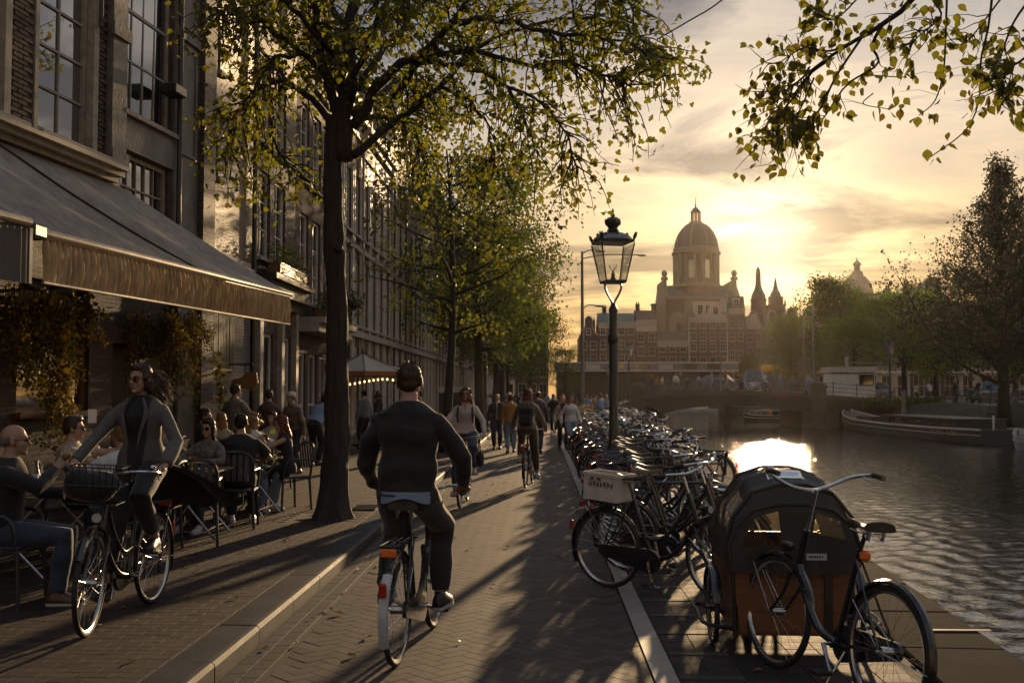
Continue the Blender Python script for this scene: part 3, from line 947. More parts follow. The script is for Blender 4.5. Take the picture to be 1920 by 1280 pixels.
for (lb, y0, y1, h_, wl_, n_, gb) in F_spec:
    W_h = y1 - y0
    xs = [W_h * (i + .5) / n_ for i in range(n_)]
    ww = min(1.15, W_h / n_ * .72)
    H_ = row(lb, y0, y1, h_, BR[wl_], [(.35, 2.7, xs, ww, 2, 2), (3.75, 2.15, xs, ww, 2, 3), (6.6, 1.9, xs, ww, 2, 3)] + ([(9.0, 1.1, xs, ww, 2, 2)] if h_ > 10.8 else []), gable=gb)
    for (d_, z0, z1) in ((.18, 3.35, 3.55), (.1, 6.1, 6.25)):
        b = MB(); b.box(0, W_h, -d_, -.003, z0, z1); b.build('string_course', M_STONE, H_)
    for (z0, z1) in ((.3, 3.34), (3.6, 6.09), (6.3, 8.6)):
        b = MB(); b.box(-.05, .05, -.07, -.002, z0, z1); me = b.mesh('window_surround', M_WHITEPAINT)
        for x in xs:
            for s_ in (-1, 1):
                o = link('window_surround', me, H_); o.location = (x + s_ * (ww / 2 + .07), 0, 0)
    b = MB(); b.tube([(W_h - .12, -.1, 0), (W_h - .12, -.1, h_ - .3)], .05, 6); b.build('drain_pipe', M_FRAMEBR, H_)
# ================================================================== FAR SIDE: houses, church, towers
FY = 180.0
def fx(px, Y): return (px - 1011) * Y / 2000
def fz(py, Y): return 1.7 - (py - 737) * Y / 2000
far = [  # label, px range, eave py, wall, gable, columns, rows(py of window tops/bottoms), frame
    ('narrow brick house with a neck gable at the left end of the far row', 1086, 1121.6, 632, 'purple', 'neck', 2, [(640, 656), (664, 680), (690, 712)]),
    ('wide brick house with a green hipped roof in the far row, behind the lamp post', 1122, 1191.6, 606, 'purple', 'green', 4, [(611, 628), (638, 655), (664, 680), (690, 712)]),
    ('house with a blank pale top over pairs of white windows in the far row', 1192, 1231.6, 601, 'red', 'flat', 2, [(625, 641), (650, 667), (684, 706)]),
    ('low brown house with three white windows below the church', 1232, 1289.6, 641, 'red', 'tile', 3, [(643, 660), (669, 686), (694, 712)]),
    ('tall white trimmed house with a glazed attic in front of the church', 1290, 1363.6, 596, 'purple', 'attic', 4, [(604, 616), (624, 639), (645, 659), (669, 690)]),
    ('dark house with a plain cornice beside the white trimmed house', 1364, 1395.6, 580, 'dark', 'mansard', 2, [(602, 616), (624, 640), (656, 676)]),
    ('house with a pale gable and tall white windows', 1396, 1427.6, 618, 'red', 'bell', 2, [(624, 642), (651, 676), (688, 706)]),
    ('house with an ornate scrolled gable under the open spire', 1428, 1464.6, 622, 'dark', 'neck', 3, [(633, 651), (660, 678), (690, 706)]),
    ('house with a round topped gable right of the open spire', 1465, 1499.6, 612, 'red', 'bell', 2, [(620, 636), (648, 664), (680, 700)]),
    ('dark house half behind the round tree', 1500, 1550, 618, 'dark', 'step', 3, [(628, 644), (656, 672), (684, 704)]),
    ('brown house far behind the parked cars', 1551, 1612, 640, 'purple', 'flat', 3, [(650, 664), (676, 692), (704, 724)]),
]
for (lb, p0, p1, eave, wl_, gb, nc, rws) in far:
    x0, x1 = fx(p0, FY), fx(p1, FY); wd = x1 - x0
    h = fz(eave, FY)
    xs = [wd * (i + .5) / nc for i in range(nc)]
    ww = min(1.5, wd / nc * .62)
    rows_ = [(fz(b_, FY), (b_ - a_) * FY / 2000, xs, ww, 2, 2) for a_, b_ in rws]
    rows_ = [r for r in rows_ if r[0] > .2]
    g2 = {'green': 'flat', 'tile': 'flat', 'attic': 'flat'}.get(gb, gb)
    H_ = house(lb, (x0, FY, 0), 0, wd, h, BR[wl_], rows_, gable=g2, depth=9, group='houses across the bridge', gm=M_GLASSFAR,
               roofm=M_COPPER if gb == 'green' else None)
    if gb == 'attic':
        b = MB(); b.box(1.2, wd - .1, .2, 3, h + .1, h + 2.6); b.box(1.0, wd + .1, .0, 3.2, h + 2.602, h + 2.8); at_ = b.build('attic', M_CORN, H_)
        for k in range(4):
            window(at_, 1.6 + k * 1.28, h + .5, .95, 1.7, y=.08, nx=2, nz=2, gm=M_GLASSFAR, sill=False)
        b = MB()
        for x in (0.08, wd - .08): b.box(x - .07, x + .07, -.1, -.003, 0, h - .9)
        b.build('white_corner_strip', M_WHITEPAINT, H_, kind='stuff')
    if gb == 'bell' and p0 == 1396:
        b = MB(); b.prism([(.15, h + .05), (wd - .15, h + .05), (wd * .64, h + 2.7), (wd * .36, h + 2.7)], 'y', -.06, -.008); b.build('gable_panel', BR['cream'], H_)
    if p0 == 1192:
        b = MB(); b.box(.02, wd - .02, -.05, -.003, fz(622, FY), h - .9); b.build('blank_panel', BR['cream'], H_)
# houses at the end of the street, seen through the trees
for i, (x0, wd, h, wl_, lb) in enumerate([(-22, 7, 11.5, 'purple', 'purple brick house at the end of the street, leftmost'), (-14.9, 6, 12.5, 'red', 'red brick house closing the end of the street'),
        (-8.8, 5.5, 11, 'pale', 'pale house closing the end of the street'), (-3.2, 4.5, 12, 'dark', 'dark brick house at the end of the street behind the trees')]):
    xs = [wd * (k + .5) / 3 for k in range(3)]
    house(lb, (x0, 152, 0), 0, wd, h, BR[wl_], [(.5, 2.6, xs, 1.1, 2, 2), (4.0, 2, xs, 1.1, 2, 3), (7.2, 1.8, xs, 1.1, 2, 2)], gable=['step', 'bell', 'flat', 'neck'][i], group='houses closing the street', gm=M_GLASSFAR)
# houses on the right bank behind the trees
rb = [(33.0, 5.5, 9.5, 'dark', 'flat', 'dark brick house behind the white cabin'), (38.6, 5.5, 10.5, 'pale', 'mansard', 'pale house with a shop front behind the right bank bicycles'),
      (44.2, 5.5, 11, 'purple', 'neck', 'brick house with a neck gable behind the right bank trees'), (49.8, 6.5, 10, 'pale', 'flat', 'grey white house behind the tall dark tree'), (56.4, 7, 11, 'red', 'step', 'step gabled brick house at the right edge')]
for (x0, wd, h, wl_, gb, lb) in rb:
    xs = [wd * (k + .5) / 3 for k in range(3)]
    H_ = house(lb, (x0, 128, .97), 0, wd, h, BR[wl_], [(.3, 2.6, xs, 1.3, 2, 2), (4.0, 2, xs, 1.1, 2, 3), (7.0, 1.7, xs, 1.1, 2, 2)], gable=gb, group='houses on the right bank', gm=M_GLASSFAR)
    b = MB(); b.box(0, wd, -.3, -.003, 3.1, 3.4); b.build('shop_fascia', M_WHITEPAINT, H_)

M_CHURCH = pbr('church_brick', (0.105, 0.07, 0.052), .85, var=.2, scale=.6)
M_CHSTONE = pbr('church_stone', (0.20, 0.16, 0.125), .8, var=.2, scale=.8)
M_DOME = pbr('dome_slate', (0.055, 0.058, 0.062), .65, var=.2, scale=1.0)
CY = 260.0
def cx_(px): return fx(px, CY)
def cz(py): return fz(py, CY)
t = thing('church', 'large domed church rising over the far houses in front of the low sun', 'church', (cx_(1310), CY, 0))
hw = (1378 - 1243) / 2 * CY / 2000
zr = cz(532); ze = cz(566)
b = MB(); b.box(-hw, hw, -6, 16, 0, ze)
b.build('nave_wall', M_CHURCH, t)
b = MB(); b.prism([(-6, ze), (5, zr), (16, ze)], 'x', -hw + .6, hw - .6); b.build('nave_roof', M_DOME, t)
for s_ in (-1, 1):
    b = MB(); x = s_ * (hw - .35)
    b.prism([(-6.3, ze - 1), (-6.3, ze + .6), (-5, ze + 1.6), (-2, ze + 3.6), (-1.4, ze + 5.2), (11.4, ze + 5.2), (12, ze + 3.6), (16.3, ze + .6), (16.3, ze - 1)], 'x', x - .45, x + .45)
    b.build('end_gable', M_CHSTONE, t)
    b = MB(); b.lathe([(.9, ze + 5.2), (.9, ze + 5.8), (.5, ze + 6.0), (.75, ze + 6.8), (.5, ze + 7.4), (.05, ze + 7.7)], (x, -1.0, 0), 8); b.build('pinnacle', M_CHSTONE, t)
for (x, wd) in ((-6.1, 1.9), (-2.6, 1.9), (2.2, 1.7), (5.8, 1.7)):
    pts = [(x - wd, ze - 12), (x + wd, ze - 12), (x + wd, ze - 5)] + [(x + wd * math.cos(a), ze - 5 + wd * math.sin(a) * 1.1) for a in [PI * k / 8 for k in range(1, 8)]] + [(x - wd, ze - 5)]
    b = MB(); b.prism(pts, 'y', -6.35, -6.01); b.build('blind_arch', M_CHSTONE, t)
for x in (-hw, -4.4, 0, 4.2, hw - .8):
    b = MB(); b.box(x, x + .8, -6.6, -6.001, 0, ze + .1); b.build('buttress', M_CHURCH, t)
b = MB(); b.box(-hw - .3, hw + .3, -6.7, -5.7, ze + .101, ze + .7); b.build('cornice', M_CHSTONE, t)
z0, z1 = cz(532), cz(474); rr = 42 * CY / 2000
b = MB(); b.lathe([(rr * .93, z0 - 4), (rr * .93, z1)], (0, 4, 0), 16, ph=PI / 16); b.build('drum', M_CHURCH, t)
for k in range(16):
    a = 2 * PI * k / 16 + PI / 16
    b = MB(); b.tube([(rr * .97 * math.cos(a), 4 + rr * .97 * math.sin(a), z0 - .5), (rr * .97 * math.cos(a), 4 + rr * .97 * math.sin(a), z1 - .2)], .42, 6); b.build('column', M_CHSTONE, t)
    if k % 2 == 0:
        a2 = a + PI / 16
        b = MB(); b.cbox((rr * .925 * math.cos(a2), 4 + rr * .925 * math.sin(a2), (z0 + z1) / 2 - .2), (.3, 1.3, 4.4), Matrix.Rotation(a2, 3, 'Z')); b.build('drum_window', M_GLASSDARK, t)
b = MB(); b.lathe([(rr * 1.0, z0 - .8), (rr * 1.08, z0 - .6), (rr * 1.08, z0), (rr * .98, z0 + .1)], (0, 4, 0), 32); b.build('drum_base', M_CHSTONE, t)
b = MB(); b.lathe([(rr * .98, z1 - .3), (rr * 1.1, z1), (rr * 1.1, z1 + .5), (rr * 1.03, z1 + .6), (rr * 1.03, z1 + 1.5), (rr * .97, z1 + 1.6)], (0, 4, 0), 32); b.build('drum_cornice', M_CHSTONE, t)
zd = z1 + 1.4; hd = cz(413) - zd
b = MB(); b.lathe([(rr * .97 * math.cos(a), zd + hd * math.sin(a)) for a in [PI / 2 * k / 10 for k in range(10)]] + [(1.1, zd + hd)], (0, 4, 0), 32); dm = b.build('dome', M_DOME, t, smooth=True)
for k in range(8):
    a = 2 * PI * k / 8 + PI / 8
    b = MB(); b.tube([((rr * .985 * math.cos(q)) * math.cos(a), 4 + rr * .985 * math.cos(q) * math.sin(a), zd + (hd + .1) * math.sin(q)) for q in [PI / 2 * j / 9 for j in range(9)]], .22, 5); b.build('dome_rib', M_CHSTONE, t)
zl = zd + hd
b = MB(); b.lathe([(1.75, zl - .5), (1.6, zl + .3), (1.25, zl + .4)], (0, 4, 0), 8); b.build('lantern_base', M_CHSTONE, t)
for k in range(8):
    a = 2 * PI * k / 8
    b = MB(); b.tube([(1.08 * math.cos(a), 4 + 1.08 * math.sin(a), zl + .3), (1.08 * math.cos(a), 4 + 1.08 * math.sin(a), zl + 2.6)], .2, 5); b.build('lantern_column', M_CHSTONE, t)
b = MB(); b.lathe([(1.3, zl + 2.6), (1.35, zl + 2.9), (1.1, zl + 3.0), (.7, zl + 3.6), (.25, zl + 4.0), (.12, zl + 4.2), (.28, zl + 4.5), (.1, zl + 4.8), (.05, zl + 6.3)], (0, 4, 0), 10); b.build('lantern_cap', M_DOME, t)
# two spires, right of the church
TY = 240.0
t = thing('obelisk_spire', 'slender tapering spire just right of the church, half lost in the sun glare', 'tower', (fx(1421, TY), TY, 0))
Z = lambda py: fz(py, TY)
b = MB(); b.lathe([(1.75, 0), (1.75, Z(566)), (1.9, Z(563)), (1.65, Z(560)), (1.5, Z(552))], n=8, ph=PI / 8); b.build('shaft', M_CHURCH, t)
b = MB(); b.lathe([(1.4, Z(552)), (1.0, Z(545)), (.72, Z(538)), (.62, Z(534)), (.55, Z(516)), (.42, Z(506)), (.2, Z(502)), (.03, Z(500))], n=8); b.build('spire', M_DOME, t)
t = thing('open_spire', 'smaller spire with an open belfry right of the slender spire', 'tower', (fx(1453, TY), TY, 0))
b = MB(); b.box(-1.75, 1.75, -1.75, 1.75, 0, Z(575)); b.box(-1.95, 1.95, -1.95, 1.95, Z(575) + .002, Z(572.5)); b.build('shaft', M_CHURCH, t)
for (x, y) in ((-1.1, -1.1), (1.1, -1.1), (1.1, 1.1), (-1.1, 1.1), (0, -1.25), (0, 1.25), (-1.25, 0), (1.25, 0)):
    b = MB(); b.cbox((x, y, (Z(572.5) + Z(560)) / 2), (.55, .55, Z(560) - Z(572.5))); b.build('belfry_post', M_CHURCH, t)
b = MB(); b.lathe([(1.75, Z(560)), (1.85, Z(558)), (1.3, Z(556)), (1.0, Z(549)), (.55, Z(543)), (.62, Z(541)), (.4, Z(537)), (.28, Z(529)), (.05, Z(520)), (.03, Z(515))], n=8); b.build('spire', M_DOME, t)
for (x, y) in ((-1.7, -1.7), (1.7, -1.7)):
    b = MB(); b.lathe([(.22, Z(573)), (.25, Z(570)), (.05, Z(562))], (x, y, 0), 6); b.build('pinnacle', M_CHSTONE, t)
# far dome
DY = 330.0
Z = lambda py: fz(py, DY)
t = thing('far_dome_church', 'pale far dome with a lantern above the right bank trees', 'church', (fx(1605, DY), DY, 0)); t.scale = (1.2, 1.2, 1.04)
b = MB(); b.lathe([(4.3, 0), (4.3, Z(572)), (4.6, Z(571)), (4.6, Z(569))], n=24); b.build('drum', M_CHSTONE, t)
b = MB(); r_ = 4.1; z0 = Z(569); hh = Z(523) - z0
b.lathe([(r_ * math.cos(a), z0 + hh * math.sin(a)) for a in [PI / 2 * k / 9 for k in range(9)]] + [(.9, z0 + hh)], n=24); b.build('dome', M_CHSTONE, t, smooth=True)
b = MB(); b.lathe([(1.6, z0 + hh - .4), (1.3, z0 + hh + .6), (.8, z0 + hh + .8), (.8, z0 + hh + 2.4), (1.2, z0 + hh + 2.7), (.7, z0 + hh + 3.4), (.2, z0 + hh + 3.8), (.05, z0 + hh + 5)], n=10); b.build('lantern', M_CHSTONE, t)
b = MB(); b.box(4, 16, -3, 6, 0, Z(574)); b.prism([(-3, Z(574)), (1.5, Z(566)), (6, Z(574))], 'x', 4, 16); b.build('nave', M_CHURCH, t)
# slim chimney behind the low brown house
t = thing('factory_chimney', 'slim brick chimney standing above the blank topped house', 'chimney', (fx(1225.5, 200), 200, 0))
b = MB(); b.lathe([(.55, 0), (.45, fz(574, 200)), (.6, fz(573, 200)), (.6, fz(570, 200)), (.4, fz(569.5, 200))], n=8); b.build('stack', BR['dark'], t)

# pavilion with a flat glazed roof band on the far quay
PY = 146.0
M_BAND = pbr('blue_grey_fascia', (0.16, 0.17, 0.19), .3, var=.2, scale=.3)
x0, x1 = fx(1040, PY), fx(1382, PY); zt, zb = fz(681, PY), fz(694, PY)
t = thing('pavilion', 'long low pavilion with a flat blue grey roof band behind the bridge', 'pavilion', (x0, PY, 0))
L = x1 - x0
b = MB(); b.box(0, L, -.15, 6, zb, zt); b.build('roof_band', M_BAND, t)
b = MB(); b.box(-.1, L + .1, -.25, 6.1, zt + .002, zt + .16); b.build('roof_edge', M_WHITEPAINT, t)
b = MB(); b.box(-.1, L + .1, -.22, 6.1, zb - .14, zb - .002); b.build('lower_edge', M_WHITEPAINT, t)
b = MB(); b.box(.4, L - .4, 2.5, 5.8, .1, zb - .142); b.build('back_wall', M_DARKWOOD, t)
for k in range(9):
    b = MB(); b.tube([(.3 + k * (L - .6) / 8, .2, -.04), (.3 + k * (L - .6) / 8, .2, zb - .142)], .09, 6); b.build('post', M_IRON, t)
for k in range(7):
    b = MB(); b.box(1.0 + k * 3.3, 1.0 + k * 3.3 + 1.9, -.17, -.152, zb + .15, zt - .15); b.build('band_panel', M_CORN if k in (0, 1, 4) else M_GLASSDARK, t)
# market stall with a yellow cover
M_YEL = pbr('yellow_canvas', (0.62, 0.32, 0.03), .6, var=.15, scale=2)
x0, x1 = fx(1424, 148), fx(1482, 148); zt, zb = fz(683, 148), fz(697, 148)
t = thing('market_stall', 'yellow covered market stall behind the bridge railing', 'stall', (x0, 148, 0)); L = x1 - x0
b = MB(); b.prism([(-.3, zb), (-.3, zb + .5), (1.2, zt), (2.6, zb + .5), (2.6, zb)], 'x', 0, L); b.build('cover', M_YEL, t)
for x in (.1, L - .1):
    for y in (-.2, 2.5):
        b = MB(); b.tube([(x, y, -.04), (x, y, zb)], .05, 6); b.build('post', M_STEEL, t)
b = MB(); b.box(.2, L - .2, .2, .9, -.03, 1.0); b.build('counter', M_WOOD, t)

# ================================================================== BRIDGE
BY0, BY1 = 85.0, 93.0
M_BRST = pbr('bridge_stone', (0.075, 0.062, 0.052), .8, var=.3, scale=1.4, bump=.01, bscale=14)
M_STEELB = pbr('bridge_girder', (0.035, 0.030, 0.026), .6, var=.3, scale=2)
t = thing('canal_bridge', 'low dark canal bridge with stone piers crossing to the right bank', 'bridge', (0, 0, 0))
def decktop(x):
    P = [(4.2, -.05), (6.3, .75), (8.5, 1.45), (11, 1.72), (15, 1.78), (19, 1.72), (23, 1.5), (27, 1.18), (31, 1.0)]
    for (a, za), (c, zc_) in zip(P, P[1:]):
        if x <= c: return za + (zc_ - za) * (x - a) / (c - a)
    return P[-1][1]
xs = [4.2, 5.2, 6.3, 7.4, 8.5, 9.9, 11, 12.5, 14, 15.3, 17, 19, 20.7, 22, 23.7, 25.2, 27, 29, 31]
bot = lambda x: (max(-.06, decktop(x) - .3) - .5 if x < 9.9 else .12 + .62 * math.sin(PI * min(1, max(0, (x - 9.9) / 10.8))) ** .7 if x < 20.7 else .25 if x < 25.2 else -.1)
b = MB(); rg = []
for x in xs: rg.append([(x, BY0, bot(x)), (x, BY1, bot(x)), (x, BY1, decktop(x)), (x, BY0, decktop(x))])
b.rings(rg); b.build('deck', M_STEELB, t)
b = MB(); rg = []
for x in xs: rg.append([(x, BY0 - .14, decktop(x) - .22), (x, BY0 - .002, decktop(x) - .22), (x, BY0 - .002, decktop(x) + .06), (x, BY0 - .14, decktop(x) + .06)])
b.rings(rg); b.build('kerb_beam', M_BRST, t)
for (a, c) in ((6.75, 9.9), (20.75, 23.7), (25.3, 27.6)):
    b = MB(); b.box(a, c, BY0 + .15, BY1 - .15, -2.5, bot((a + c) / 2) - .004 if a > 10 else .2); b.build('pier', M_BRST, t)
for (x, zt) in ((7.75, 2.35), (21.95, 2.45)):
    b = MB(); b.box(x - .55, x + .55, BY0 - .75, BY0 - .142, -2.5, zt - .35); b.box(x - .64, x + .64, BY0 - .84, BY0 - .05, zt - .348, zt - .15); b.lathe([(.62, zt - .148), (.56, zt + .05), (.3, zt + .18), (.05, zt + .22)], (x, BY0 - .45, 0), 10); b.build('pylon', M_BRST, t)
b = MB(); b.tube([(16.1, BY1 - .6, -2.5), (16.1, BY1 - .6, .74)], .28, 8); b.build('mooring_post', M_DARKWOOD, t)
for yr in (BY0 + .1, BY1 - .1):
    rl = thing('bridge_railing', 'iron railing on the near side of the bridge' if yr < 90 else 'iron railing on the far side of the bridge', 'railing', (0, yr, 0))
    for k in range(14):
        x = 6.6 + k * 1.85
        b = MB(); b.tube([(x, 0, decktop(x) + .02), (x, 0, decktop(x) + 1.02)], .035, 6); b.ell((x, 0, decktop(x) + 1.06), (.06, .06, .06), 6, 4); b.build('post', M_IRON, rl)
    for hgt in (.35, .68, 1.0):
        b = MB(); b.tube([(x, 0, decktop(x) + hgt) for x in [6.6 + k * 1.85 for k in range(14)]], .022, 5); b.build('rail', M_IRON, rl)
# white cabin on the bridge end
M_WHITE = pbr('white_cabin_paint', (0.60, 0.58, 0.56), .5, var=.12, scale=1.2)
t = thing('bridge_cabin', 'white flat roofed cabin with one dark window on the right end of the bridge', 'cabin', (23.4, 86.2, 1.32))
b = MB(); b.box(0, 3.5, 0, 2.4, 0, 1.95); b.build('wall', M_WHITE, t)
b = MB(); b.box(-.15, 3.65, -.25, 2.6, 2.05, 2.5); b.build('roof', M_CORN, t)
b = MB(); b.box(.1, 3.45, -.02, 2.3, 1.952, 2.048); b.build('eaves_gap', M_DARKWOOD, t)
f = window(t, 2.2, 1.02, 1.2, .85, y=-.16, nx=1, nz=1, fm=M_DARKWOOD, rec=.1, sill=False)
b = MB(); b.box(.06, 2.1, -.03, -.002, .1, 1.7); b.build('door_panel', M_WHITE, t)
b = MB(); b.tube([(1.6, 1.2, 2.5), (1.6, 1.2, 3.15)], .14, 8); b.lathe([(.24, 3.15), (.05, 3.35)], (1.6, 1.2, 0), 8); b.build('flue', M_STEEL, t)
b = MB(); b.tube([(1.9, 1.2, 2.85), (5.4, 1.2, 2.85)], .03, 5); b.tube([(5.4, 1.2, 2.85), (5.4, 1.2, 2.3)], .03, 5); b.build('roof_rail', M_STEEL, t)
# railing on the right bank street
rl = thing('bank_railing', 'low railing along the right bank street', 'railing', (0, 0, .97))
for k in range(16):
    y = 84 - k * 2.0
    b = MB(); b.tube([(30.1, y, -.02), (30.1, y, .95)], .035, 6); b.build('post', M_IRON, rl)
for hgt in (.5, .93):
    b = MB(); b.tube([(30.1, 84, hgt), (30.1, 54, hgt)], .022, 5); b.build('rail', M_IRON, rl)
# ================================================================== TREES
M_BARK = pbr('furrowed_bark', (0.045, 0.034, 0.025), .85, col2=(.02, .015, .012), scale=9, stretch=(3, 3, .5), bump=.02, bscale=22)
M_BARK2 = pbr('dark_bark', (0.03, 0.023, 0.017), .9, var=.3, scale=8, stretch=(3, 3, .6), bump=.012, bscale=20)
LM_BIG = leafmat('lime_leaf', (0.085, 0.095, 0.018), (0.15, 0.14, 0.022), .6, (.10, .06, .02))
LM_YOUNG = leafmat('young_leaf', (0.075, 0.085, 0.016), (0.12, 0.115, 0.018), .55, (.11, .085, .02))
LM_DENSE = leafmat('dense_leaf', (0.05, 0.075, 0.014), (0.085, 0.11, 0.017), .5, (.06, .06, .014))
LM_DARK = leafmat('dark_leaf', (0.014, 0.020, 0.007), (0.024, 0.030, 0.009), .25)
LM_BRIGHT = leafmat('bright_leaf', (0.075, 0.115, 0.016), (0.11, 0.15, 0.02), .55)
LM_HANG = leafmat('hanging_leaf', (0.08, 0.08, 0.016), (0.12, 0.105, 0.018), .6, (.09, .055, .02))

LEAF2 = (np.array([(0, 0, 0), (-.36, .45, .10), (0, 1, -.05), (.36, .45, .10)], float), np.array([(0, 1, 2), (0, 2, 3)])) 
LEAF_LOBED = (np.array([(0, 0, 0), (-.34, .05, .06), (-.5, .42, .10), (-.27, .5, .05), (-.26, .82, .05), (0, 1.05, -.08), (.26, .82, .05), (.27, .5, .05), (.5, .42, .1), (.34, .05, .06), (0, .5, -.03)], float),
              np.array([(10, 0, 1), (10, 1, 2), (10, 2, 3), (10, 3, 4), (10, 4, 5), (10, 5, 6), (10, 6, 7), (10, 7, 8), (10, 8, 9), (10, 9, 0)]))
_t = [i / 6 for i in range(7)]
_wd = [0.04, .27, .40, .43, .36, .2, 0.0]
LEAF_OVATE = (np.array([(0, y * 1.12 if i == 6 else y, -.10 * y * y) for i, y in enumerate(_t)] + [(-w_, y, .10 * w_ * 2 - .1 * y * y) for y, w_ in zip(_t[1:6], _wd[1:6])] + [(w_, y, .1 * w_ * 2 - .1 * y * y) for y, w_ in zip(_t[1:6], _wd[1:6])], float),
              np.array([(0, 1, 7), (0, 12, 1)] + [q for i in range(4) for q in ((1 + i, 2 + i, 8 + i), (1 + i, 8 + i, 7 + i), (1 + i, 12 + i, 13 + i), (1 + i, 13 + i, 2 + i))] + [(5, 6, 11), (5, 16, 6)]))


def leaf_frames(P, rng, droop=.5, flatn=.3):
    n = len(P)
    d = rng.normal(size=(n, 3)); d[:, 2] -= droop * 1.6
    d /= np.linalg.norm(d, axis=1)[:, None]
    q = rng.normal(size=(n, 3)); q[:, 2] += flatn
    s = np.cross(d, q); s /= np.linalg.norm(s, axis=1)[:, None]
    nn = np.cross(s, d)
    return d, s, nn


def leaves_mesh(name, P, size, shape, mat, rng, droop=.5):
    V0, F0 = shape
    d, s, nn = leaf_frames(P, rng, droop)
    sz = size * rng.uniform(.65, 1.25, len(P))
    V = P[:, None, :] + sz[:, None, None] * (V0[None, :, 0:1] * s[:, None, :] + V0[None, :, 1:2] * d[:, None, :] + V0[None, :, 2:3] * nn[:, None, :])
    F = F0[None] + (np.arange(len(P)) * len(V0))[:, None, None]
    return np_mesh(name, V.reshape(-1, 3), F.reshape(-1, 3), mat)


def leaf_parts(P, size, shape, mat, rng, parent, droop=.5, name='leaf'):
    me = np_mesh(name, shape[0], shape[1], mat)
    d, s, nn = leaf_frames(P, rng, droop)
    for i in range(len(P)):
        k = size * rng.uniform(.7, 1.25)
        o = link(name, me, parent)
        M = Matrix((( *(s[i] * k), 0), (*(d[i] * k), 0), (*(nn[i] * k), 0), (0, 0, 0, 1))).transposed()
        M.translation = Vector(P[i])
        o.matrix_local = M


def bez(pts, n):
    """smooth Catmull-Rom through points"""
    pts = [Vector(p) for p in pts]
    P = [pts[0] * 2 - pts[1]] + pts + [pts[-1] * 2 - pts[-2]]
    out = []
    K = len(pts) - 1
    for i in range(n + 1):
        u = i / n * K; k = min(int(u), K - 1); f = u - k
        a, b_, c, d = P[k], P[k + 1], P[k + 2], P[k + 3]
        out.append(.5 * ((2 * b_) + (c - a) * f + (2 * a - 5 * b_ + 4 * c - d) * f * f + (3 * b_ - a - 3 * c + d) * f ** 3))
    return out


def spray(limb, rr, twigs, pts_out, rng, n, length, droop, leaf_per, start=.25, spread=.12):
    """side twigs along a limb with leaf positions on them"""
    K = len(limb)
    for _ in range(n):
        f = start + (1 - start) * rng.random() ** .8
        i = min(int(f * (K - 1)), K - 2)
        p = Vector(limb[i]).lerp(Vector(limb[i + 1]), rng.random())
        ax = (Vector(limb[i + 1]) - Vector(limb[i])).normalized()
        d = Vector(rng.normal(size=3)); d = (d - ax * d.dot(ax)).normalized() * .9 + ax * .6; d.normalize()
        L = length * rng.uniform(.5, 1.2)
        tw = [p]; cur = p; dd = d
        for s_ in range(4):
            dd = (dd + Vector(rng.normal(size=3)) * .25 + Vector((0, 0, -droop * .3))).normalized()
            cur = cur + dd * L / 4
            tw.append(cur)
        twigs.append((tw, [.011, .009, .007, .005, .003]))
        for _k in range(leaf_per):
            g = rng.random() ** .7 * 3.999
            j = int(g)
            q = tw[j].lerp(tw[j + 1], g - j) + Vector(rng.normal(size=3)) * spread
            pts_out.append(q)


def mesh_limbs(limbs, n=7):
    b = MB()
    for pts, rs in limbs:
        b.tube(pts, rs, n)
    return b

# ---- the big tree by the kerb ---------------------------------------------------
rng = np.random.default_rng(11)
BT = (-2.58, 13.5, 0.1)
t = thing('street_tree', 'big dark trunked tree at the kerb, its leafy limbs arching over the street', 'tree', BT)
# trunk with flared foot, furrows and old branch scars
nS, nR = 30, 70
rg = []
for k in range(nR):
    z = -.06 + 5.2 * k / (nR - 1)
    r0 = .158 + .085 * math.exp(-z / .16) + .03 * math.exp(-z / .8) - .012 * z + .022 * math.exp(-((z - 3.55) / .35) ** 2) + .018 * math.exp(-((z - 4.2) / .2) ** 2)
    cx, cy = .04 * math.sin(z * .9) - .03, .03 * math.cos(z * .7)
    ring = []
    for i in range(nS):
        a = 2 * PI * i / nS
        fur = .010 * math.sin(a * 11 + 2.2 * mnoise.noise((z * 1.7, a, 0))) + .026 * mnoise.noise((math.cos(a) * 1.4, math.sin(a) * 1.4, z * 1.6)) + .012 * mnoise.noise((math.cos(a) * 5, math.sin(a) * 5, z * 4)) + .03 * math.exp(-z / .2) * math.sin(a * 5 + .5)
        r = r0 + fur
        ring.append((cx + r * math.cos(a), cy + r * math.sin(a), z))
    rg.append(ring)
b = MB(); b.rings(rg)
o = b.build('trunk', M_BARK, t, smooth='all')
b = MB(); b.tube([(.05, -.16, 3.42), (.06, -.235, 3.44)], [.06, .05], 10); b.ell((.06, -.235, 3.44), (.035, .015, .035), 8, 6); b.build('branch_scar', M_BARK, t)
LP = lambda px, py, y: ((px - 1011) * y / 2000 - BT[0], y - BT[1], 1.7 + (737 - py) * y / 2000 * 1.008 - BT[2])
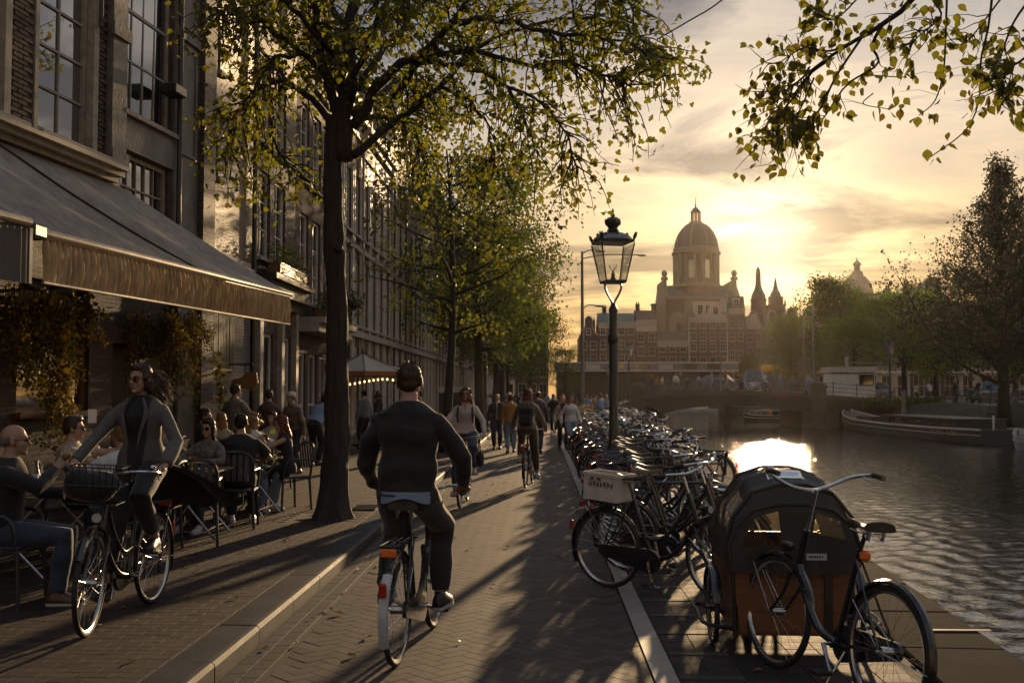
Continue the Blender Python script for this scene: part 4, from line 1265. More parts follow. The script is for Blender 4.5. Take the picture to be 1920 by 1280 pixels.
limb_def = [
    ([LP(638, 300, 13.5), LP(640, 200, 13.5), LP(652, 90, 13.55), LP(660, -40, 13.6), LP(672, -260, 13.4)], .135, .05),
    ([LP(632, 250, 13.5), LP(612, 160, 13.3), LP(592, 70, 13.1), LP(575, -30, 12.8), LP(545, -150, 12.5)], .075, .025),
    ([LP(655, 235, 13.5), LP(720, 140, 13.4), LP(790, 88, 13.2), LP(845, 40, 13.0), LP(890, -40, 12.8), LP(940, -150, 12.6)], .075, .02),
    ([LP(655, 290, 13.5), LP(700, 258, 13.6), LP(765, 205, 13.8), LP(820, 160, 14.0), LP(880, 95, 14.2), LP(935, 0, 14.4), LP(965, -90, 14.6)], .058, .018),
    ([LP(735, 180, 13.5), LP(790, 108, 13.3), LP(880, 92, 12.9), LP(980, 118, 12.5), LP(1090, 122, 12.1), LP(1190, 158, 11.8)], .045, .012),
    ([LP(760, 110, 13.3), LP(850, 118, 13.6), LP(930, 150, 14.0), LP(985, 220, 14.3), LP(1010, 290, 14.5)], .040, .010),
    ([LP(845, 40, 13.0), LP(930, 30, 12.6), LP(1030, 55, 12.2), LP(1130, 70, 11.9), LP(1225, 95, 11.7)], .040, .010),
    ([LP(640, 240, 13.5), LP(585, 190, 13.6), LP(520, 150, 13.9), LP(460, 170, 14.3), LP(420, 240, 14.6)], .055, .012),
    ([LP(640, 170, 13.5), LP(560, 95, 13.2), LP(480, 40, 13.0), LP(420, 30, 12.8)], .05, .012),
    ([LP(645, 200, 13.5), LP(620, 110, 15.0), LP(600, 60, 16.3), LP(600, 40, 17.5)], .06, .015),
    ([LP(660, 210, 13.5), LP(720, 160, 15.2), LP(790, 150, 16.6), LP(840, 190, 17.6)], .055, .014),
    ([LP(650, 190, 13.5), LP(690, 60, 12.3), LP(730, -20, 11.2), LP(780, -60, 10.4)], .05, .014),
    ([LP(665, 160, 13.5), LP(760, 30, 14.6), LP(850, -60, 15.6), LP(930, -90, 16.4)], .05, .014),
    ([LP(940, -150, 12.6), LP(1030, -90, 12.2), LP(1120, -30, 11.9), LP(1200, 20, 11.7)], .03, .010),
    ([LP(930, 150, 14.0), LP(1010, 190, 13.7), LP(1060, 250, 13.4), LP(1085, 325, 13.2)], .025, .008),
    ([LP(820, 160, 14.0), LP(880, 190, 14.4), LP(920, 260, 14.8), LP(930, 320, 15.0)], .025, .008),
    ([LP(870, 92, 12.9), LP(980, 50, 13.2), LP(1090, 30, 13.4), LP(1190, 60, 13.2), LP(1240, 110, 13.0)], .03, .009),
    ([LP(640, 250, 13.5), LP(700, 215, 14.6), LP(760, 235, 15.6), LP(800, 300, 16.2)], .04, .010),
    ([LP(560, 95, 13.2), LP(500, 110, 12.8), LP(450, 200, 12.6), LP(400, 290, 12.6)], .028, .008),
    ([LP(520, 150, 13.9), LP(500, 210, 14.2), LP(520, 290, 14.4), LP(560, 330, 14.4)], .028, .008),
    ([LP(640, 120, 13.5), LP(540, 10, 12.6), LP(460, -30, 12.2), LP(400, 20, 12.0)], .04, .010),
    ([LP(655, 60, 13.5), LP(560, -60, 14.2), LP(470, -120, 14.8)], .05, .014),
]
limbs = []; twigs = []; lp = []
for pts, ra, rb_ in limb_def:
    c = bez(pts, 14)
    c = [p + Vector(rng.normal(size=3)) * .02 * (i > 0) for i, p in enumerate(c)]
    limbs.append((c, [ra + (rb_ - ra) * i / 14 for i in range(15)]))
    Ln = sum((c[i + 1] - c[i]).length for i in range(14))
    spray(c, None, twigs, lp, rng, int(Ln * 15), .85, .75, 12, start=.22, spread=.085)
mesh_limbs(limbs, 9).build('limb', M_BARK, t, smooth='all')
mesh_limbs(twigs, 4).build('twigs', M_BARK2, t, kind='stuff')
P = np.array([tuple(p) for p in lp]); 
P = P[(P[:, 2] > 2.9)]
yy = P[:, 1] + rng.normal(size=len(P)) * .1
od = np.argsort(yy); P = P[od]
vis = np.where(P[:, 2] < 7.0)[0][:300]
msk = np.ones(len(P), bool); msk[vis] = False
leaf_parts(P[vis], .074, LEAF_LOBED, LM_BIG, rng, t)
link('crown', leaves_mesh('crown', P[msk], .074, LEAF_LOBED, LM_BIG, rng), t, 'stuff')


def tree_mesh(seed, h, tr, cb, cr, nl, lsize, cone=0.0, n_limb=22, droop=.35, squash=1.0, spread=.16, leaf=LEAF2, bare=0.0):
    """trunk + limbs mesh builder and leaf points for a free-standing tree"""
    rg = np.random.default_rng(seed)
    limbs, twigs, lp = [], [], []
    wob = rg.normal(size=2) * .12
    tp = [Vector((wob[0] * math.sin(f * 3), wob[1] * math.sin(f * 2.5 + .5) , f * h * (.84 if cone > 0 else .93))) for f in [i / 9 for i in range(10)]]
    limbs.append((tp, [tr * (1.25 if i == 0 else 1) * (1 - .86 * i / 9) for i in range(10)]))
    ch = h - cb
    for k in range(n_limb):
        f = (k + rg.random()) / n_limb
        z = cb + ch * (f ** .9) * .86 - .2
        a = k * 2.4 + rg.normal() * .4
        if cone > 0:
            R_ = cr * (1 - f) ** cone * rg.uniform(.55, 1.08) + .3
            rise = R_ * .62 + .1
        else:
            prof = math.sin(PI * min(1, .18 + .82 * f)) ** .6
            R_ = cr * prof * rg.uniform(.7, 1.12) + .2; rise = R_ * (.35 + .5 * f)
        e = Vector((math.cos(a) * R_, math.sin(a) * R_ * squash, z + rise))
        s = Vector((0, 0, z))
        i0 = min(z / (h * .93) * 9, 8.9); j = int(i0)
        s = tp[j].lerp(tp[j + 1], i0 - j)
        m_ = s.lerp(e, .5) + Vector((0, 0, -.06 * R_ + .02)) + Vector(rg.normal(size=3)) * .08 * R_
        c = bez([s, m_, e + Vector((0, 0, -droop * .3 * R_))], 8)
        rb_ = max(.018, tr * .42 * (1 - f * .7))
        limbs.append((c, [rb_ * (1 - .85 * i / 8) for i in range(9)]))
        nt = max(4, int(nl / n_limb / 14 * ((.15 + 1.7 * R_ / cr) if cone > 0 else 1)))
        spray(c, None, twigs, lp, rg, nt, max(.35, R_ * .42), droop, 14, start=.18 + bare, spread=spread)
    return limbs, twigs, np.array([tuple(p) for p in lp]), rg


def tree(label, loc, seed, h, tr, cb, cr, nl, lsize, mat, group=None, bark=None, name='street_tree', **k):
    limbs, twigs, P, rg = tree_mesh(seed, h, tr, cb, cr, nl, lsize, **k)
    t = thing(name, label, 'tree', loc, 0, group)
    mesh_limbs(limbs[:1], 12).build('trunk', bark or M_BARK2, t, smooth='all')
    mesh_limbs(limbs[1:], 6).build('limb', bark or M_BARK2, t, smooth='all', kind='stuff')
    mesh_limbs(twigs, 3).build('twigs', bark or M_BARK2, t, kind='stuff')
    link('crown', leaves_mesh('crown', P, lsize, LEAF2, mat, rg), t, 'stuff')
    return t

ROW = 'street trees along the kerb'
tree('slim young tree with thin yellow green leaves, second along the kerb from the big tree', (-2.57, 29.0, .1), 3, 8.9, .145, 3.2, 2.2, 3000, .115, LM_YOUNG, ROW, n_limb=26, spread=.13)
t1 = tree('dense green tree leaning over the street behind the slim young tree', (-2.4, 43.5, .1), 5, 11.6, .21, 3.4, 4.1, 12000, .165, LM_DENSE, ROW, n_limb=34, spread=.22)
dup(t1, (-2.45, 57.5, .1), 2.1, 'dense green tree further along the kerb, its trunk between the two wall lamps')
dup(t1, (-2.5, 71.5, .1), 4.0, 'dense green tree in the far part of the kerb row', scale=.95)
dup(t1, (-2.4, 86, .1), 5.2, 'last dense green tree at the far end of the kerb row', scale=.9)
dup(t1, (-1.0, 101, -.04), 1.2, 'tree on the square at the end of the street', scale=.85)
dup(t1, (-7.5, 118, -.04), 3.3, 'tree behind the crowd at the end of the street', scale=.9)
dup(t1, (3.0, 122, -.04), .7, 'small tree beside the pavilion', scale=.62)

# right bank
g = 'trees on the right bank'
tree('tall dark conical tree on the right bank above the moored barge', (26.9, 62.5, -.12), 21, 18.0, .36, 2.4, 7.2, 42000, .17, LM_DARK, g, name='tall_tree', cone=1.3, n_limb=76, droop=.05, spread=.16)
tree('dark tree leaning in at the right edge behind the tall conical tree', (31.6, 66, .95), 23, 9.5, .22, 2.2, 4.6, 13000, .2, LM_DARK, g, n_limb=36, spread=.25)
t2 = tree('bright green rounded tree just right of the white cabin', (31.2, 92, .95), 31, 9.3, .25, 3.0, 3.9, 14000, .22, LM_BRIGHT, g, n_limb=36, spread=.28)
dup(t2, (35.3, 96, .95), 2.0, 'bright green tree in the middle of the right bank row', scale=.8)
dup(t2, (28.4, 97, .95), 4.1, 'bright green tree behind the white cabin', scale=.8)
dup(t2, (38.5, 82, .95), 1.0, 'green tree between the lamp and the dark conical tree', scale=.86)
dup(t2, (44, 100, .95), 5.0, 'green tree far back on the right bank', scale=.95)
t3 = tree('round dark crowned tree standing against the sunset right of the spires', (30.5, 112, .9), 41, 13.6, .30, 3.0, 3.6, 14000, .25, LM_DENSE, g, n_limb=44, spread=.4)
dup(t3, (32.8, 140.5, .9), 2.2, 'olive green tree in front of the far gables', scale=.85)
dup(t3, (29.5, 150, -.04), 1.2, 'low olive tree beside the yellow market stall', scale=.55)
dup(t3, (10.5, 170, -.04), .5, 'small tree in front of the wide brick house across the bridge', scale=.34)
dup(t3, (18.5, 170, -.04), 2.5, 'small tree in front of the low brown house across the bridge', scale=.36)

# ---- branch hanging in from the top right ----------------------------------------
rng = np.random.default_rng(77)
HY = 6.2
HP = lambda px, py, y=HY: ((px - 1011) * y / 2000, y, 1.7 + (737 - py) * y / 2000 * 1.012)
t = thing('overhanging_tree', 'tree whose thin twigs and pointed leaves hang in from the top right', 'tree', (0, 0, 0))
b = MB(); b.tube([(2.35, -.6, -.1), (2.38, -.55, 1.5), (2.5, -.5, 3.2), (2.6, -.2, 5.0), (2.7, .2, 7.0)], [.26, .21, .18, .14, .08], 14); b.build('trunk', M_BARK, t, smooth='all')
main = [
    ([(2.6, -.2, 4.9), (2.75, 2.5, 5.0), HP(1850, -260, 5.4), HP(1735, -20, 6.0), HP(1660, 50), HP(1600, 85), HP(1540, 125), HP(1490, 165)], .034, .005),
    ([HP(1660, 50), HP(1640, 90, 6.3), HP(1650, 125, 6.3), HP(1590, 165, 6.4), HP(1540, 235, 6.5), HP(1500, 262, 6.5)], .012, .003),
    ([HP(1600, 85), HP(1560, 100, 6.1), HP(1510, 95, 6.0), HP(1460, 125, 5.9)], .010, .003),
    ([HP(1560, 115), HP(1520, 145, 6.4), HP(1480, 190, 6.5), HP(1440, 175, 6.5)], .010, .003),
    ([HP(1490, 165), HP(1470, 230, 6.2), HP(1450, 262, 6.2)], .007, .003),
    ([HP(1620, 75), HP(1570, 150, 6.0), HP(1540, 210, 5.9), HP(1500, 240, 5.9), HP(1470, 275, 5.9)], .009, .003),
    ([HP(1790, -160, 5.8), HP(1778, 60, 6.2), HP(1772, 140, 6.2), HP(1755, 195, 6.2), HP(1725, 222, 6.2)], .008, .003),
    ([HP(1885, -200, 5.6), HP(1862, 30, 6.0), HP(1842, 120, 6.0), HP(1838, 190, 6.0), HP(1812, 250, 6.0), HP(1745, 300, 6.0)], .009, .003),
    ([HP(1900, -20, 6.4), HP(1850, 45, 6.4), HP(1815, 85, 6.4), HP(1775, 95, 6.4)], .007, .003),
    ([HP(1990, 30, 5.7), HP(1930, 110, 5.7), HP(1890, 140, 5.7), HP(1872, 190, 5.7)], .012, .003),
    ([HP(1990, -60, 6.0), HP(1910, 40, 6.0), HP(1880, 110, 6.0), HP(1865, 130, 6.0)], .010, .003),
    ([HP(1735, -20, 6.0), HP(1770, 30, 6.1), HP(1750, 55, 6.1), HP(1725, 75, 6.1), HP(1700, 105, 6.1)], .008, .003),
    ([HP(1530, 150, 6.2), HP(1500, 215, 6.3), HP(1470, 245, 6.3), HP(1440, 275, 6.3)], .006, .003),
    ([HP(1530, 135, 6.2), HP(1485, 195, 6.3), HP(1465, 210, 6.3), HP(1435, 160, 6.3)], .006, .003),
    ([HP(1625, 145, 6.3), HP(1700, 150, 6.3), HP(1715, 140, 6.3)], .004, .0025),
    ([HP(1640, 180, 6.3), HP(1622, 200, 6.3), HP(1668, 210, 6.3)], .004, .0025),
    ([HP(1700, -80, 6.0), HP(1625, -10, 6.0), HP(1570, 40, 6.0), HP(1530, 25, 6.0)], .008, .003),
]
limbs = []; twigs = []; lp = []
dens = [18, 12, 17, 16, 12, 17, 6, 6, 13, 24, 20, 17, 10, 10, 3, 4, 20]
for (pts, ra, rb_), dn in zip(main, dens):
    c = bez(pts, 16); limbs.append((c, [ra + (rb_ - ra) * (i / 16) ** .7 for i in range(17)]))
    K = 17
    if dn <= 6:
        for q in (13, 15, 16): # bare hanging twig with a tuft at its end
            for _ in range(3): lp.append(c[q] + Vector(rng.normal(size=3)) * .03)
        for q in (8, 11):
            e = c[q] + Vector((rng.choice([-1, 1]) * .22, 0, .02)); twigs.append(([c[q], c[q].lerp(e, .5) + Vector((0, 0, .02)), e], [.004, .003, .002]))
            for _ in range(4): lp.append(e + Vector(rng.normal(size=3)) * .035)
    else:
        spray(c, None, twigs, lp, rng, dn, .25, .3, 4, start=.3, spread=.03)
b = mesh_limbs(limbs[:1], 8); b.build('branch', M_BARK2, t, smooth='all')
mesh_limbs([(a, [min(r, .005) for r in rs]) if False else (a, rs) for a, rs in limbs[1:]], 5).build('twigs', M_BARK2, t, kind='stuff')
mesh_limbs([(a, [r * .35 for r in rs]) for a, rs in twigs], 4).build('twigs', M_BARK2, t, kind='stuff')
P = np.array([tuple(p) for p in lp])
ok = (P[:, 1] > 5.0)
P = P[ok]
rng.shuffle(P)
inview = np.where((P[:, 2] < 1.7 + 740 * P[:, 1] / 2000))[0][:300]
msk = np.ones(len(P), bool); msk[inview] = False
leaf_parts(P[inview], .052, LEAF_OVATE, LM_HANG, rng, t, droop=1.1)
if msk.any(): link('crown', leaves_mesh('crown', P[msk], .052, LEAF_OVATE, LM_HANG, rng, 1.1), t, 'stuff')
# crown above the frame and round its trunk
lp = []; tw2 = []
for k in range(26):
    a = k * 2.4; c = bez([(2.65, 0, 5.2 + .08 * k), (2.65 + math.cos(a) * 1.0, math.sin(a) * 1.0, 6.2 + .08 * k), (2.65 + math.cos(a) * 2.2, -.3 + math.sin(a) * 2.0, 6.3 + .09 * k)], 8)
    spray(c, None, tw2, lp, rng, 7, .7, .5, 12, start=.3, spread=.1)
P = np.array([tuple(p) for p in lp])
link('crown', leaves_mesh('crown', P, .085, LEAF2, LM_HANG, rng, .8), t, 'stuff')
mesh_limbs(tw2, 3).build('twigs', M_BARK2, t, kind='stuff')
# overhead cable at the top of the frame
b = MB(); c = [Vector(HP(1235, 75, 15.5)), Vector(HP(1300, 38, 15.2)), Vector(HP(1360, 0, 15)), Vector(HP(1500, -120, 14.2))]
b.tube(bez(c, 12), .012, 5); tag(b.build('overhead_cable', M_IRON), 'thin dark overhead cable crossing the sky right of the big tree', 'cable')
# ================================================================== LAMPS
M_LAMPIRON = pbr('lamp_iron', (0.016, 0.017, 0.015), 0.35, 0.0, var=0.3, scale=10, bump=0.002, bscale=60, spec=.6)
M_BRASS = pbr('dull_brass', (0.30, 0.19, 0.07), 0.35, 1.0, var=.2, scale=12)


def lamp_post(name, label, loc, group, rz=0.0):
    t = thing(name, label, 'street lamp', loc, rz, group)
    b = MB()
    b.lathe([(.20, 0), (.20, .12), (.17, .16), (.165, .34), (.20, .38), (.20, .44), (.15, .5), (.135, .72), (.16, .76), (.165, .80), (.13, .84), (.105, .95), (.10, 1.15), (.088, 1.2), (.085, 2.62), (.078, 2.64), (.108, 2.7), (.11, 2.78), (.078, 2.83), (.07, 3.18), (.085, 3.22), (.085, 3.27), (.05, 3.33), (.04, 3.38)], n=16)
    b.build('post', M_LAMPIRON, t, smooth=True)
    for s_ in (-1, 1):
        b = MB(); b.tube(bez([(0, 0, 3.34), (s_ * .045, 0, 3.42), (s_ * .12, 0, 3.54), (s_ * .165, 0, 3.65), (s_ * .14, 0, 3.74)], 12), .022, 8); b.build('fork_arm', M_LAMPIRON, t, smooth=True)
    zb, zt = 3.75, 4.42; rb_, rt = .24, .40
    ph = PI / 4; n = 4
    b = MB(); b.lathe([(.28, zb - .03), (.29, zb), (.26, zb + .02)], n=n, ph=ph); b.lathe([(.07, zb + .021), (.05, zb + .06), (.03, zb + .1)], n=10); b.build('lantern_floor', M_LAMPIRON, t)
    cor = lambda k, r, z: Vector((r * math.sqrt(2) * .82 * math.cos(ph + k * PI / 2), r * math.sqrt(2) * .82 * math.sin(ph + k * PI / 2), z))
    for k in range(4):
        b = MB(); b.tube([cor(k, rb_, zb), cor(k, rt, zt)], .014, 6); b.build('corner_bar', M_LAMPIRON, t)
        p = [cor(k, rb_ - .005, zb + .01), cor(k + 1, rb_ - .005, zb + .01), cor(k + 1, rt - .005, zt - .01), cor(k, rt - .005, zt - .01)]
        m_ = sum(p, Vector()) / 4; nn = Vector((m_.x, m_.y, 0)).normalized() * .004
        b = MB(); b.add([q + nn for q in p] + [q - nn for q in p], [(0, 1, 2, 3), (7, 6, 5, 4), (0, 4, 5, 1), (1, 5, 6, 2), (2, 6, 7, 3), (3, 7, 4, 0)]); b.build('pane', M_CLEAR, t)
    b = MB(); b.lathe([(.38, zt), (.46, zt + .01), (.47, zt + .05), (.41, zt + .06)], n=n, ph=ph); b.build('eaves', M_LAMPIRON, t)
    for k in range(4):
        c = cor(k, rt, zt + .05); o_ = Vector((c.x, c.y, 0)).normalized(); c = o_ * .44 + Vector((0, 0, zt + .045)); sd = Vector((-o_.y, o_.x, 0))
        b = MB()
        for a in (-.6, 0, .6):
            d = o_ * .45 + sd * a * .5 + Vector((0, 0, 1)); d.normalize()
            b.tube([c, c + d * .07, c + d * .15], [.016, .028, .005], 6)
        b.build('palmette', M_LAMPIRON, t)
    b = MB(); b.lathe([(.39, zt + .06), (.37, zt + .1), (.30, zt + .155), (.19, zt + .195), (.09, zt + .215)], n=16); b.build('roof', pbr('lantern_roof', (.16, .16, .15), .25, .8), t, smooth=True)
    for k in range(8):
        a = 2 * PI * k / 8
        b = MB(); b.ell((.305 * math.cos(a), .305 * math.sin(a), zt + .15), (.03, .03, .035), 8, 6); b.build('roof_boss', M_LAMPIRON, t)
    b = MB(); b.lathe([(.10, zt + .21), (.12, zt + .24), (.085, zt + .27), (.10, zt + .30)], n=14); b.build('crown_base', M_LAMPIRON, t)
    b = MB()
    b.lathe([(.10, zt + .30), (.15, zt + .36), (.15, zt + .42), (.10, zt + .47), (.04, zt + .48)], n=14)
    for k in range(8):
        a = 2 * PI * k / 8; b.ell((.142 * math.cos(a), .142 * math.sin(a), zt + .39), (.024, .024, .055), 6, 5)
    b.lathe([(.03, zt + .48), (.05, zt + .51), (.03, zt + .54), (.014, zt + .56), (.035, zt + .58), (.004, zt + .64)], n=8)
    b.build('crown', M_LAMPIRON, t, smooth=True)
    b = MB(); b.lathe([(.035, zb + .10), (.045, zb + .13), (.02, zb + .16), (.02, zb + .2)], n=10); b.build('burner', M_BRASS, t)
    b = MB(); b.lathe([(.022, zb + .19), (.07, zb + .24), (.085, zb + .30)], n=12, cap=False); b.build('burner_glass', M_CLEAR, t)
    return t

l0 = lamp_post('street_lamp', 'tall crowned street lamp with a clear lantern standing among the parked bicycles', (1.25, 18.0, 0), 'crowned street lamps', .25)
l0.scale = (.88, .88, .955)
for (x, y, z, lb) in [(-2.22, 44, .1, 'crowned street lamp under the trees on the left kerb, nearest of that side'), (-2.15, 65, .1, 'crowned street lamp under the trees behind the nearest left one'),
                      (-2.0, 92, -.04, 'small far street lamp at the end of the left kerb'), (7.25, 86.6, 1.1, 'street lamp on the left end of the bridge'),
                      (6.8, 104, -.06, 'street lamp just left of the main lamp post, beyond the bridge'), (26.7, 82, 1.05, 'street lamp on the right bank beside the white cabin')]:
    dup(l0, (x, y, z), .4, lb)
# grey mast with two curved arms
M_GREYP = pbr('galvanised_mast', (0.16, 0.165, 0.17), .45, .4, var=.2, scale=3)
t = thing('lamp_mast', 'tall grey mast with outreach lamps beside the tree crowns', 'lamp mast', (2.43, 60, -.02))
b = MB(); b.tube([(0, 0, 0), (0, 0, 1.2), (0, 0, 9.7)], [.14, .12, .07], 10); b.build('pole', M_GREYP, t)
for (z, L) in ((6.45, .8), (9.55, .9), (9.3, 3.2)):
    b = MB(); b.tube(bez([(0, 0, z), (L * .4, 0, z + .22), (L, 0, z + .2)], 8), .03, 6); b.build('arm', M_GREYP, t)
    b = MB(); b.ell((L + .16, 0, z + .17), (.26, .1, .06), 10, 6); b.build('lamp_head', M_GREYP, t)
for (x, y, h, lb) in ((24.9, 101, 9.8, 'thin grey tram mast right of the yellow stall'), (25.9, 101.5, 11, 'taller thin grey tram mast beside its twin')):
    t = thing('tram_mast', lb, 'mast', (x, y, .9)); b = MB(); b.tube([(0, 0, -.95), (0, 0, h - 2)], [.13, .09], 8); b.build('pole', M_GREYP, t)
    b = MB(); b.tube([(0, 0, h - 2), (0, 0, h - 1.8)], [.12, .03], 8); b.build('cap', M_GREYP, t)
t = thing('light_mast', 'mast with a flat cluster of floodlights behind the white cabin', 'lamp mast', (33.0, 121, .97))
b = MB(); b.tube([(0, 0, 0), (0, 0, 6.4)], [.1, .07], 8); b.build('pole', M_GREYP, t)
b = MB(); b.tube([(-1.1, 0, 6.4), (1.1, 0, 6.4)], .05, 6); b.build('crossbar', M_GREYP, t)
for x in (-1.1, -.5, .5, 1.1):
    b = MB(); b.cbox((x, 0, 6.5), (.4, .4, .1)); b.build('lamp_head', M_GREYP, t)
t = thing('light_mast', 'slim mast with a small lamp cluster on the bridge in front of the glass car', 'lamp mast', (14.9, 88, 1.74))
b = MB(); b.tube([(0, 0, 0), (0, 0, 3.0)], [.09, .07], 8); b.build('pole', M_GREYP, t)
for x in (-.25, .25):
    b = MB(); b.cbox((x, 0, 3.05), (.35, .3, .1)); b.build('lamp_head', M_GREYP, t)

# ================================================================== AWNING
M_AWN = pbr('striped_awning_cloth', (0.115, 0.105, 0.098), .75, var=.15, scale=5)
def striped(name, c1, c2, freq, axis=0):
    m = bpy.data.materials.new(name); m.use_nodes = True; m.node_tree.nodes.clear(); t = NT(m.node_tree)
    tc = t.node('ShaderNodeTexCoord'); uv = t.node('ShaderNodeUVMap')
    sp = t.node('ShaderNodeSeparateXYZ', {0: uv.outputs[0]})
    s1 = t.math('FRACT', t.math('MULTIPLY', sp.outputs[axis], freq))
    nz = t.node('ShaderNodeTexNoise', {'Vector': tc.outputs['Object'], 'Scale': 6.0, 'Detail': 5.0})
    f = t.ramp(s1, [(0.0, (0, 0, 0)), (0.46, (0, 0, 0)), (0.5, (1, 1, 1)), (0.96, (1, 1, 1)), (1.0, (0, 0, 0))])
    c = t.mix(f, (*c1, 1), (*c2, 1)); c = t.mix(1.0, c, t.ramp(nz.outputs[0], [(.3, (.8,) * 3), (.7, (1.2,) * 3)]), 'MULTIPLY')
    d = t.node('ShaderNodeBsdfPrincipled', {'Base Color': c, 'Roughness': .8})
    tr = t.node('ShaderNodeBsdfTranslucent', {'Color': c})
    mx = t.node('ShaderNodeMixShader', {0: .2, 1: d, 2: tr})
    t.node('ShaderNodeOutputMaterial', {'Surface': mx})
    return m
def uv_sheet(name, fn, nu, nv, mat, parent, smooth='all'):
    b = MB(); b.sheet(fn, nu, nv); o = b.build(name, mat, parent, smooth=smooth, recalc=False)
    me = o.data; ul = me.uv_layers.new(name='UVMap')
    W1 = nu + 1
    for l in me.loops:
        i = l.vertex_index; ul.data[l.index].uv = ((i % W1) / nu, (i // W1) / nv)
    return o
M_AWNS = striped('awning_stripes', (0.42, 0.39, 0.36), (0.25, 0.24, 0.235), 58)
M_VAL = striped('valance_cloth', (0.68, 0.50, 0.29), (0.58, 0.42, 0.25), 64)
M_GOLDTRIM = pbr('cream_awning_rail', (0.52, 0.44, 0.33), .32, .2, var=.12, scale=4)
t = thing('awning', 'large grey striped cafe awning with a pleated golden valance', 'awning', (0, 0, 0))
FA, FB = Vector((-5.255, 11.1, 3.40)), Vector((-4.325, 18.2, 3.42))
WA, WB = Vector((nearX(8.9) + .04, 8.9, 4.80)), Vector((nearX(15.9) + .04, 15.9, 4.80))
def awn(u_, v_):
    p = FA.lerp(FB, u_).lerp(WA.lerp(WB, u_), v_)
    sag = -.055 * math.sin(PI * v_) * (1 + .6 * math.sin(u_ * 17)) - .018 * (1 - v_) * math.sin(u_ * 2 * PI * 3) ** 2 + .012 * mnoise.noise((u_ * 14, v_ * 4, 0))
    return p + Vector((0, 0, sag + .008 * math.sin(u_ * 58 * 2 * PI)))
uv_sheet('canopy_cloth', awn, 464, 14, M_AWNS, t)
b = MB(); b.tube([awn(.535, v_ / 10) + Vector((0, 0, .012)) for v_ in range(11)], .018, 6); b.build('seam_strip', M_IRON, t)
b = MB(); b.tube([FA + Vector((.02, -.1, -.02)), FA.lerp(FB, .63) + Vector((.02, 0, -.02))], .055, 10); b.build('front_rail', M_GOLDTRIM, t, smooth=True)
b = MB(); b.tube([FA.lerp(FB, .631) + Vector((.02, 0, -.02)), FB + Vector((.02, .1, -.02))], .045, 10); b.build('front_rail', M_GOLDTRIM, t, smooth=True)
b = MB(); b.cbox(FA + Vector((-.12, -.22, -.02)), (.42, .3, .16), bev=.03); b.build('arm_box', M_IRON, t)
VA, VB = FA + Vector((.03, -.02, -.06)), FB + Vector((.03, .02, -.06))
rv = random.Random(5); phs = [rv.uniform(0, 6.28) for _ in range(8)]
def val(u_, v_):
    p = VA.lerp(VB, u_); n = Vector((.99, -.13, 0))
    a = .012 + .032 * math.sin(PI * min(1, v_ * 1.02)) ** .7
    wv = math.sin(u_ * 64 * 2 * PI + 1.3 * math.sin(u_ * 40 + phs[0]) + .8 * math.sin(v_ * 3 + u_ * 80)) + .45 * math.sin(u_ * 150 * 2 * PI + phs[1] + v_ * 2)
    return p + n * (a * wv) + Vector((0, 0, -.46 * v_))
uv_sheet('valance', val, 900, 6, M_VAL, t)
b = MB(); b.tube([VA + Vector((0, -.01, -.475)), VB + Vector((0, .01, -.475))], .018, 6); b.build('hem_bar', M_GOLDTRIM, t)
b = MB(); b.tube([VA + Vector((.01, -.01, -.005)), VB + Vector((.01, .01, -.005))], .012, 6); b.build('piping', M_GOLDTRIM, t)
for u_ in (.02, .5, .97):
    b = MB(); p = FA.lerp(FB, u_); q = Vector((nearX(p.y - .6) + .02, p.y - .6, 3.1)); b.tube([p + Vector((-.05, 0, -.04)), p.lerp(q, .5) + Vector((0, .35, .1)), q], .025, 8); b.build('folding_arm', M_IRON, t)
# neighbouring awning, only its corner shows
t = thing('awning', 'corner of a second grey awning at the left edge of the picture', 'awning', (0, 0, 0))
GA, GB = Vector((-5.72, 6.0, 3.38)), Vector((-5.14, 10.55, 3.42))
uv_sheet('canopy_cloth', lambda u_, v_: GA.lerp(GB, u_).lerp(Vector((nearX(3.8), 3.8, 4.78)).lerp(Vector((nearX(8.5), 8.5, 4.78)), u_), v_) + Vector((0, 0, .008 * math.sin(u_ * 40 * 2 * PI))), 240, 10, M_AWNS, t)
b = MB(); b.tube([GA, GB], .05, 10); b.build('front_rail', M_GOLDTRIM, t)
b = MB(); b.sheet(lambda u_, v_: GA.lerp(GB, u_) + Vector((-.01 + .006 * math.sin(u_ * 260), 0, -.06 - .56 * v_)), 160, 1); b.build('valance', M_AWN, t)
for k in range(9):
    b = MB(); p = GA.lerp(GB, k / 8); b.box(p.x + .005, p.x + .03, p.y - .03, p.y + .03, p.z - .62, p.z - .06); b.build('valance_batten', M_AWN, t)

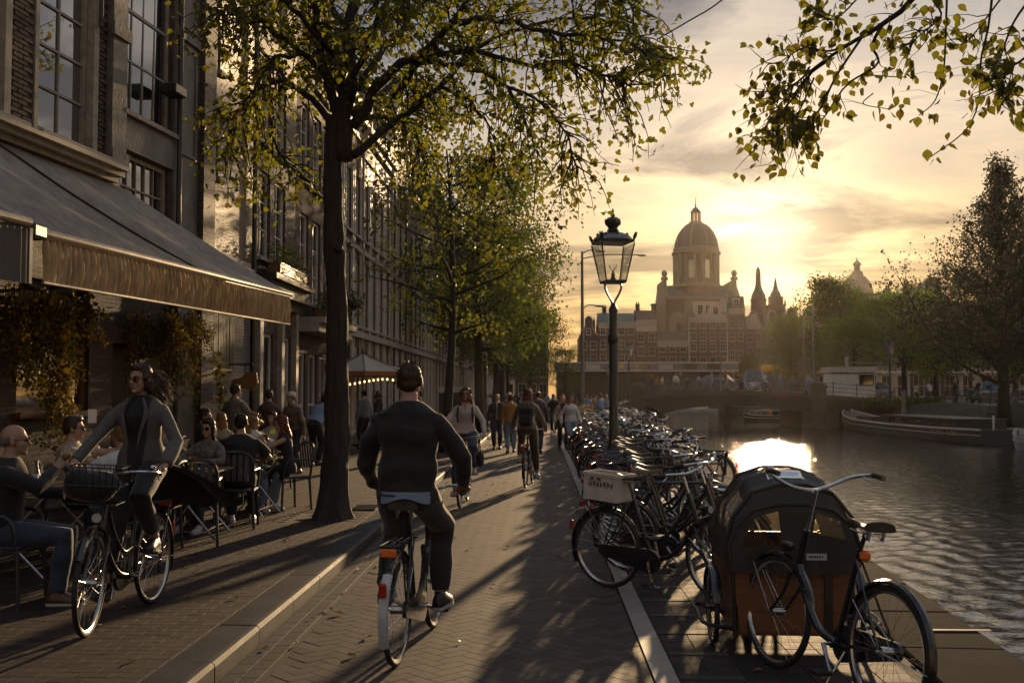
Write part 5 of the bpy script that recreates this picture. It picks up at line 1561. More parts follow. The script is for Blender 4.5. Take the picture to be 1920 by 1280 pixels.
# ================================================================== CAFE FURNITURE
M_TABTOP = pbr('oiled_table_slat', (0.15, 0.085, 0.045), .3, var=.3, scale=6, stretch=(12, 1, 1))
M_CHAIR = pbr('dark_grey_chair', (0.028, 0.030, 0.034), .4, var=.2, scale=8)
FLOOR = .121
def folding_table(label, loc, rz, s=.62, n=6, L=.62):
    t = thing('cafe_table', label, 'table', loc, rz, 'cafe tables on the pavement')
    w_ = s / n
    b = MB(); b.cbox((0, 0, 0), (w_ - .006, L, .022), bev=.004); me = b.mesh('slat', M_TABTOP)
    for k in range(n):
        o = link('slat', me, t); o.location = (-s / 2 + w_ * (k + .5), 0, .735)
    for y in (-L / 2 + .05, L / 2 - .05):
        b = MB(); b.tube([(-s / 2, y, .715), (s / 2, y, .715)], .012, 6); b.build('top_rail', M_STEEL, t)
    for y in (-L / 2 + .06, L / 2 - .06):
        for s_ in (-1, 1):
            b = MB(); b.tube(bez([(s_ * s * .42, y, .71), (0, y + .012 * s_, .37), (-s_ * s * .40, y, .06), (-s_ * s * .47, y, .012)], 8), .012, 6); b.build('leg', M_STEEL, t)
    for s_ in (-1, 1):
        b = MB(); b.tube([(s_ * s * .35, -L / 2 + .06, .12), (s_ * s * .35, L / 2 - .06, .12)], .009, 6); b.build('brace', M_STEEL, t)
    return t
def cafe_chair(label, loc, rz, arms=True):
    t = thing('cafe_chair', label, 'chair', loc, rz, 'dark cafe chairs on the pavement')   # faces +y
    b = MB(); b.cbox((0, 0, .445), (.46, .45, .03), bev=.01); b.build('seat', M_CHAIR, t)
    for (x, y) in ((-.21, .2), (.21, .2), (-.21, -.2), (.21, -.2)):
        b = MB(); b.tube([(x * 1.08, y * 1.12, .0), (x, y, .43)], [.015, .019], 8); b.build('leg', M_CHAIR, t)
    b = MB(); c = bez([(-.21, -.21, .44), (-.22, -.24, .7), (-.17, -.275, .86), (0, -.285, .9), (.17, -.275, .86), (.22, -.24, .7), (.21, -.21, .44)], 24); b.tube(c, .017, 8); b.build('back_frame', M_CHAIR, t, smooth=True)
    b = MB(); b.cbox((0, 0, .01), (.05, .012, .3), bev=.003); me = b.mesh('back_slat', M_CHAIR)
    for k in range(5):
        o = link('back_slat', me, t); o.location = (-.14 + .07 * k, -.262, .7); o.rotation_euler = (-.12, 0, 0)
    if arms:
        for s_ in (-1, 1):
            b = MB(); b.tube(bez([(s_ * .22, -.24, .68), (s_ * .25, -.05, .69), (s_ * .245, .15, .66), (s_ * .22, .2, .45)], 10), .015, 8); b.build('arm', M_CHAIR, t, smooth=True)
    return t
folding_table('wooden slatted table beside the woman in sunglasses', (-3.78, 11.75, FLOOR), .05, .62, 6, .8)
folding_table('wooden slatted table with wine glasses in front of the long haired woman', (-3.72, 13.75, FLOOR), -.04, .62, 6, .8)
t = folding_table('long wooden table at the left edge with drinking glasses', (-4.45, 9.55, FLOOR), 0, .75, 7, 1.5)
ch0 = cafe_chair('dark cafe chair at the left edge with its front legs on the bricks', (-4.02, 7.98, FLOOR), -PI / 2)
for (x, y, r_, lb) in [(-4.72, 10.62, -1.2, 'cafe chair under the man in the beige shirt'), (-3.68, 9.42, .9, 'cafe chair under the person in the white shirt'), (-3.85, 10.62, 1.6, 'cafe chair behind the long table'),
                       (-3.58, 12.6, .15, 'dark cafe chair under the man in the black shirt'), (-3.6, 11.15, .3, 'cafe chair nearest the passing woman cyclist'), (-3.95, 14.5, 2.9, 'cafe chair beyond the wine glass table'),
                       (-3.42, 14.55, 2.3, 'dark cafe chair under the long haired woman'), (-4.35, 12.3, -1.5, 'cafe chair between the table and the wall')]:
    dup(ch0, (x, y, FLOOR), r_, lb)

folding_table('wooden slatted table further back, near the planter', (-4.75, 16.7, FLOOR), .1, .62, 6, .7)
for (x, y, r_, lb) in [(-5.05, 13.2, -1.4, 'cafe chair close to the wall behind the black shirted man'), (-4.75, 15.85, .1, 'cafe chair at the table near the planter, seen from behind'), (-5.3, 16.7, -1.5, 'cafe chair between the planter table and the wall'), (-4.4, 17.55, 2.9, 'cafe chair at the far side of the planter table')]:
    dup(ch0, (x, y, FLOOR), r_, lb)

def glass(kind, label, loc):
    t = thing(kind, label, 'glass', loc, 0, 'glasses on the cafe tables')
    b = MB()
    if kind == 'wine_glass':
        b.lathe([(.032, 0), (.032, .003), (.004, .008), (.004, .08), (.02, .095), (.04, .12), (.042, .15), (.033, .195)], n=14, cap=False); b.build('bowl', M_CLEAR, t, smooth=True)
        b = MB(); b.lathe([(.018, .098), (.037, .12), (.039, .138)], n=12); b.build('drink', pbr('white_wine', (.5, .34, .1), .1), t)
    else:
        b.lathe([(.028, 0), (.034, .13)], n=14, cap=False); b.build('tumbler', M_CLEAR, t, smooth=True)
        b = MB(); b.lathe([(.027, .004), (.032, .09)], n=12); b.build('drink', pbr('amber_beer', (.55, .25, .04), .1), t)
    return t
TT = FLOOR + .747
for i, (k, x, y, lb) in enumerate([('tumbler', -4.3, 9.05, 'half full beer tumbler on the long table, nearest the street'), ('tumbler', -4.55, 9.2, 'beer tumbler on the long table beside the water carafe'), ('tumbler', -4.2, 9.6, 'beer tumbler in the middle of the long table'),
        ('wine_glass', -4.62, 9.6, 'wine glass on the long table'), ('wine_glass', -3.75, 13.55, 'left wine glass on the table of the long haired woman'), ('wine_glass', -3.63, 13.7, 'right wine glass on the table of the long haired woman'), ('tumbler', -3.6, 13.95, 'small tumbler at the far end of the wine glass table'), ('tumbler', -3.85, 11.8, 'tumbler on the table of the woman in sunglasses')]):
    glass(k, lb, (x, y, TT))
t = thing('bottle', 'dark bottle on the long table at the left edge', 'bottle', (-4.62, 9.0, TT)); b = MB(); b.lathe([(.036, 0), (.037, .15), (.03, .19), (.013, .23), (.013, .28)], n=12); b.build('body', pbr('brown_glass', (.05, .02, .008), .1), t, smooth=True); b = MB(); b.lathe([(.015, .28), (.015, .295)], n=10); b.build('cap', M_BRASS, t)
t = thing('carafe', 'pale blue label water carafe on the long table', 'carafe', (-4.42, 9.22, TT)); b = MB(); b.lathe([(.05, 0), (.055, .12), (.035, .2), (.03, .25)], n=12, cap=False); b.build('body', M_CLEAR, t, smooth=True); b = MB(); b.lathe([(.057, .03), (.058, .13)], n=14, cap=False); b.build('label_band', pbr('pale_blue_paper', (.35, .42, .55), .6), t)
M_PLATE = pbr('white_china', (.7, .68, .64), .3)
for (x, y, lb) in ((-3.7, 11.55, 'white plate on the table of the woman in sunglasses'), (-3.85, 14.0, 'white plate on the wine glass table')):
    t = thing('plate', lb, 'plate', (x, y, TT)); b = MB(); b.lathe([(.05, .0), (.11, .012), (.115, .016), (.05, .006)], n=20); b.build('dish', M_PLATE, t)
# drum table with a bottle mark
M_DRUM = pbr('grey_drum_paint', (0.24, 0.235, 0.225), .35, .3, var=.15, scale=3)
t = thing('drum_table', 'pale grey steel drum used as a bar table, with a printed bottle mark', 'drum table', (-5.02, 24.6, FLOOR))
b = MB(); b.lathe([(.27, 0), (.275, .02), (.265, .05), (.265, .33), (.275, .35), (.265, .37), (.265, .66), (.275, .68), (.265, .7), (.265, .98), (.28, 1.0), (.285, 1.04)], n=28); b.build('body', M_DRUM, t, smooth=True)
b = MB(); b.lathe([(.29, 1.041), (.30, 1.05), (.30, 1.07), (.29, 1.075)], n=28); b.build('rim', M_STEEL, t)
b = MB(); c = Vector((.272, -.0, .58)); 
prof = [(.05, 0), (.055, .17), (.04, .24), (.018, .3), (.018, .4)]
pl = [(y, z) for y, z in prof] + [(-y, z) for y, z in reversed(prof)]
a0 = -.9
def ond(y, z): a = a0 + y / .27; return (.279 * math.cos(a), .279 * math.sin(a), .5 + z)
b.add([ond(y, z) for y, z in pl], [tuple(range(len(pl)))]); b.build('bottle_mark', pbr('dark_print', (.03, .035, .05), .5), t)
# parasol with a string of bulbs
M_PARA = pbr('cream_canvas', (0.50, 0.45, 0.38), .75, var=.1, scale=3)
t = thing('parasol', 'wide cream parasol beyond the big trunk, string lights under its edge', 'parasol', (-5.3, 32.0, FLOOR))
n8 = 8; rr_ = 1.5; zc0, ze0 = 2.78, 2.22
for k in range(n8):
    a0, a1 = 2 * PI * k / n8 + .2, 2 * PI * (k + 1) / n8 + .2
    b = MB(); b.sheet(lambda u_, v_: Vector((0, 0, zc0)).lerp(Vector((rr_ * math.cos(a0), rr_ * math.sin(a0), ze0)).lerp(Vector((rr_ * math.cos(a1), rr_ * math.sin(a1), ze0)), u_), v_ * .999 + .001) + Vector((0, 0, -.06 * math.sin(PI * v_) - .04 * math.sin(PI * u_) * v_)), 4, 6); b.build('canvas_panel', M_PARA, t, smooth='all')
    b = MB(); p0, p1 = Vector((rr_ * math.cos(a0), rr_ * math.sin(a0), ze0)), Vector((rr_ * math.cos(a1), rr_ * math.sin(a1), ze0))
    b.add([p0, p1, p1 + Vector((0, 0, -.14)), p0 + Vector((0, 0, -.14))], [(0, 1, 2, 3)]); b.build('edge_flap', pbr('orange_canvas', (.34, .13, .04), .7), t)
    b = MB(); b.tube([(0, 0, zc0 - .02), p0 + Vector((0, 0, -.01))], .012, 5); b.build('rib', M_WOOD, t)
b = MB(); b.tube([(0, 0, 0), (0, 0, zc0 + .1)], .03, 8); b.lathe([(.05, zc0 - .02), (.09, zc0 + .02), (.02, zc0 + .13)], n=10); b.build('pole', M_WOOD, t)
b = MB(); b.lathe([(.3, 0), (.3, .06), (.06, .09)], n=14); b.build('base', M_IRON, t)
M_BULB = emis('warm_bulb', (1.0, .55, .18), 4.0)
t = thing('string_lights', 'string of small warm bulbs hanging under the cream parasol', 'string lights', (0, 0, 0))
c = bez([(-6.2, 30.6, 2.25), (-5.6, 30.6, 2.0), (-5.0, 30.7, 2.08), (-4.5, 31.2, 2.15), (-3.9, 31.8, 2.05), (-3.95, 33, 2.1)], 44)
b = MB(); b.tube(c, .008, 4); b.build('cord', M_IRON, t)
b = MB(); b.ell((0, 0, -.04), (.028, .028, .035), 8, 6); me = b.mesh('bulb', M_BULB)
for p in c[1:-1:2]:
    o = link('bulb', me, t); o.location = p

# ================================================================== CLIMBERS, FLOWERS, SIGNS
M_IVY = leafmat('climber_leaf', (0.08, 0.08, 0.018), (0.20, 0.13, 0.03), .35, (.40, .22, .05))  # gold of sunlit leaves is put into the leaf colours
def climber(label, c0, L, H, n, seed, depth=.5, leaf=.07, top=2.9):
    """hanging climber on the cafe wall; local x along the wall, -y outward"""
    rg = np.random.default_rng(seed)
    t = thing('climber', label, 'climbing plant', (nearX(c0), c0, .1), RZ0)
    st, pts = [], []
    for k in range(max(6, int(L * 11))):
        x = rg.uniform(0, L); y = -rg.uniform(.05, depth); z = top + rg.uniform(-.25, .1)
        ln = H * rg.uniform(.25, 1.0) * (.45 + .55 * abs(math.sin(PI * (x / L) * 1.7 + seed)))
        p = [Vector((x, y * .6, z))]
        for s_ in range(7):
            p.append(p[-1] + Vector((rg.normal() * .07, rg.normal() * .05 - .012, -ln / 7)))
            p[-1].y = min(p[-1].y, -.04)
        st.append((p, [.009, .008, .007, .006, .005, .004, .003, .002]))
        for _ in range(int(n / (L * 11))):
            g = rg.random() * 6.99; j = int(g)
            pts.append(p[j].lerp(p[j + 1], g - j) + Vector(rg.normal(size=3)) * .055)
    mesh_limbs(st, 5).build('stems', M_BARK2, t, kind='stuff')
    P = np.array([tuple(p) for p in pts])
    od = np.argsort(P[:, 1]); P = P[od]
    leaf_parts(P[:150], leaf * 1.25, LEAF_LOBED, M_IVY, rg, t)
    link('leaves', leaves_mesh('leaves', P[150:], leaf, LEAF2, M_IVY, rg, .8), t, 'stuff')
    return t
climber('leafy climber hanging down the cafe wall at the left edge, sunlight coloured into its leaves', 11.9, 2.5, 2.5, 5200, 3, .75, .062)
climber('smaller leafed climber right of the cafe door behind the woman cyclist', 16.0, 2.2, 2.4, 5600, 4, .6, .05)
# garlands linking the two climbers
# tag on the climber, post and mirror frame under the awning
t = thing('price_tag', 'small pale paper tag hanging from the climber above the seated man', 'tag', (-4.9, 11.6, 1.45), .6)
b = MB(); b.cbox((0, 0, 0), (.09, .006, .15), bev=.002); b.build('card', M_PLATE, t); b = MB(); b.tube([(0, 0, .07), (0, 0, .2)], .003, 4); b.build('string', M_IRON, t)
def flowerbox(label, loc, L, rz=PI / 2, seed=1, fl=(.32, .05, .05)):
    rg = np.random.default_rng(seed)
    t = thing('flower_box', label, 'flower box', loc, rz)
    b = MB(); b.cbox((0, 0, .11), (L, .26, .22), bev=.01); b.box(-L / 2 - .02, L / 2 + .02, -.15, .15, .2, .235); b.build('box', M_WOOD, t)
    P = np.stack([rg.uniform(-L / 2, L / 2, 520), rg.normal(0, .12, 520) - .03, .28 + rg.random(520) ** 1.5 * .38 - .25 * (rg.random(520) > .8)], 1)
    link('foliage', leaves_mesh('foliage', P, .075, LEAF2, LM_DENSE, rg, .1), t, 'stuff')
    Q = P[rg.random(520) > .82] + np.array([0, -.03, .05])
    link('blossoms', leaves_mesh('blossoms', Q, .055, LEAF2, leafmat('blossom', fl, tuple(v * 1.3 for v in fl), .3), rg, -.2), t, 'stuff')
    return t
flowerbox('wooden flower box with red blossoms on the shop cornice', (-5.62, 23.7, 4.25), 2.6, PI / 2, 2, (.30, .07, .05))
flowerbox('flower box with pale blossoms on the balcony ledge', (-5.45, 27.2, 3.55), 1.5, PI / 2, 3, (.45, .42, .40))
t = thing('hanging_basket', 'round hanging basket of white blossoms at the balcony end', 'hanging basket', (-5.1, 28.9, 4.15))
rg = np.random.default_rng(9); b = MB(); b.ell((0, 0, 0), (.26, .26, .2), 12, 8); b.build('basket', M_DARKWOOD, t)
P = rg.normal(size=(420, 3)); P = P / np.linalg.norm(P, axis=1)[:, None] * rg.uniform(.25, .42, (420, 1)); link('foliage', leaves_mesh('foliage', P, .07, LEAF2, LM_DENSE, rg), t, 'stuff'); link('blossoms', leaves_mesh('blossoms', P[:170] * 1.05, .06, LEAF2, leafmat('white_blossom', (.5, .48, .45), (.6, .56, .5), .3), rg), t, 'stuff')
b = MB(); b.tube([(0, 0, .2), (0, 0, .9)], .006, 4); b.build('chain', M_IRON, t)
t = thing('balcony_railing', 'wrought iron balcony railing above the dark shop front', 'railing', (-5.24, 25.8, 3.55), PI / 2)
for k in range(24):
    b = MB() if k == 0 else b
    if k == 0: b.tube([(0, 0, .02), (0, 0, .88)], .012, 5); me = b.mesh('baluster', M_IRON)
    o = link('baluster', me, t); o.location = (.05 + k * .165, 0, 0)
b = MB(); b.tube([(0, 0, .9), (3.9, 0, .9)], .02, 6); b.build('handrail', M_IRON, t)
# sconce and ornate wall lantern, lantern shaped orange lamp
t = thing('wall_lantern', 'ornate brass wall lantern beside the dark shop entrance', 'lantern', (-5.55, 28.0, 2.35))
b = MB(); b.tube(bez([(-.35, 0, .3), (-.1, 0, .42), (0, 0, .25), (0, 0, .12)], 8), .018, 6); b.build('bracket', M_BRASS, t)
b = MB(); b.lathe([(.03, -.28), (.07, -.22), (.12, .05), (.14, .07), (.07, .14), (.02, .2)], n=6); b.build('lantern_body', M_BRASS, t)
t = thing('wall_sign', 'carved brown shop sign on a bracket above the standing man', 'sign', (-5.55, 20.2, 1.95))
b = MB(); b.tube([(-.4, 0, .3), (.1, 0, .3)], .015, 6); b.tube([(-.05, 0, .3), (-.05, 0, .1)], .01, 5); b.build('bracket', M_IRON, t)
b = MB(); b.prism([(-.32, -.12), (-.1, -.16), (.12, -.2), (.2, -.05), (.17, .14), (.02, .16), (-.12, .05), (-.3, .0)], 'y', -.03, .03); b.build('board', pbr('carved_sign_wood', (.22, .09, .03), .5, var=.3, scale=7), t)
# planter between the tables
t = thing('planter', 'low planter of leafy herbs behind the wine glass table', 'planter', (-4.3, 16.2, FLOOR)); rg = np.random.default_rng(19)
b = MB(); b.lathe([(.2, 0), (.26, .45), (.28, .47), (.25, .48)], n=14); b.build('pot', M_DARKWOOD, t)
P = np.stack([rg.normal(0, .2, 380), rg.normal(0, .2, 380), .5 + np.abs(rg.normal(0, .22, 380))], 1); link('foliage', leaves_mesh('foliage', P, .09, LEAF2, LM_DENSE, rg, -.2), t, 'stuff')
t = thing('bar_counter', 'dark wooden bar counter where the standing guests lean', 'bar counter', (-5.2, 21.4, FLOOR))
b = MB(); b.cbox((0, 0, .52), (.55, 1.1, 1.04), bev=.015); b.build('cabinet', M_DARKWOOD, t); b = MB(); b.cbox((0, 0, 1.065), (.7, 1.25, .045), bev=.01); b.build('counter_top', M_WOOD, t)
t = thing('electric_box', 'grey utility cabinet on the pavement behind the slim young tree', 'cabinet', (-3.1, 38, FLOOR)); b = MB(); b.cbox((0, 0, .9), (1.0, .5, 1.8), bev=.02); b.build('cabinet', M_CORN, t); b = MB(); b.cbox((0, -.255, 1.2), (.9, .01, .8)); b.build('door', M_DARKWOOD, t)
# drain and tree soil
M_SOIL = pbr('tree_pit_soil', (.018, .013, .009), .95, var=.4, scale=12, bump=.02, bscale=30)
b = MB(); b.sheet(lambda u_, v_: (-3.17 + .84 * u_, 13.05 + 1.1 * v_, .105 + .03 * mnoise.noise((u_ * 5, v_ * 5, 1)) + .02 * math.sin(PI * u_) * math.sin(PI * v_)), 14, 18); tag(b.build('tree_pit', M_SOIL, smooth='all'), kind='structure')
t = thing('drain_grate', 'slotted iron drain grate set in the pavement beside the trunk', 'drain', (-2.4, 14.75, .118))
b = MB(); b.box(-.18, -.16, -.3, .3, 0, .02); b.box(.16, .18, -.3, .3, 0, .02); b.box(-.16, .16, -.3, -.28, 0, .02); b.box(-.16, .16, .28, .3, 0, .02); b.build('frame', M_IRON, t)
b = MB(); b.box(-.16, .16, -.012, .012, .002, .018); me = b.mesh('bar', M_IRON)
for k in range(11):
    o = link('bar', me, t); o.location = (0, -.25 + k * .05, 0)
# fallen leaves
rg = np.random.default_rng(123)
P = np.stack([rg.uniform(-4.2, -2.2, 90), rg.uniform(5.8, 22, 90), np.full(90, .128)], 1); Q = np.stack([np.concatenate([rg.normal(-1.75, .12, 45), rg.uniform(-1.5, 2.6, 70)]), rg.uniform(5.8, 22, 115), np.full(115, .010)], 1)
P = np.concatenate([P, Q]); V0, F0 = LEAF_LOBED; a = rg.uniform(0, 6.28, len(P)); sz = rg.uniform(.03, .06, len(P))
V = np.stack([P[:, None, 0] + sz[:, None] * (V0[None, :, 0] * np.cos(a)[:, None] - V0[None, :, 1] * np.sin(a)[:, None]), P[:, None, 1] + sz[:, None] * (V0[None, :, 0] * np.sin(a)[:, None] + V0[None, :, 1] * np.cos(a)[:, None]), P[:, None, 2] + sz[:, None] * V0[None, :, 2] * 2 + .004], 2)
tag(link('fallen_leaves', np_mesh('fallen_leaves', V.reshape(-1, 3), (F0[None] + (np.arange(len(P)) * len(V0))[:, None, None]).reshape(-1, 3), leafmat('fallen_leaf', (.12, .07, .02), (.2, .12, .035), .2))), kind='stuff')
# ================================================================== BICYCLES
M_CHROME = pbr('bike_chrome', (0.55, 0.55, 0.55), .18, 1.0, var=.2, scale=30)
M_RIM = pbr('alloy_rim', (0.50, 0.50, 0.50), .25, 1.0, var=.15, scale=25)
M_REDGL = pbr('red_reflector', (.35, .02, .01), .2)
M_LENS = pbr('lamp_lens', (.5, .5, .48), .1)
M_WFENDER = pbr('white_fender_tail', (.42, .42, .44), .35, var=.15, scale=8)
RW = .345


def ring_pts(c, r, n, a0=0.0, a1=2 * PI, closed=True):
    k = n if closed else n + 1
    return [Vector((c[0], c[1] + r * math.cos(a0 + (a1 - a0) * i / n), c[2] + r * math.sin(a0 + (a1 - a0) * i / n))) for i in range(k)]


def add_wheel(root, c, M=None, rim=None, tail=False):
    X = M or Matrix.Identity(4)
    b = MB(); b.tube(ring_pts(c, RW - .035, 40), .013, 6, closed=True); b.tube([(c[0] - .045, c[1], c[2]), (c[0] + .045, c[1], c[2])], .026, 10); b.tube([(c[0] - .07, c[1], c[2]), (c[0] + .07, c[1], c[2])], .008, 6)
    w_ = b.xf(X).build('wheel', rim or M_RIM, root, smooth=True)
    b = MB(); b.tube(ring_pts(c, RW - .0185, 44), .0185, 8, closed=True); b.xf(X).build('tyre', M_RUBBER, w_, smooth='all')
    b = MB()
    for k in range(28):
        a = 2 * PI * k / 28; s_ = -1 if k % 2 else 1; a2 = a + (.35 if (k // 2) % 2 else -.35)
        b.tube([(c[0] + s_ * .03, c[1] + .026 * math.cos(a2), c[2] + .026 * math.sin(a2)), (c[0], c[1] + (RW - .045) * math.cos(a), c[2] + (RW - .045) * math.sin(a))], .0011, 3, cap=False)
    b.xf(X).build('spokes', M_STEEL, w_, kind='stuff')


def fender(root, c, a0, a1, mat, M=None, wdt=.028, r=None):
    r = r or RW + .018
    b = MB(); n = 22; rg = []
    for i in range(n + 1):
        a = a0 + (a1 - a0) * i / n; d = Vector((0, math.cos(a), math.sin(a))); q = Vector(c)
        rg.append([q + d * (r - .012) + Vector((-wdt, 0, 0)), q + d * (r + .004) + Vector((-wdt * .8, 0, 0)), q + d * (r + .012), q + d * (r + .004) + Vector((wdt * .8, 0, 0)), q + d * (r - .012) + Vector((wdt, 0, 0)), q + d * (r + .004)])
    b.rings(rg)
    f = b.xf(M or Matrix.Identity(4)).build('fender', mat, root, smooth=True)
    b = MB()
    for q in (a0 + .3, a1 - .3) if abs(a1 - a0) > 1.5 else (a0 + .3,):
        d = Vector((0, math.cos(q), math.sin(q)))
        for s_ in (-1, 1): b.tube([Vector(c) + Vector((s_ * .055, 0, 0)), Vector(c) + d * r + Vector((s_ * .03, 0, 0))], .0025, 4)
    b.xf(M or Matrix.Identity(4)).build('fender_stay', M_STEEL, f, kind='stuff')
    return f


def bicycle(label, loc, rz, style='step', paint=None, fend=None, steer=0.0, lean=0.0, rack=True, bar='swept', saddle=None, crank=.6, up=0.0,
            tail=None, group='parked bicycles', basket=False, stand=True, name='bicycle', rimm=None):
    paint = paint or M_BPAINT; fend = fend or paint
    t = thing(name, label, 'bicycle', loc, rz, group)
    t.rotation_euler = (0, lean, rz)
    ra, fa, bb = (0, -.53, RW), (0, .57, RW), (0, -.07, .285)
    hb, ht = Vector((0, .375, .63)), Vector((0, .30, .88))
    st = Vector((0, -.245, .84))
    ax = (ht - hb).normalized()
    M = Matrix.Translation(hb) @ Matrix.Rotation(steer, 4, ax) @ Matrix.Translation(-hb)
    b = MB()
    b.tube([hb, ht], .021, 10)
    b.tube([bb, st], .016, 10); b.tube([st, st + Vector((0, -.035, .09))], .013, 8)
    if style == 'step':
        b.tube(bez([hb + Vector((0, -.01, .03)), (0, .24, .46), (0, .10, .335), bb], 12), .019, 10)
        b.tube(bez([ht + Vector((0, 0, -.05)), (0, .18, .62), (0, .02, .47), (0, -.135, .48)], 12), .015, 10)
    elif style == 'curve':
        b.tube(bez([hb + Vector((0, 0, .05)), (0, .27, .50), (0, .13, .34), bb], 14), .024, 10)
    else:
        b.tube([hb, bb], .018, 10); b.tube([ht + Vector((0, .01, -.05)), st + Vector((0, 0, -.03))], .016, 10)
    for s_ in (-1, 1):
        b.tube([(s_ * .02, bb[1], bb[2]), (s_ * .055, ra[1], ra[2])], .009, 6)
        b.tube([(s_ * .016, st.y + .01, st.z - .06), (s_ * .055, ra[1], ra[2])], .008, 6)
    b.tube([(-.035, bb[1], bb[2]), (.035, bb[1], bb[2])], .024, 10)
    b.build('frame', paint, t, smooth=True)
    b = MB()
    b.tube([hb + Vector((-.055, .005, -.015)), hb + Vector((.055, .005, -.015))], .013, 8)
    for s_ in (-1, 1):
        b.tube(bez([hb + Vector((s_ * .05, .005, -.02)), hb + Vector((s_ * .052, .06, -.14)), (s_ * .055, fa[1], fa[2])], 8), [.013, .012, .012, .011, .011, .010, .009, .009, .008], 6)
    b.xf(M).build('fork', paint, t, smooth=True)
    add_wheel(t, ra, rim=rimm); add_wheel(t, fa, M, rim=rimm)
    f = fender(t, ra, .35, 3.55, fend)
    if tail:
        f2 = fender(t, ra, 2.35, 3.6, tail, wdt=.031, r=RW + .021)
    fender(t, fa, .55, 2.9, fend, M)
    # cockpit
    top = ht + ax * (.10 + up)
    b = MB(); b.tube([ht, top + ax * .03], .012, 8); b.tube([top, top + Vector((0, .05, .02))], .013, 8)
    hc = top + Vector((0, .05, .02))
    if bar == 'swept':
        pts = [(-.29, -.24, .0), (-.31, -.14, .015), (-.29, -.02, .03), (-.16, .04, .03), (0, .0, 0), (.16, .04, .03), (.29, -.02, .03), (.31, -.14, .015), (.29, -.24, .0)]
    elif bar == 'high':
        pts = [(-.37, -.20, .10), (-.37, -.10, .11), (-.30, 0, .09), (-.13, .03, .02), (0, 0, 0), (.13, .03, .02), (.30, 0, .09), (.37, -.10, .11), (.37, -.20, .10)]
    else:
        pts = [(-.31, -.07, .02), (-.22, -.03, .02), (-.12, -.005, .01), (0, 0, 0), (.12, -.005, .01), (.22, -.03, .02), (.31, -.07, .02)]
    c = bez([hc + Vector(p) for p in pts], 32)
    b.tube(c, .0115, 8)
    h = b.xf(M).build('handlebar', M_CHROME, t, smooth=True)
    t['grips'] = [float(v) for s_ in (2, -3) for v in (M @ c[s_])]
    for sl in (c[:5], c[-5:]):
        b = MB(); b.tube(sl, .0165, 8); b.xf(M).build('grip', M_GRIP, h, smooth=True)
    for k in (6, -7):
        p = c[k]; b = MB(); b.tube([p, p + Vector((0, -.02, -.02)), c[k - 4 if k > 0 else k + 4] + Vector((0, .02, -.045))], [.008, .006, .004], 5); b.xf(M).build('brake_lever', M_CHROME, h)
    b = MB(); p = c[8] + Vector((0, 0, .02)); b.ell(p + Vector((0, 0, .012)), (.026, .026, .018), 10, 6); b.xf(M).build('bell', M_CHROME, h)
    p = hb + Vector((0, .085, .13)); b = MB(); b.tube([p + Vector((0, -.07, 0)), p + Vector((0, -.02, 0))], .012, 6); b.tube([p + Vector((0, -.03, 0)), p, p + Vector((0, .055, 0))], [.015, .032, .036], 12); hl = b.xf(M).build('headlight', paint, t, smooth=True)
    b = MB(); b.tube([p + Vector((0, .0555, 0)), p + Vector((0, .062, 0))], .031, 12); b.xf(M).build('lens', M_LENS, hl)
    # saddle
    sp = st + Vector((0, -.035, .105)); rg = []
    for i in range(9):
        f_ = i / 8; y = .15 - .28 * f_; wd = .018 + .085 * (f_ ** 2.2); 
        z = .028 + .012 * math.cos(f_ * 5.5) + .012 * f_
        rg.append([sp + Vector((wd * math.cos(q) , y, (z if math.sin(q) > 0 else z * .2) * (.35 + .65 * abs(math.sin(q))) * (1 if math.sin(q) >= 0 else -1) + .015)) for q in [2 * PI * j / 12 for j in range(12)]])
    b = MB(); b.rings(rg); sd = b.build('saddle', saddle or M_LEATHER, t, smooth=True)
    b = MB()
    for s_ in (-.03, .03):
        b.tube(bez([sp + Vector((s_, .10, .0)), sp + Vector((s_, .0, -.012)), sp + Vector((s_, -.10, -.005))], 6), .004, 5)
    for s_ in (-.045, .045): b.tube([sp + Vector((s_, -.10, .01)), sp + Vector((s_, -.09, -.04)), sp + Vector((s_, -.07, -.02))], .012, 6)
    b.build('saddle_spring', M_STEEL, sd, kind='stuff')
    # chain case, cranks
    pr = []
    for i in range(13): a = -PI / 2 + .2 + i * PI / 12 - .2; pr.append((bb[1] + .105 * math.cos(a), bb[2] + .105 * math.sin(a)))
    for i in range(9): a = PI / 2 + i * PI / 8; pr.append((ra[1] + .05 * math.cos(a), ra[2] + .05 * math.sin(a)))
    b = MB(); b.prism(pr, 'x', .040, .066); b.build('chain_case', paint if style != 'curve' else M_BPAINT, t)
    cr = []
    for s_, a in ((1, crank), (-1, crank + PI)):
        e = Vector((s_ * .095, bb[1] + .17 * math.sin(a), bb[2] - .17 * math.cos(a) ))
        b = MB(); b.tube([(s_ * .03, bb[1], bb[2]), (s_ * .085, bb[1], bb[2]), e], [.012, .014, .010], 8); k_ = b.build('crank', M_STEEL, t, smooth=True)
        b = MB(); b.cbox(e + Vector((s_ * .06, 0, 0)), (.10, .075, .026), bev=.006); b.build('pedal', M_GRIP, k_)
        cr += [e.x + s_ * .055, e.y, e.z + .016]
    t['pedals'] = [float(v) for v in cr]
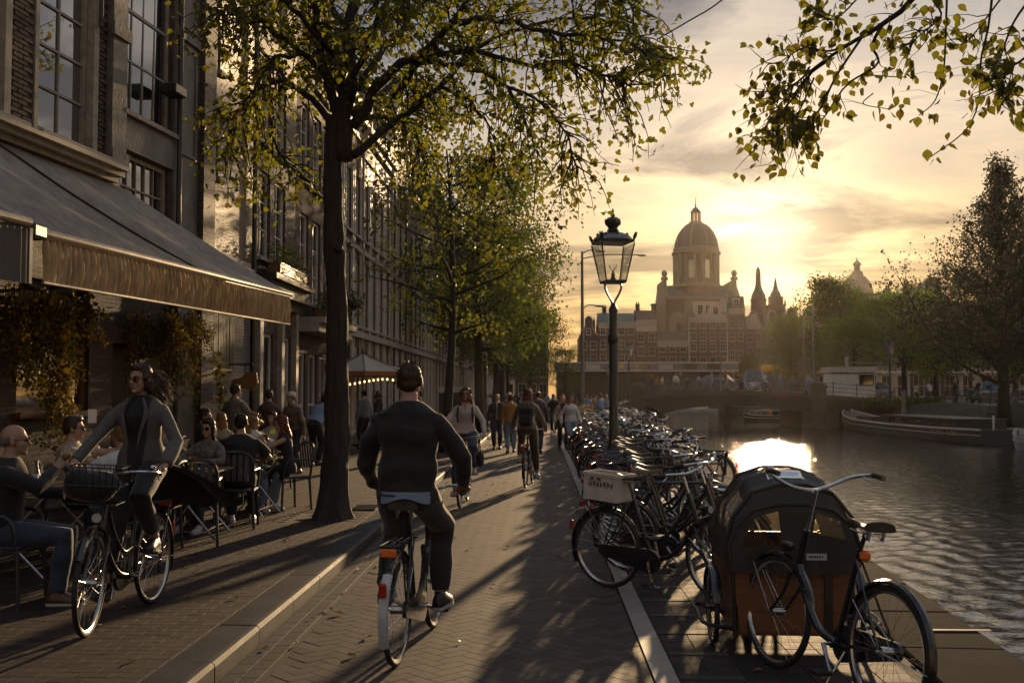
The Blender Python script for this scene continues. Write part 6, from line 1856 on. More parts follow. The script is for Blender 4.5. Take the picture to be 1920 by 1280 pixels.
    if rack:
        b = MB(); z = RW * 2 + .075
        for x in (-.065, -.022, .022, .065): b.tube([(x, -.27, z), (x, -.74, z)], .005, 5)
        for y in (-.29, -.5, -.73): b.tube([(-.07, y, z), (.07, y, z)], .005, 5)
        for s_ in (-1, 1):
            b.tube([(s_ * .065, -.68, z), (s_ * .06, ra[1] - .01, ra[2])], .006, 5); b.tube([(s_ * .065, -.36, z), (s_ * .06, ra[1] - .01, ra[2])], .006, 5)
        b.build('rack', paint, t)
        b = MB(); b.cbox((0, -.765, z - .035), (.10, .02, .05), bev=.006); b.build('rear_reflector', M_ORANGE if tail else M_REDGL, t)
    if rack:
        b = MB(); b.cbox((0, -.53 - (RW + .035) * math.cos(.25), RW + .09 + (RW + .03) * math.sin(.25)), (.045, .025, .085), bev=.008); b.build('tail_light', M_REDGL, t)
    else:
        b = MB(); b.cbox(st + Vector((0, -.045, -.03)), (.06, .05, .06), bev=.015); b.build('rear_reflector', M_ORANGE, t)
    if stand:
        b = MB(); b.tube([(-.03, -.2, .27), (-.13, -.14, .02), (-.17, -.12, .008)], .008, 6); b.build('kickstand', M_STEEL, t)
    if basket:
        b = MB(); z0 = .86
        for z, g in ((z0, .13), (z0 + .12, .145), (z0 + .24, .16)): b.tube([(-g - .02, .46 - g * .3, z), (g + .02, .46 - g * .3, z), (g + .02, .60 + g * .4, z), (-g - .02, .60 + g * .4, z)], .005, 5, closed=True)
        for i in range(9):
            x = -.15 + .0375 * i
            b.tube([(x, .60 + .05, z0), (x * 1.15, .60 + .07, z0 + .24)], .003, 4); b.tube([(x, .42, z0), (x * 1.1, .41, z0 + .24)], .003, 4)
        for i in range(7): b.tube([(-.15, .42 + .035 * i, z0), (.15, .42 + .035 * i, z0)], .003, 4)
        b.xf(M).build('carrier', M_BPAINT, t)
    return t


def ride_pts(t):
    """world grips and pedals of a bicycle"""
    bpy.context.view_layer.update()
    W_ = t.matrix_world
    g = list(t['grips']); p = list(t['pedals'])
    return [W_ @ Vector(g[i * 3:i * 3 + 3]) for i in range(2)], [W_ @ Vector(p[i * 3:i * 3 + 3]) for i in range(2)], W_

M_DKGREEN = pbr('dark_green_bike_paint', (.015, .026, .018), .3, var=.3, scale=12, coat=.3)
M_DKBLUE = pbr('dark_blue_bike_paint', (.014, .018, .035), .3, var=.3, scale=12, coat=.3)
M_GREYBIKE = pbr('silver_grey_bike_paint', (.16, .16, .165), .35, .4, var=.25, scale=12)
M_MAROON = pbr('maroon_bike_paint', (.07, .014, .012), .3, var=.3, scale=12, coat=.3)
# ridden bicycles
BK_MAN = bicycle('black bicycle with white rear fender tail and orange reflector, ridden by the sweatered man', (-.83, 7.27, 0), R(-6.5), 'curve', tail=M_WFENDER, crank=1.25, group='ridden bicycles', stand=False, up=.02)
BK_WOM = bicycle('black city bicycle with silver rims ridden along the pavement by the woman in the blazer', (-2.93, 7.52, FLOOR), R(178.5), 'step', steer=R(9), crank=.35, group='ridden bicycles', basket=True, stand=False, up=.03)
BK_BLO = bicycle('black bicycle ridden towards the viewer by the woman in the white blouse', (-1.16, 16.45, 0), R(178), 'step', crank=.3, group='ridden bicycles', stand=False, up=.02, bar='swept')
BK_PACK = bicycle('black bicycle ridden away by the woman with the backpack', (-.19, 19.75, 0), R(-6), 'step', crank=.5, group='ridden bicycles', stand=False)
# near parked bicycles
bicycle('black bicycle with high chrome handlebar and leather saddle parked at the lower right corner', (1.636, 6.224, 0), R(18), 'curve', M_BPAINT, crank=2.5, steer=R(4), lean=R(5), bar='high', up=.13, rack=False, rimm=M_RIM)
NB = bicycle('black step-through bicycle with a pale crate on its rear rack, parked across the pale line', (1.03, 9.14, 0), R(-127), 'step', M_BPAINT, crank=.2, steer=R(-10), lean=R(4), bar='straight', up=.05)
# crate on the rack of that bicycle
bpy.context.view_layer.update()
t = thing('crate', 'pale plastic crate with faded print on the rear rack of the nearest parked bicycle', 'crate', NB.matrix_world @ Vector((0, -.50, .775)), R(-127))
t.rotation_euler = (0, R(4), R(-127 + 90))
M_CRATE = pbr('pale_crate_plastic', (.55, .48, .42), .55, var=.2, scale=7)
b = MB(); hx, hy, hz = .175, .13, .235
b.box(-hx, hx, -hy, -hy + .008, 0, hz); b.box(-hx, hx, hy - .008, hy, 0, hz); b.box(-hx, -hx + .008, -hy + .0085, hy - .0085, 0, hz); b.box(hx - .008, hx, -hy + .0085, hy - .0085, 0, hz); b.box(-hx + .009, hx - .009, -hy + .009, hy - .009, .002, .01)
b.build('body', M_CRATE, t)
b = MB()
for (x0, x1, y0, y1) in ((-hx - .008, hx + .008, -hy - .008, -hy - .0005), (-hx - .008, hx + .008, hy + .0005, hy + .008), (-hx - .008, -hx - .0005, -hy, hy), (hx + .0005, hx + .008, -hy, hy)): b.box(x0, x1, y0, y1, hz - .022, hz + .004)
b.build('rim', M_CRATE, t)
b = MB(); rv = random.Random(3)
for i in range(15):
    x = -.13 + .018 * i
    h_ = rv.choice([.035, .05, .06]); b.box(x, x + .006, -hy - .0025, -hy - .0008, .13 - h_ / 2 + .01, .13 + h_ / 2 + .01)
    if i % 2: b.box(x, x + .016, -hy - .0025, -hy - .0008, .13 + rv.choice([-.02, .0, .02]), .136 + rv.choice([-.02, .0, .02]) + .004)
b.build('faded_print', pbr('faded_ink', (.13, .10, .09), .7), t, kind='stuff')
for i, x in enumerate((-.09, -.02)):
    b = MB(); b.cbox((x, -hy - .0015, hz - .05), (.04, .003, .022)); b.build('handle_slot', M_BRASS, t)

protos = [
    bicycle('black city bicycle with a brown saddle in the parked row, second from the crate bicycle', (1.30, 10.05, 0), R(-122), 'step', M_BPAINT, steer=R(15), lean=R(5), saddle=M_BRLEATHER, bar='swept', up=.06),
    bicycle('black diamond framed bicycle in the parked row before the lamp post', (1.38, 10.7, 0), R(-112), 'men', M_BPAINT, steer=R(-18), lean=R(4), bar='straight', up=.04),
    bicycle('dark green bicycle with a front carrier in the parked row', (1.36, 11.35, 0), R(-126), 'step', M_DKGREEN, steer=R(22), lean=R(5), basket=True, up=.05),
    bicycle('silver grey bicycle in the parked row, its fender catching the light', (1.44, 12.0, 0), R(-115), 'curve', M_GREYBIKE, steer=R(10), lean=R(5), bar='high', up=.05),
    bicycle('dark blue diamond framed bicycle in the parked row', (1.42, 12.7, 0), R(-120), 'men', M_DKBLUE, steer=R(28), lean=R(-4), bar='straight'),
    bicycle('maroon step-through bicycle in the parked row', (1.5, 13.4, 0), R(-110), 'step', M_MAROON, steer=R(-8), lean=R(5), bar='swept', up=.05),
]
rv = random.Random(21)
kinds = ['black step-through', 'black diamond framed', 'dark green', 'silver grey', 'dark blue', 'maroon']
ys = []
y = 14.3
while y < 48:
    ys.append(y); y += rv.uniform(.36, .62) * (1.0 if y < 24 else 1.25)
nth = ['nearest', 'second', 'third', 'fourth', 'fifth', 'sixth', 'seventh', 'eighth', 'ninth', 'tenth'] + ['%dth' % k for k in range(11, 90)]
cnt = {}
for i, y in enumerate(ys):
    k = rv.choice([0, 0, 0, 1, 1, 2, 3, 4, 5]); dd = rv.uniform(-.22, .22)
    x0 = 1.52 + .017 * (y - 14) + rv.uniform(-.12, .16)
    if abs(y - 18) < .6: x0 += .62
    where = 'before' if y < 18 else 'beyond'
    c_ = cnt.setdefault((k, where), []); c_.append(abs(y - 18))
    q = dup(protos[k], (x0, y, 0), R(-112) + dd if rv.random() < .8 else R(75) + dd, None, 'parked bicycles'); q['bk'] = (k, y)
    if y > 27 and i % 2 == 0:
        q = dup(protos[(k + 2) % 6], (x0 + rv.uniform(.8, 1.2), y + .22, 0), R(-102) - dd, None, 'parked bicycles'); q['bk'] = ((k + 2) % 6, y + .22)
for k in range(6):
    L = [o for o in COL.objects if 'bk' in o and int(o['bk'][0]) == k]
    for sgn, w_ in ((-1, 'in the row before the lamp post, counted from it'), (1, 'in the row beyond the lamp post, counted from it')):
        M_ = sorted([o for o in L if (o['bk'][1] - 18) * sgn > 0], key=lambda o: abs(o['bk'][1] - 18))
        for j, o in enumerate(M_): o['label'] = '%s %s bicycle %s' % (nth[j], kinds[k], w_)
# bicycles crowding the square and the bridge
for i in range(58):
    if i < 30:
        x = rv.uniform(-1.5, 6.0); y = rv.uniform(60, 84) if x > 1.5 else rv.uniform(84, 100); z = -.05; w_ = 'parked on the square before the bridge'
    elif i < 44:
        x = 9.5 + (i - 30) * .85 + rv.uniform(-.2, .2); y = 86.0 + rv.uniform(-.2, .4); z = decktop(x); w_ = 'against the bridge railing'
    else:
        x = 30.8 + rv.uniform(0, 1.2); y = 60 + (i - 44) * 1.5; z = .97; w_ = 'along the right bank railing'
    k = rv.randrange(6)
    q = dup(protos[k], (x, y, z), rv.uniform(0, 6.28) if i < 30 else R(90) + rv.uniform(-.5, .5), None, 'distant parked bicycles'); q['label'] = '%s bicycle %s' % (kinds[k], w_); q['bz'] = (i, k)

for a_, c_, w_ in ((30, 44, 'against the bridge railing, counted from the left'), (44, 58, 'along the right bank railing, counted from the far end')):
    for k in range(6):
        M_ = [o for o in COL.objects if 'bz' in o and a_ <= int(o['bz'][0]) < c_ and int(o['bz'][1]) == k]
        M_.sort(key=lambda o: o.location.x if a_ == 30 else -o.location.y)
        for j, o in enumerate(M_): o['label'] = '%s %s bicycle %s' % (('first',) * (j == 0) + (nth[j],) * (j > 0) + (kinds[k], w_))
# ================================================================== CARGO TRIKE
M_PLY = pbr('orange_brown_plywood', (0.15, 0.056, 0.019), .45, var=.3, scale=3, stretch=(2, 2, 12))
M_TENT = pbr('black_rain_canvas', (0.022, 0.019, 0.016), .55, var=.35, scale=6, bump=.006, bscale=9)
t = thing('cargo_trike', 'cargo trike with brown plywood box and black canvas rain hood at the canal edge', 'cargo trike', (1.66, 7.5, 0), R(-2))
x0, x1, y0, y1 = -.37, .37, -.45, .50
zb, zt = .15, .68
for nm, (a, c, d, e) in dict(front=(x0 - .03, x1 + .03, y0 - .018, y0), back=(x0 - .03, x1 + .03, y1, y1 + .018), left=(x0 - .018, x0, y0 + .001, y1 - .001), right=(x1, x1 + .018, y0 + .001, y1 - .001)).items():
    b = MB()
    if nm in ('front', 'back'): b.prism([(a + .06, zb), (c - .06, zb), (c, zt), (a, zt)], 'y', d, e)
    else: b.prism([(d, zb), (e, zb), (e, zt), (d, zt)], 'x', a, c)
    b.build('side_panel', M_PLY, t)
b = MB(); b.box(x0, x1, y0, y1, zb - .02, zb - .001); b.build('floor_panel', M_PLY, t)
for (x, y) in ((x0 - .02, y0 - .02), (x1 + .02, y0 - .02), (x0 - .02, y1 + .02), (x1 + .02, y1 + .02)):
    b = MB(); b.tube([(x * .96, y, zb - .02), (x, y, zt + .01)], .013, 6); b.build('corner_strip', M_IRON, t)
# hood: bowed sections along y
def sect(y, w_, h, lift=0.0):
    pts = [(-w_, zt - .10 + lift), (-w_ * 1.02, zt + .03), (-w_ * .93, zt + h * .50), (-w_ * .62, zt + h * .88), (-w_ * .22, zt + h), (w_ * .22, zt + h), (w_ * .62, zt + h * .88), (w_ * .93, zt + h * .5), (w_ * 1.02, zt + .03), (w_, zt - .10 + lift)]
    return [Vector((p[0], y, p[1])) for p in pts]
secs = [(-.52, .41, .30), (-.47, .41, .42), (-.2, .42, .50), (.1, .42, .50), (.36, .41, .44), (.56, .40, .20)]
def hood(u_, v_):
    g = u_ * (len(secs) - 1); i = min(int(g), len(secs) - 2); f = g - i
    A_, B_ = sect(*secs[i]), sect(*secs[i + 1])
    h = v_ * 9; j = min(int(h), 8); q = h - j
    p = A_[j].lerp(A_[j + 1], q).lerp(B_[j].lerp(B_[j + 1], q), f)
    return p + Vector((0, 0, -.02 * math.sin(PI * f) * (1 if 0.15 < v_ < .85 else 0))) + Vector((mnoise.noise(p * 6) * .016 + mnoise.noise(p * 15) * .009, 0, mnoise.noise(p * 7 + Vector((5, 0, 0))) * .018 + mnoise.noise(p * 17) * .008))
# leave window openings in the sheet: two side windows each side
b = MB(); NU, NV = 60, 54
vs = [hood(i / NU, j / NV) for j in range(NV + 1) for i in range(NU + 1)]
win = lambda u_, v_: (.24 < u_ < .40 or .46 < u_ < .72) and (.165 < v_ < .30 or .70 < v_ < .835) or (.34 < u_ < .64 and .42 < v_ < .58)
fs, fw = [], []
for j in range(NV):
    for i in range(NU):
        q = (j * (NU + 1) + i, j * (NU + 1) + i + 1, (j + 1) * (NU + 1) + i + 1, (j + 1) * (NU + 1) + i)
        (fw if win((i + .5) / NU, (j + .5) / NV) else fs).append(q)
b.add(vs, fs); hd = b.build('rain_hood', M_TENT, t, smooth='all', recalc=False)
b = MB(); b.add(vs, fw); b.build('hood_window', glassmat('hood_film', (.55, .45, .33), .12, .8), hd, smooth='all', recalc=False)
# front wall of the hood with its two clear windows, facing the viewer
S0 = sect(*secs[0]); 
b = MB(); cpt = Vector((0, -.535, zt + .08))
fr_ = [p + Vector((0, -.004, 0)) for p in S0]
wl_ = [Vector((-.34, -.53, zt + .03)), Vector((-.08, -.53, zt + .04)), Vector((-.10, -.53, zt + .26)), Vector((-.25, -.53, zt + .22))]
wr_ = [Vector((.12, -.53, zt + .12)), Vector((.33, -.53, zt + .08)), Vector((.29, -.53, zt + .2)), Vector((.14, -.53, zt + .25))]
n = len(fr_)
vs = fr_ + wl_ + wr_; I = lambda k: n + k; J = lambda k: n + 4 + k
fs = [(0, 1, I(0)), (1, 2, I(3), I(0)), (2, 3, I(3)), (3, 4, I(2), I(3)), (4, 5, J(3), I(2)), (5, 6, J(2), J(3)), (6, 7, J(2)), (7, 8, J(1), J(2)), (8, 9, J(1)), (9, J(0), J(1)), (9, 0, I(0), I(1), J(0)), (I(1), I(2), J(3), J(0))]
b.add(vs, fs); b.build('hood_front', M_TENT, hd, recalc=False)
for q in (wl_, wr_):
    b = MB(); b.add([p + Vector((0, .002, 0)) for p in q], [(0, 1, 2, 3)]); b.build('hood_window', MATS['hood_film'], hd, recalc=False)
for k in (1, 3, 5):
    y, w_, h = secs[k]; b = MB(); b.tube([p * 1.0 + Vector((0, 0, .006)) for p in sect(y, w_ * 1.01, h)], .012, 6); b.build('hood_hoop', M_TENT, hd)
b = MB(); b.tube([p + Vector((0, -.008, .004)) for p in S0], .012, 6); b.build('hood_piping', M_TENT, hd)
b = MB(); b.cbox((.14, -.528, zt - .03), (.13, .006, .042)); lp_ = b.build('maker_label', pbr('label_cloth', (.42, .42, .42), .6), t)
b = MB()
for i in range(6): b.box(.092 + i * .016, .102 + i * .016, -.5335, -.5315, zt - .036, zt - .022)
b.build('label_print', M_IRON, lp_, kind='stuff')
b = MB(); b.box(.20, .25, -.482, -.469, zb, zt + .02); b.build('strap', M_IRON, t)
# hood skirt over the front of the box
b = MB(); b.sheet(lambda u_, v_: (-.41 + .82 * u_, -.525 - .006 * math.sin(u_ * 23), zt + .035 - (.16 + .03 * math.sin(PI * u_)) * v_), 20, 3); b.build('hood_skirt', M_TENT, hd, recalc=False, smooth='all')
# front wheels with forks, axle guard
for s_ in (-1, 1):
    xw = s_ * .475
    Mw = Matrix.Translation((xw, -.12, .255 - .74 * RW)) @ Matrix.Diagonal((1.0, .74, .74, 1))
    add_wheel(t, (0, 0, RW), Mw)
    fender(t, (0, 0, RW), .2, 2.9, M_BPAINT, Mw, .035)
    b = MB()
    b.tube([(s_ * .36, -.12, .2), (xw + s_ * .07, -.12, .255)], .014, 6); b.tube(bez([(s_ * .39, .25, .17), (xw + s_ * .09, .22, .2), (xw + s_ * .10, -.12, .22), (xw + s_ * .09, -.42, .2), (s_ * .39, -.44, .17)], 14), .014, 6)
    b.build('axle_guard', M_IRON, t, smooth=True)
# rear frame, saddle and wheel behind the box
add_wheel(t, (0, 1.45, RW))
fender(t, (0, 1.45, RW), .2, 2.8, M_BPAINT)
b = MB(); b.tube([(0, .53, .4), (0, .95, .3), (0, 1.45, RW)], .022, 8); b.tube([(0, .95, .3), (0, 1.1, .82)], .018, 8); b.tube([(0, .53, .55), (0, 1.08, .7)], .018, 8); b.build('rear_frame', M_BPAINT, t, smooth=True)
b = MB(); b.ell((0, 1.13, .86), (.09, .14, .035), 12, 6); b.build('saddle', M_LEATHER, t, smooth=True)
b = MB(); b.tube(bez([(-.33, .72, .98), (-.34, .58, .98), (0, .54, .94), (.34, .58, .98), (.33, .72, .98)], 20), .013, 8); b.tube([(-.3, .53, .6), (-.3, .56, .95)], .012, 6); b.tube([(.3, .53, .6), (.3, .56, .95)], .012, 6); b.build('push_bar', M_CHROME, t, smooth=True)
# ================================================================== PEOPLE
import zlib
TMP = bpy.data.scenes.new('remesh_bench')


def remesh(mb, vox, smooth=4, fac=.5):
    """fuse overlapping closed shapes into one continuous skin"""
    me = bpy.data.meshes.new('m'); me.from_pydata(mb.v, [], mb.f)
    bm = bmesh.new(); bm.from_mesh(me); bmesh.ops.recalc_face_normals(bm, faces=bm.faces); bm.to_mesh(me); bm.free()
    o = bpy.data.objects.new('m', me); TMP.collection.objects.link(o)
    m_ = o.modifiers.new('r', 'REMESH'); m_.mode = 'VOXEL'; m_.voxel_size = vox; m_.use_smooth_shade = True
    if smooth:
        s_ = o.modifiers.new('s', 'SMOOTH'); s_.iterations = smooth; s_.factor = fac
    vl = TMP.view_layers[0]; vl.update()
    out = bpy.data.meshes.new_from_object(o.evaluated_get(vl.depsgraph))
    bpy.data.objects.remove(o); bpy.data.meshes.remove(me)
    return out


def verts_of(me):
    a = np.empty(len(me.vertices) * 3, np.float32); me.vertices.foreach_get('co', a); return a.reshape(-1, 3)


def normals_of(me):
    a = np.empty(len(me.vertices) * 3, np.float32); me.vertices.foreach_get('normal', a); return a.reshape(-1, 3)


def wrinkle(me, amp, seed=0, freq=9.0, zs=2.2):
    V = verts_of(me).astype(float); N = normals_of(me)
    rs = np.random.default_rng(seed); d = np.zeros(len(V))
    W_ = V + .05 * np.sin(V[:, [1, 2, 0]] * 11 + seed)
    for k in range(7):
        k_ = rs.normal(size=3); k_ /= np.linalg.norm(k_); f = freq * rs.uniform(.7, 2.6)
        k_[2] *= zs
        q = np.sin(W_ @ k_ * f + rs.uniform(0, 6.28)); d += (np.abs(q) ** 1.6 * np.sign(q)) / (1 + k * .35)
    V += N * (amp * d * .45)[:, None]
    me.vertices.foreach_set('co', V.astype(np.float32).ravel()); me.update()


def fabric(name, col, **k):
    return pbr(name, col, k.pop('rough', .85), var=k.pop('var', .12), scale=k.pop('scale', 9), bump=k.pop('bump', .0012), bscale=k.pop('bscale', 160), sheen=k.pop('sheen', .25), **k)


def hairmat(name, col):
    if name in MATS: return MATS[name]
    m = bpy.data.materials.new(name); m.use_nodes = True; m.node_tree.nodes.clear(); t = NT(m.node_tree)
    d = t.node('ShaderNodeBsdfPrincipled', {'Base Color': (*col, 1), 'Roughness': .42})
    tr = t.node('ShaderNodeBsdfTranslucent', {'Color': tuple(min(1, v * 2.6) for v in col) + (1,)})
    mx = t.node('ShaderNodeMixShader', {0: .38, 1: d, 2: tr})
    t.node('ShaderNodeOutputMaterial', {'Surface': mx}); MATS[name] = m
    return m


SKIN = pbr('skin_light', (0.36, 0.215, 0.15), .5, var=.1, scale=20)
SKIN2 = pbr('skin_tan', (0.27, 0.15, 0.10), .5, var=.1, scale=20)
LIP = pbr('lips', (0.26, 0.10, 0.085), .4)
H_DARK, H_BROWN, H_AUB, H_BLOND, H_GREY = hairmat('hair_dark', (.022, .014, .009)), hairmat('hair_brown', (.06, .033, .016)), hairmat('hair_auburn', (.13, .05, .018)), hairmat('hair_blond', (.26, .15, .06)), hairmat('hair_grey', (.2, .19, .175))
M_EYE = pbr('eye_dark', (.02, .015, .012), .15)
M_SHADES = pbr('dark_lens', (.006, .006, .007), .08)
C_BLACK, C_CHAR, C_NAVY = fabric('black_cloth', (.012, .012, .013)), fabric('charcoal_knit', (.013, .0125, .012)), fabric('navy_denim', (.022, .028, .045))
C_DENIM, C_LDENIM = fabric('blue_denim', (.032, .044, .072)), fabric('pale_denim', (.16, .20, .27))
C_WHITE, C_BLOUSE, C_BEIGE = fabric('white_cotton', (.55, .54, .52)), fabric('white_blouse_cloth', (.46, .40, .37)), fabric('beige_cotton', (.34, .27, .19))
C_GREYT, C_OCHRE, C_BLUESH = fabric('grey_tweed', (.085, .08, .074), var=.3, scale=60), fabric('ochre_jacket_cloth', (.30, .15, .035)), fabric('pale_blue_shirt', (.20, .27, .38))
C_PLAID = fabric('checked_shirt', (.22, .17, .14), col2=(.06, .05, .05), scale=16)
C_FLORAL = fabric('patterned_jacket', (.22, .16, .10), col2=(.05, .05, .06), scale=7)
C_OLIVE = fabric('olive_trousers', (.020, .018, .015)); C_GREYSH = fabric('grey_shirt', (.16, .155, .15)); C_BROWN = fabric('brown_cloth', (.09, .05, .03))
S_BLACK, S_WHITE, S_BROWN = pbr('black_shoe', (.014, .013, .013), .45), pbr('white_shoe', (.5, .49, .47), .5), pbr('brown_shoe', (.07, .035, .02), .4)
SOLE = pbr('pale_sole', (.42, .40, .37), .6)


def ik(a, b, l1, l2, pole):
    a, b = Vector(a), Vector(b); d = b - a; L = min(d.length, (l1 + l2) * .998); dn = d.normalized()
    x = (l1 * l1 - l2 * l2 + L * L) / (2 * L); h = math.sqrt(max(l1 * l1 - x * x, 1e-6))
    p = Vector(pole); p = (p - dn * p.dot(dn)); p = p.normalized() if p.length > 1e-5 else dn.orthogonal()
    return a + dn * x + p * h, a + dn * L


def hand(b, wr, d, n, side, curl, k=1.0, spread=1.0):
    d = d.normalized(); n = (n - d * n.dot(d)).normalized(); s = d.cross(n) * side
    rg = []
    for f, hw, ht in ((-.015, .025, .02), (.02, .031, .017), (.06, .041, .015), (.095, .043, .012), (.104, .036, .008)):
        c = wr + d * f * k
        rg.append([c + (s * math.cos(q) * hw + n * math.sin(q) * ht) * k for q in [2 * PI * j / 10 for j in range(10)]])
    b.rings(rg)
    for i, L in enumerate((.070, .079, .073, .057)):
        p = wr + (d * (.085 - .004 * abs(i - 1)) + s * (.0325 - .0215 * i)) * k
        dd = (d + s * (.10 - .065 * i) * spread).normalized(); pts = [p]; a = curl * (.55 + .08 * i)
        for fr in (.45, .30, .25):
            dd = (dd * math.cos(a) + n * math.sin(a)).normalized(); p = p + dd * L * fr * k; pts.append(p); a = curl * .95; 
            nn = n - dd * n.dot(dd); n2 = nn.normalized() if nn.length > 1e-4 else -d
            n = n2 if nn.length > 1e-4 else n
        b.tube(pts, [.0092 * k, .0086 * k, .008 * k, .0062 * k], 7)
        n = (n - d * n.dot(d)); n = n.normalized() if n.length > 1e-4 else s.cross(d) * -side
    p = wr + (d * .022 + s * .026 + n * .004) * k
    t1 = (d * .62 + s * .75 + n * (.25 + .3 * min(curl, 1))).normalized(); q = p + t1 * .045 * k
    t2 = (d * .85 + s * (.35 - .3 * min(curl, 1)) + n * (.2 + .5 * min(curl, 1))).normalized()
    b.tube([p - t1 * .01 * k, p + t1 * .02 * k, q, q + t2 * .034 * k], [.013 * k, .0125 * k, .0105 * k, .0075 * k], 7)


def person(label, loc, rz, H=1.75, sex='m', pelvis=None, lean=.02, twist=0.0, slean=0.0, hands=None, feet=None, knee=None, elbow=None, head=(0, 0),
           top=None, bottom=None, shoes=None, hair=('short', None), glasses=None, skin=None, vox=.014, fat=1.0, group=None, grip=False,
           palms=None, footdir=None, hdirs=None, curl=.35, footpitch=(0, 0), name='person', hat=None):
    s = H / 1.75; skin = skin or SKIN; fem = sex == 'f'
    P = Vector(pelvis) if pelvis else Vector((0, 0, .93 * s))
    U = Vector((math.sin(slean), math.sin(lean), math.cos(lean))).normalized()
    hr = Vector((1, 0, 0)); Rt = Matrix.Rotation(twist, 3, 'Z') @ hr
    Rt = (Rt - U * Rt.dot(U)).normalized(); F = U.cross(Rt)
    TL = (.50 if fem else .515) * s
    N = P + U * TL
    sw = (.158 if fem else .182) * s; hw = (.092 if fem else .085) * s
    sh = [N + Rt * (sg * sw * .97) - U * .096 * s for sg in (1, -1)]
    hipc = [P + hr * (sg * hw) - Vector((0, 0, .03 * s)) for sg in (1, -1)]
    feet = feet or [Vector((.10, .02, .085 * s)), Vector((-.10, -.02, .085 * s))]
    hands = hands or [Vector((.27, .04, .80 * s)), Vector((-.27, .04, .80 * s))]
    elbow = elbow or [Vector((.5, -1, -.1)), Vector((-.5, -1, -.1))]
    knee = knee or [Vector((.1, 1, .05)), Vector((-.1, 1, .05))]
    EL, WR, KN, AN, HD, HN = [], [], [], [], [], []
    for i, sg in enumerate((1, -1)):
        tgt = Vector(hands[i])
        if grip:
            hd = Vector((-sg * .12, .92, -.38)).normalized(); hn = Vector((0, -.38, -.92))
            tgt = tgt - hd * .085 * s + Vector((0, 0, .022))
        e, w_ = ik(sh[i], tgt, .29 * s, .26 * s, elbow[i])
        if not grip:
            hd = Vector(hdirs[i]).normalized() if hdirs and hdirs[i] is not None else (w_ - e).normalized()
            hn = Vector(palms[i]) if palms and palms[i] is not None else Vector((-sg, .15, 0))
        EL.append(e); WR.append(w_); HD.append(hd); HN.append(hn)
        k_, a_ = ik(hipc[i], feet[i], .445 * s, .42 * s, knee[i]); KN.append(k_); AN.append(a_)
    fd = []
    for i in range(2):
        f = Vector(footdir[i]) if footdir else Vector((.12 * (1, -1)[i], 1, 0)); fd.append((f.normalized() * math.cos(footpitch[i]) + Vector((0, 0, math.sin(footpitch[i])))).normalized())
    ring_f = lambda t_, w_, d_, fo=0.0: [P + U * (t_ * TL) + F * fo * s + (Rt * math.cos(q) * w_ + F * math.sin(q) * d_) * s * fat for q in [2 * PI * j / 16 for j in range(16)]]
    if fem: TR = [(-.16, .135, .10), (-.02, .165, .115), (.12, .155, .108), (.36, .118, .088), (.58, .138, .112, .012), (.72, .150, .118, .014), (.86, .158, .085), (.95, .11, .062), (1.02, .055, .052)]
    else: TR = [(-.16, .135, .10), (-.02, .160, .112), (.15, .155, .108), (.38, .145, .10), (.62, .168, .118, .008), (.76, .178, .112, .004), (.885, .178, .094), (.945, .142, .080), (1.0, .086, .064), (1.04, .058, .056)]
    b = MB()
    b.rings([ring_f(*q) for q in TR])
    # head frame
    hy, hp = head; hu0 = (U * .35 + Vector((0, 0, 1))).normalized()
    Fh = (Matrix.Rotation(twist * .6 + hy, 3, 'Z') @ Vector((0, 1, 0))); Fh = (Fh * math.cos(hp) + Vector((0, 0, math.sin(hp)))).normalized()
    Rh = Fh.cross(hu0).normalized(); Uh = Rh.cross(Fh)
    hk = (s * .5 + .5) * (.97 if fem else 1.0)
    HC = N + hu0 * .135 * hk + F * .018 + Fh * .012
    HM = Matrix((Rh, Fh, Uh)).transposed()
    hp_ = lambda x, y, z: HC + HM @ Vector((x, y, z)) * hk
    E = lambda c, r, n=12, m=8: b.ell(hp_(*c), tuple(v * hk for v in r), n, m, HM)
    b.tube([N - U * .05, N + U * .02, hp_(0, -.02, -.06)], [.062 * s, .054 * s * (.88 if fem else 1), .05 * s * (.88 if fem else 1)], 12)
    E((0, -.012, .032), (.073, .093, .086), 16, 10); E((0, .03, -.03), (.056, .058, .076), 14, 10); E((0, .043, -.075), (.040 if fem else .045, .04, .036)); E((0, .072, -.094), (.02, .018, .016))
    E((0, .078, .022), (.048, .013, .013)); E((.034, .062, -.028), (.022, .02, .022)); E((-.034, .062, -.028), (.022, .02, .022))
    for sg in (1, -1): E((sg * .076, -.006, -.012), (.011, .021, .031))
    b.tube([hp_(0, .084, .012), hp_(0, .101, -.014), hp_(0, .107, -.030)], [.008 * hk, .0105 * hk, .0125 * hk], 8); E((0, .094, -.034), (.017, .011, .009)); E((0, .082, -.060), (.021, .012, .010))
    for i, sg in enumerate((1, -1)):
        b.tube([sh[i] - Rt * sg * .05, sh[i] - U * .004, sh[i].lerp(EL[i], .45), EL[i], EL[i].lerp(WR[i], .35), WR[i], WR[i] + HD[i] * .01], [r * s * (.86 if fem else 1) for r in (.040, .044, .045, .040, .042, .029, .027)], 12)
        hand(b, WR[i], HD[i], HN[i], sg, (1.15 if grip else curl), s * (.93 if fem else 1.0))
        b.tube([hipc[i] + Vector((0, 0, .06)), hipc[i], hipc[i].lerp(KN[i], .5), KN[i], KN[i].lerp(AN[i], .35), AN[i] - (AN[i] - KN[i]).normalized() * .05, AN[i]], [r * s for r in (.075, .092, .077, .055, .057, .038, .037)], 12)
        b.tube([AN[i] - fd[i] * .05 - Vector((0, 0, .045)), AN[i] + fd[i] * .06 - Vector((0, 0, .045)), AN[i] + fd[i] * .16 - Vector((0, 0, .06))], [.03, .032, .02], 8)
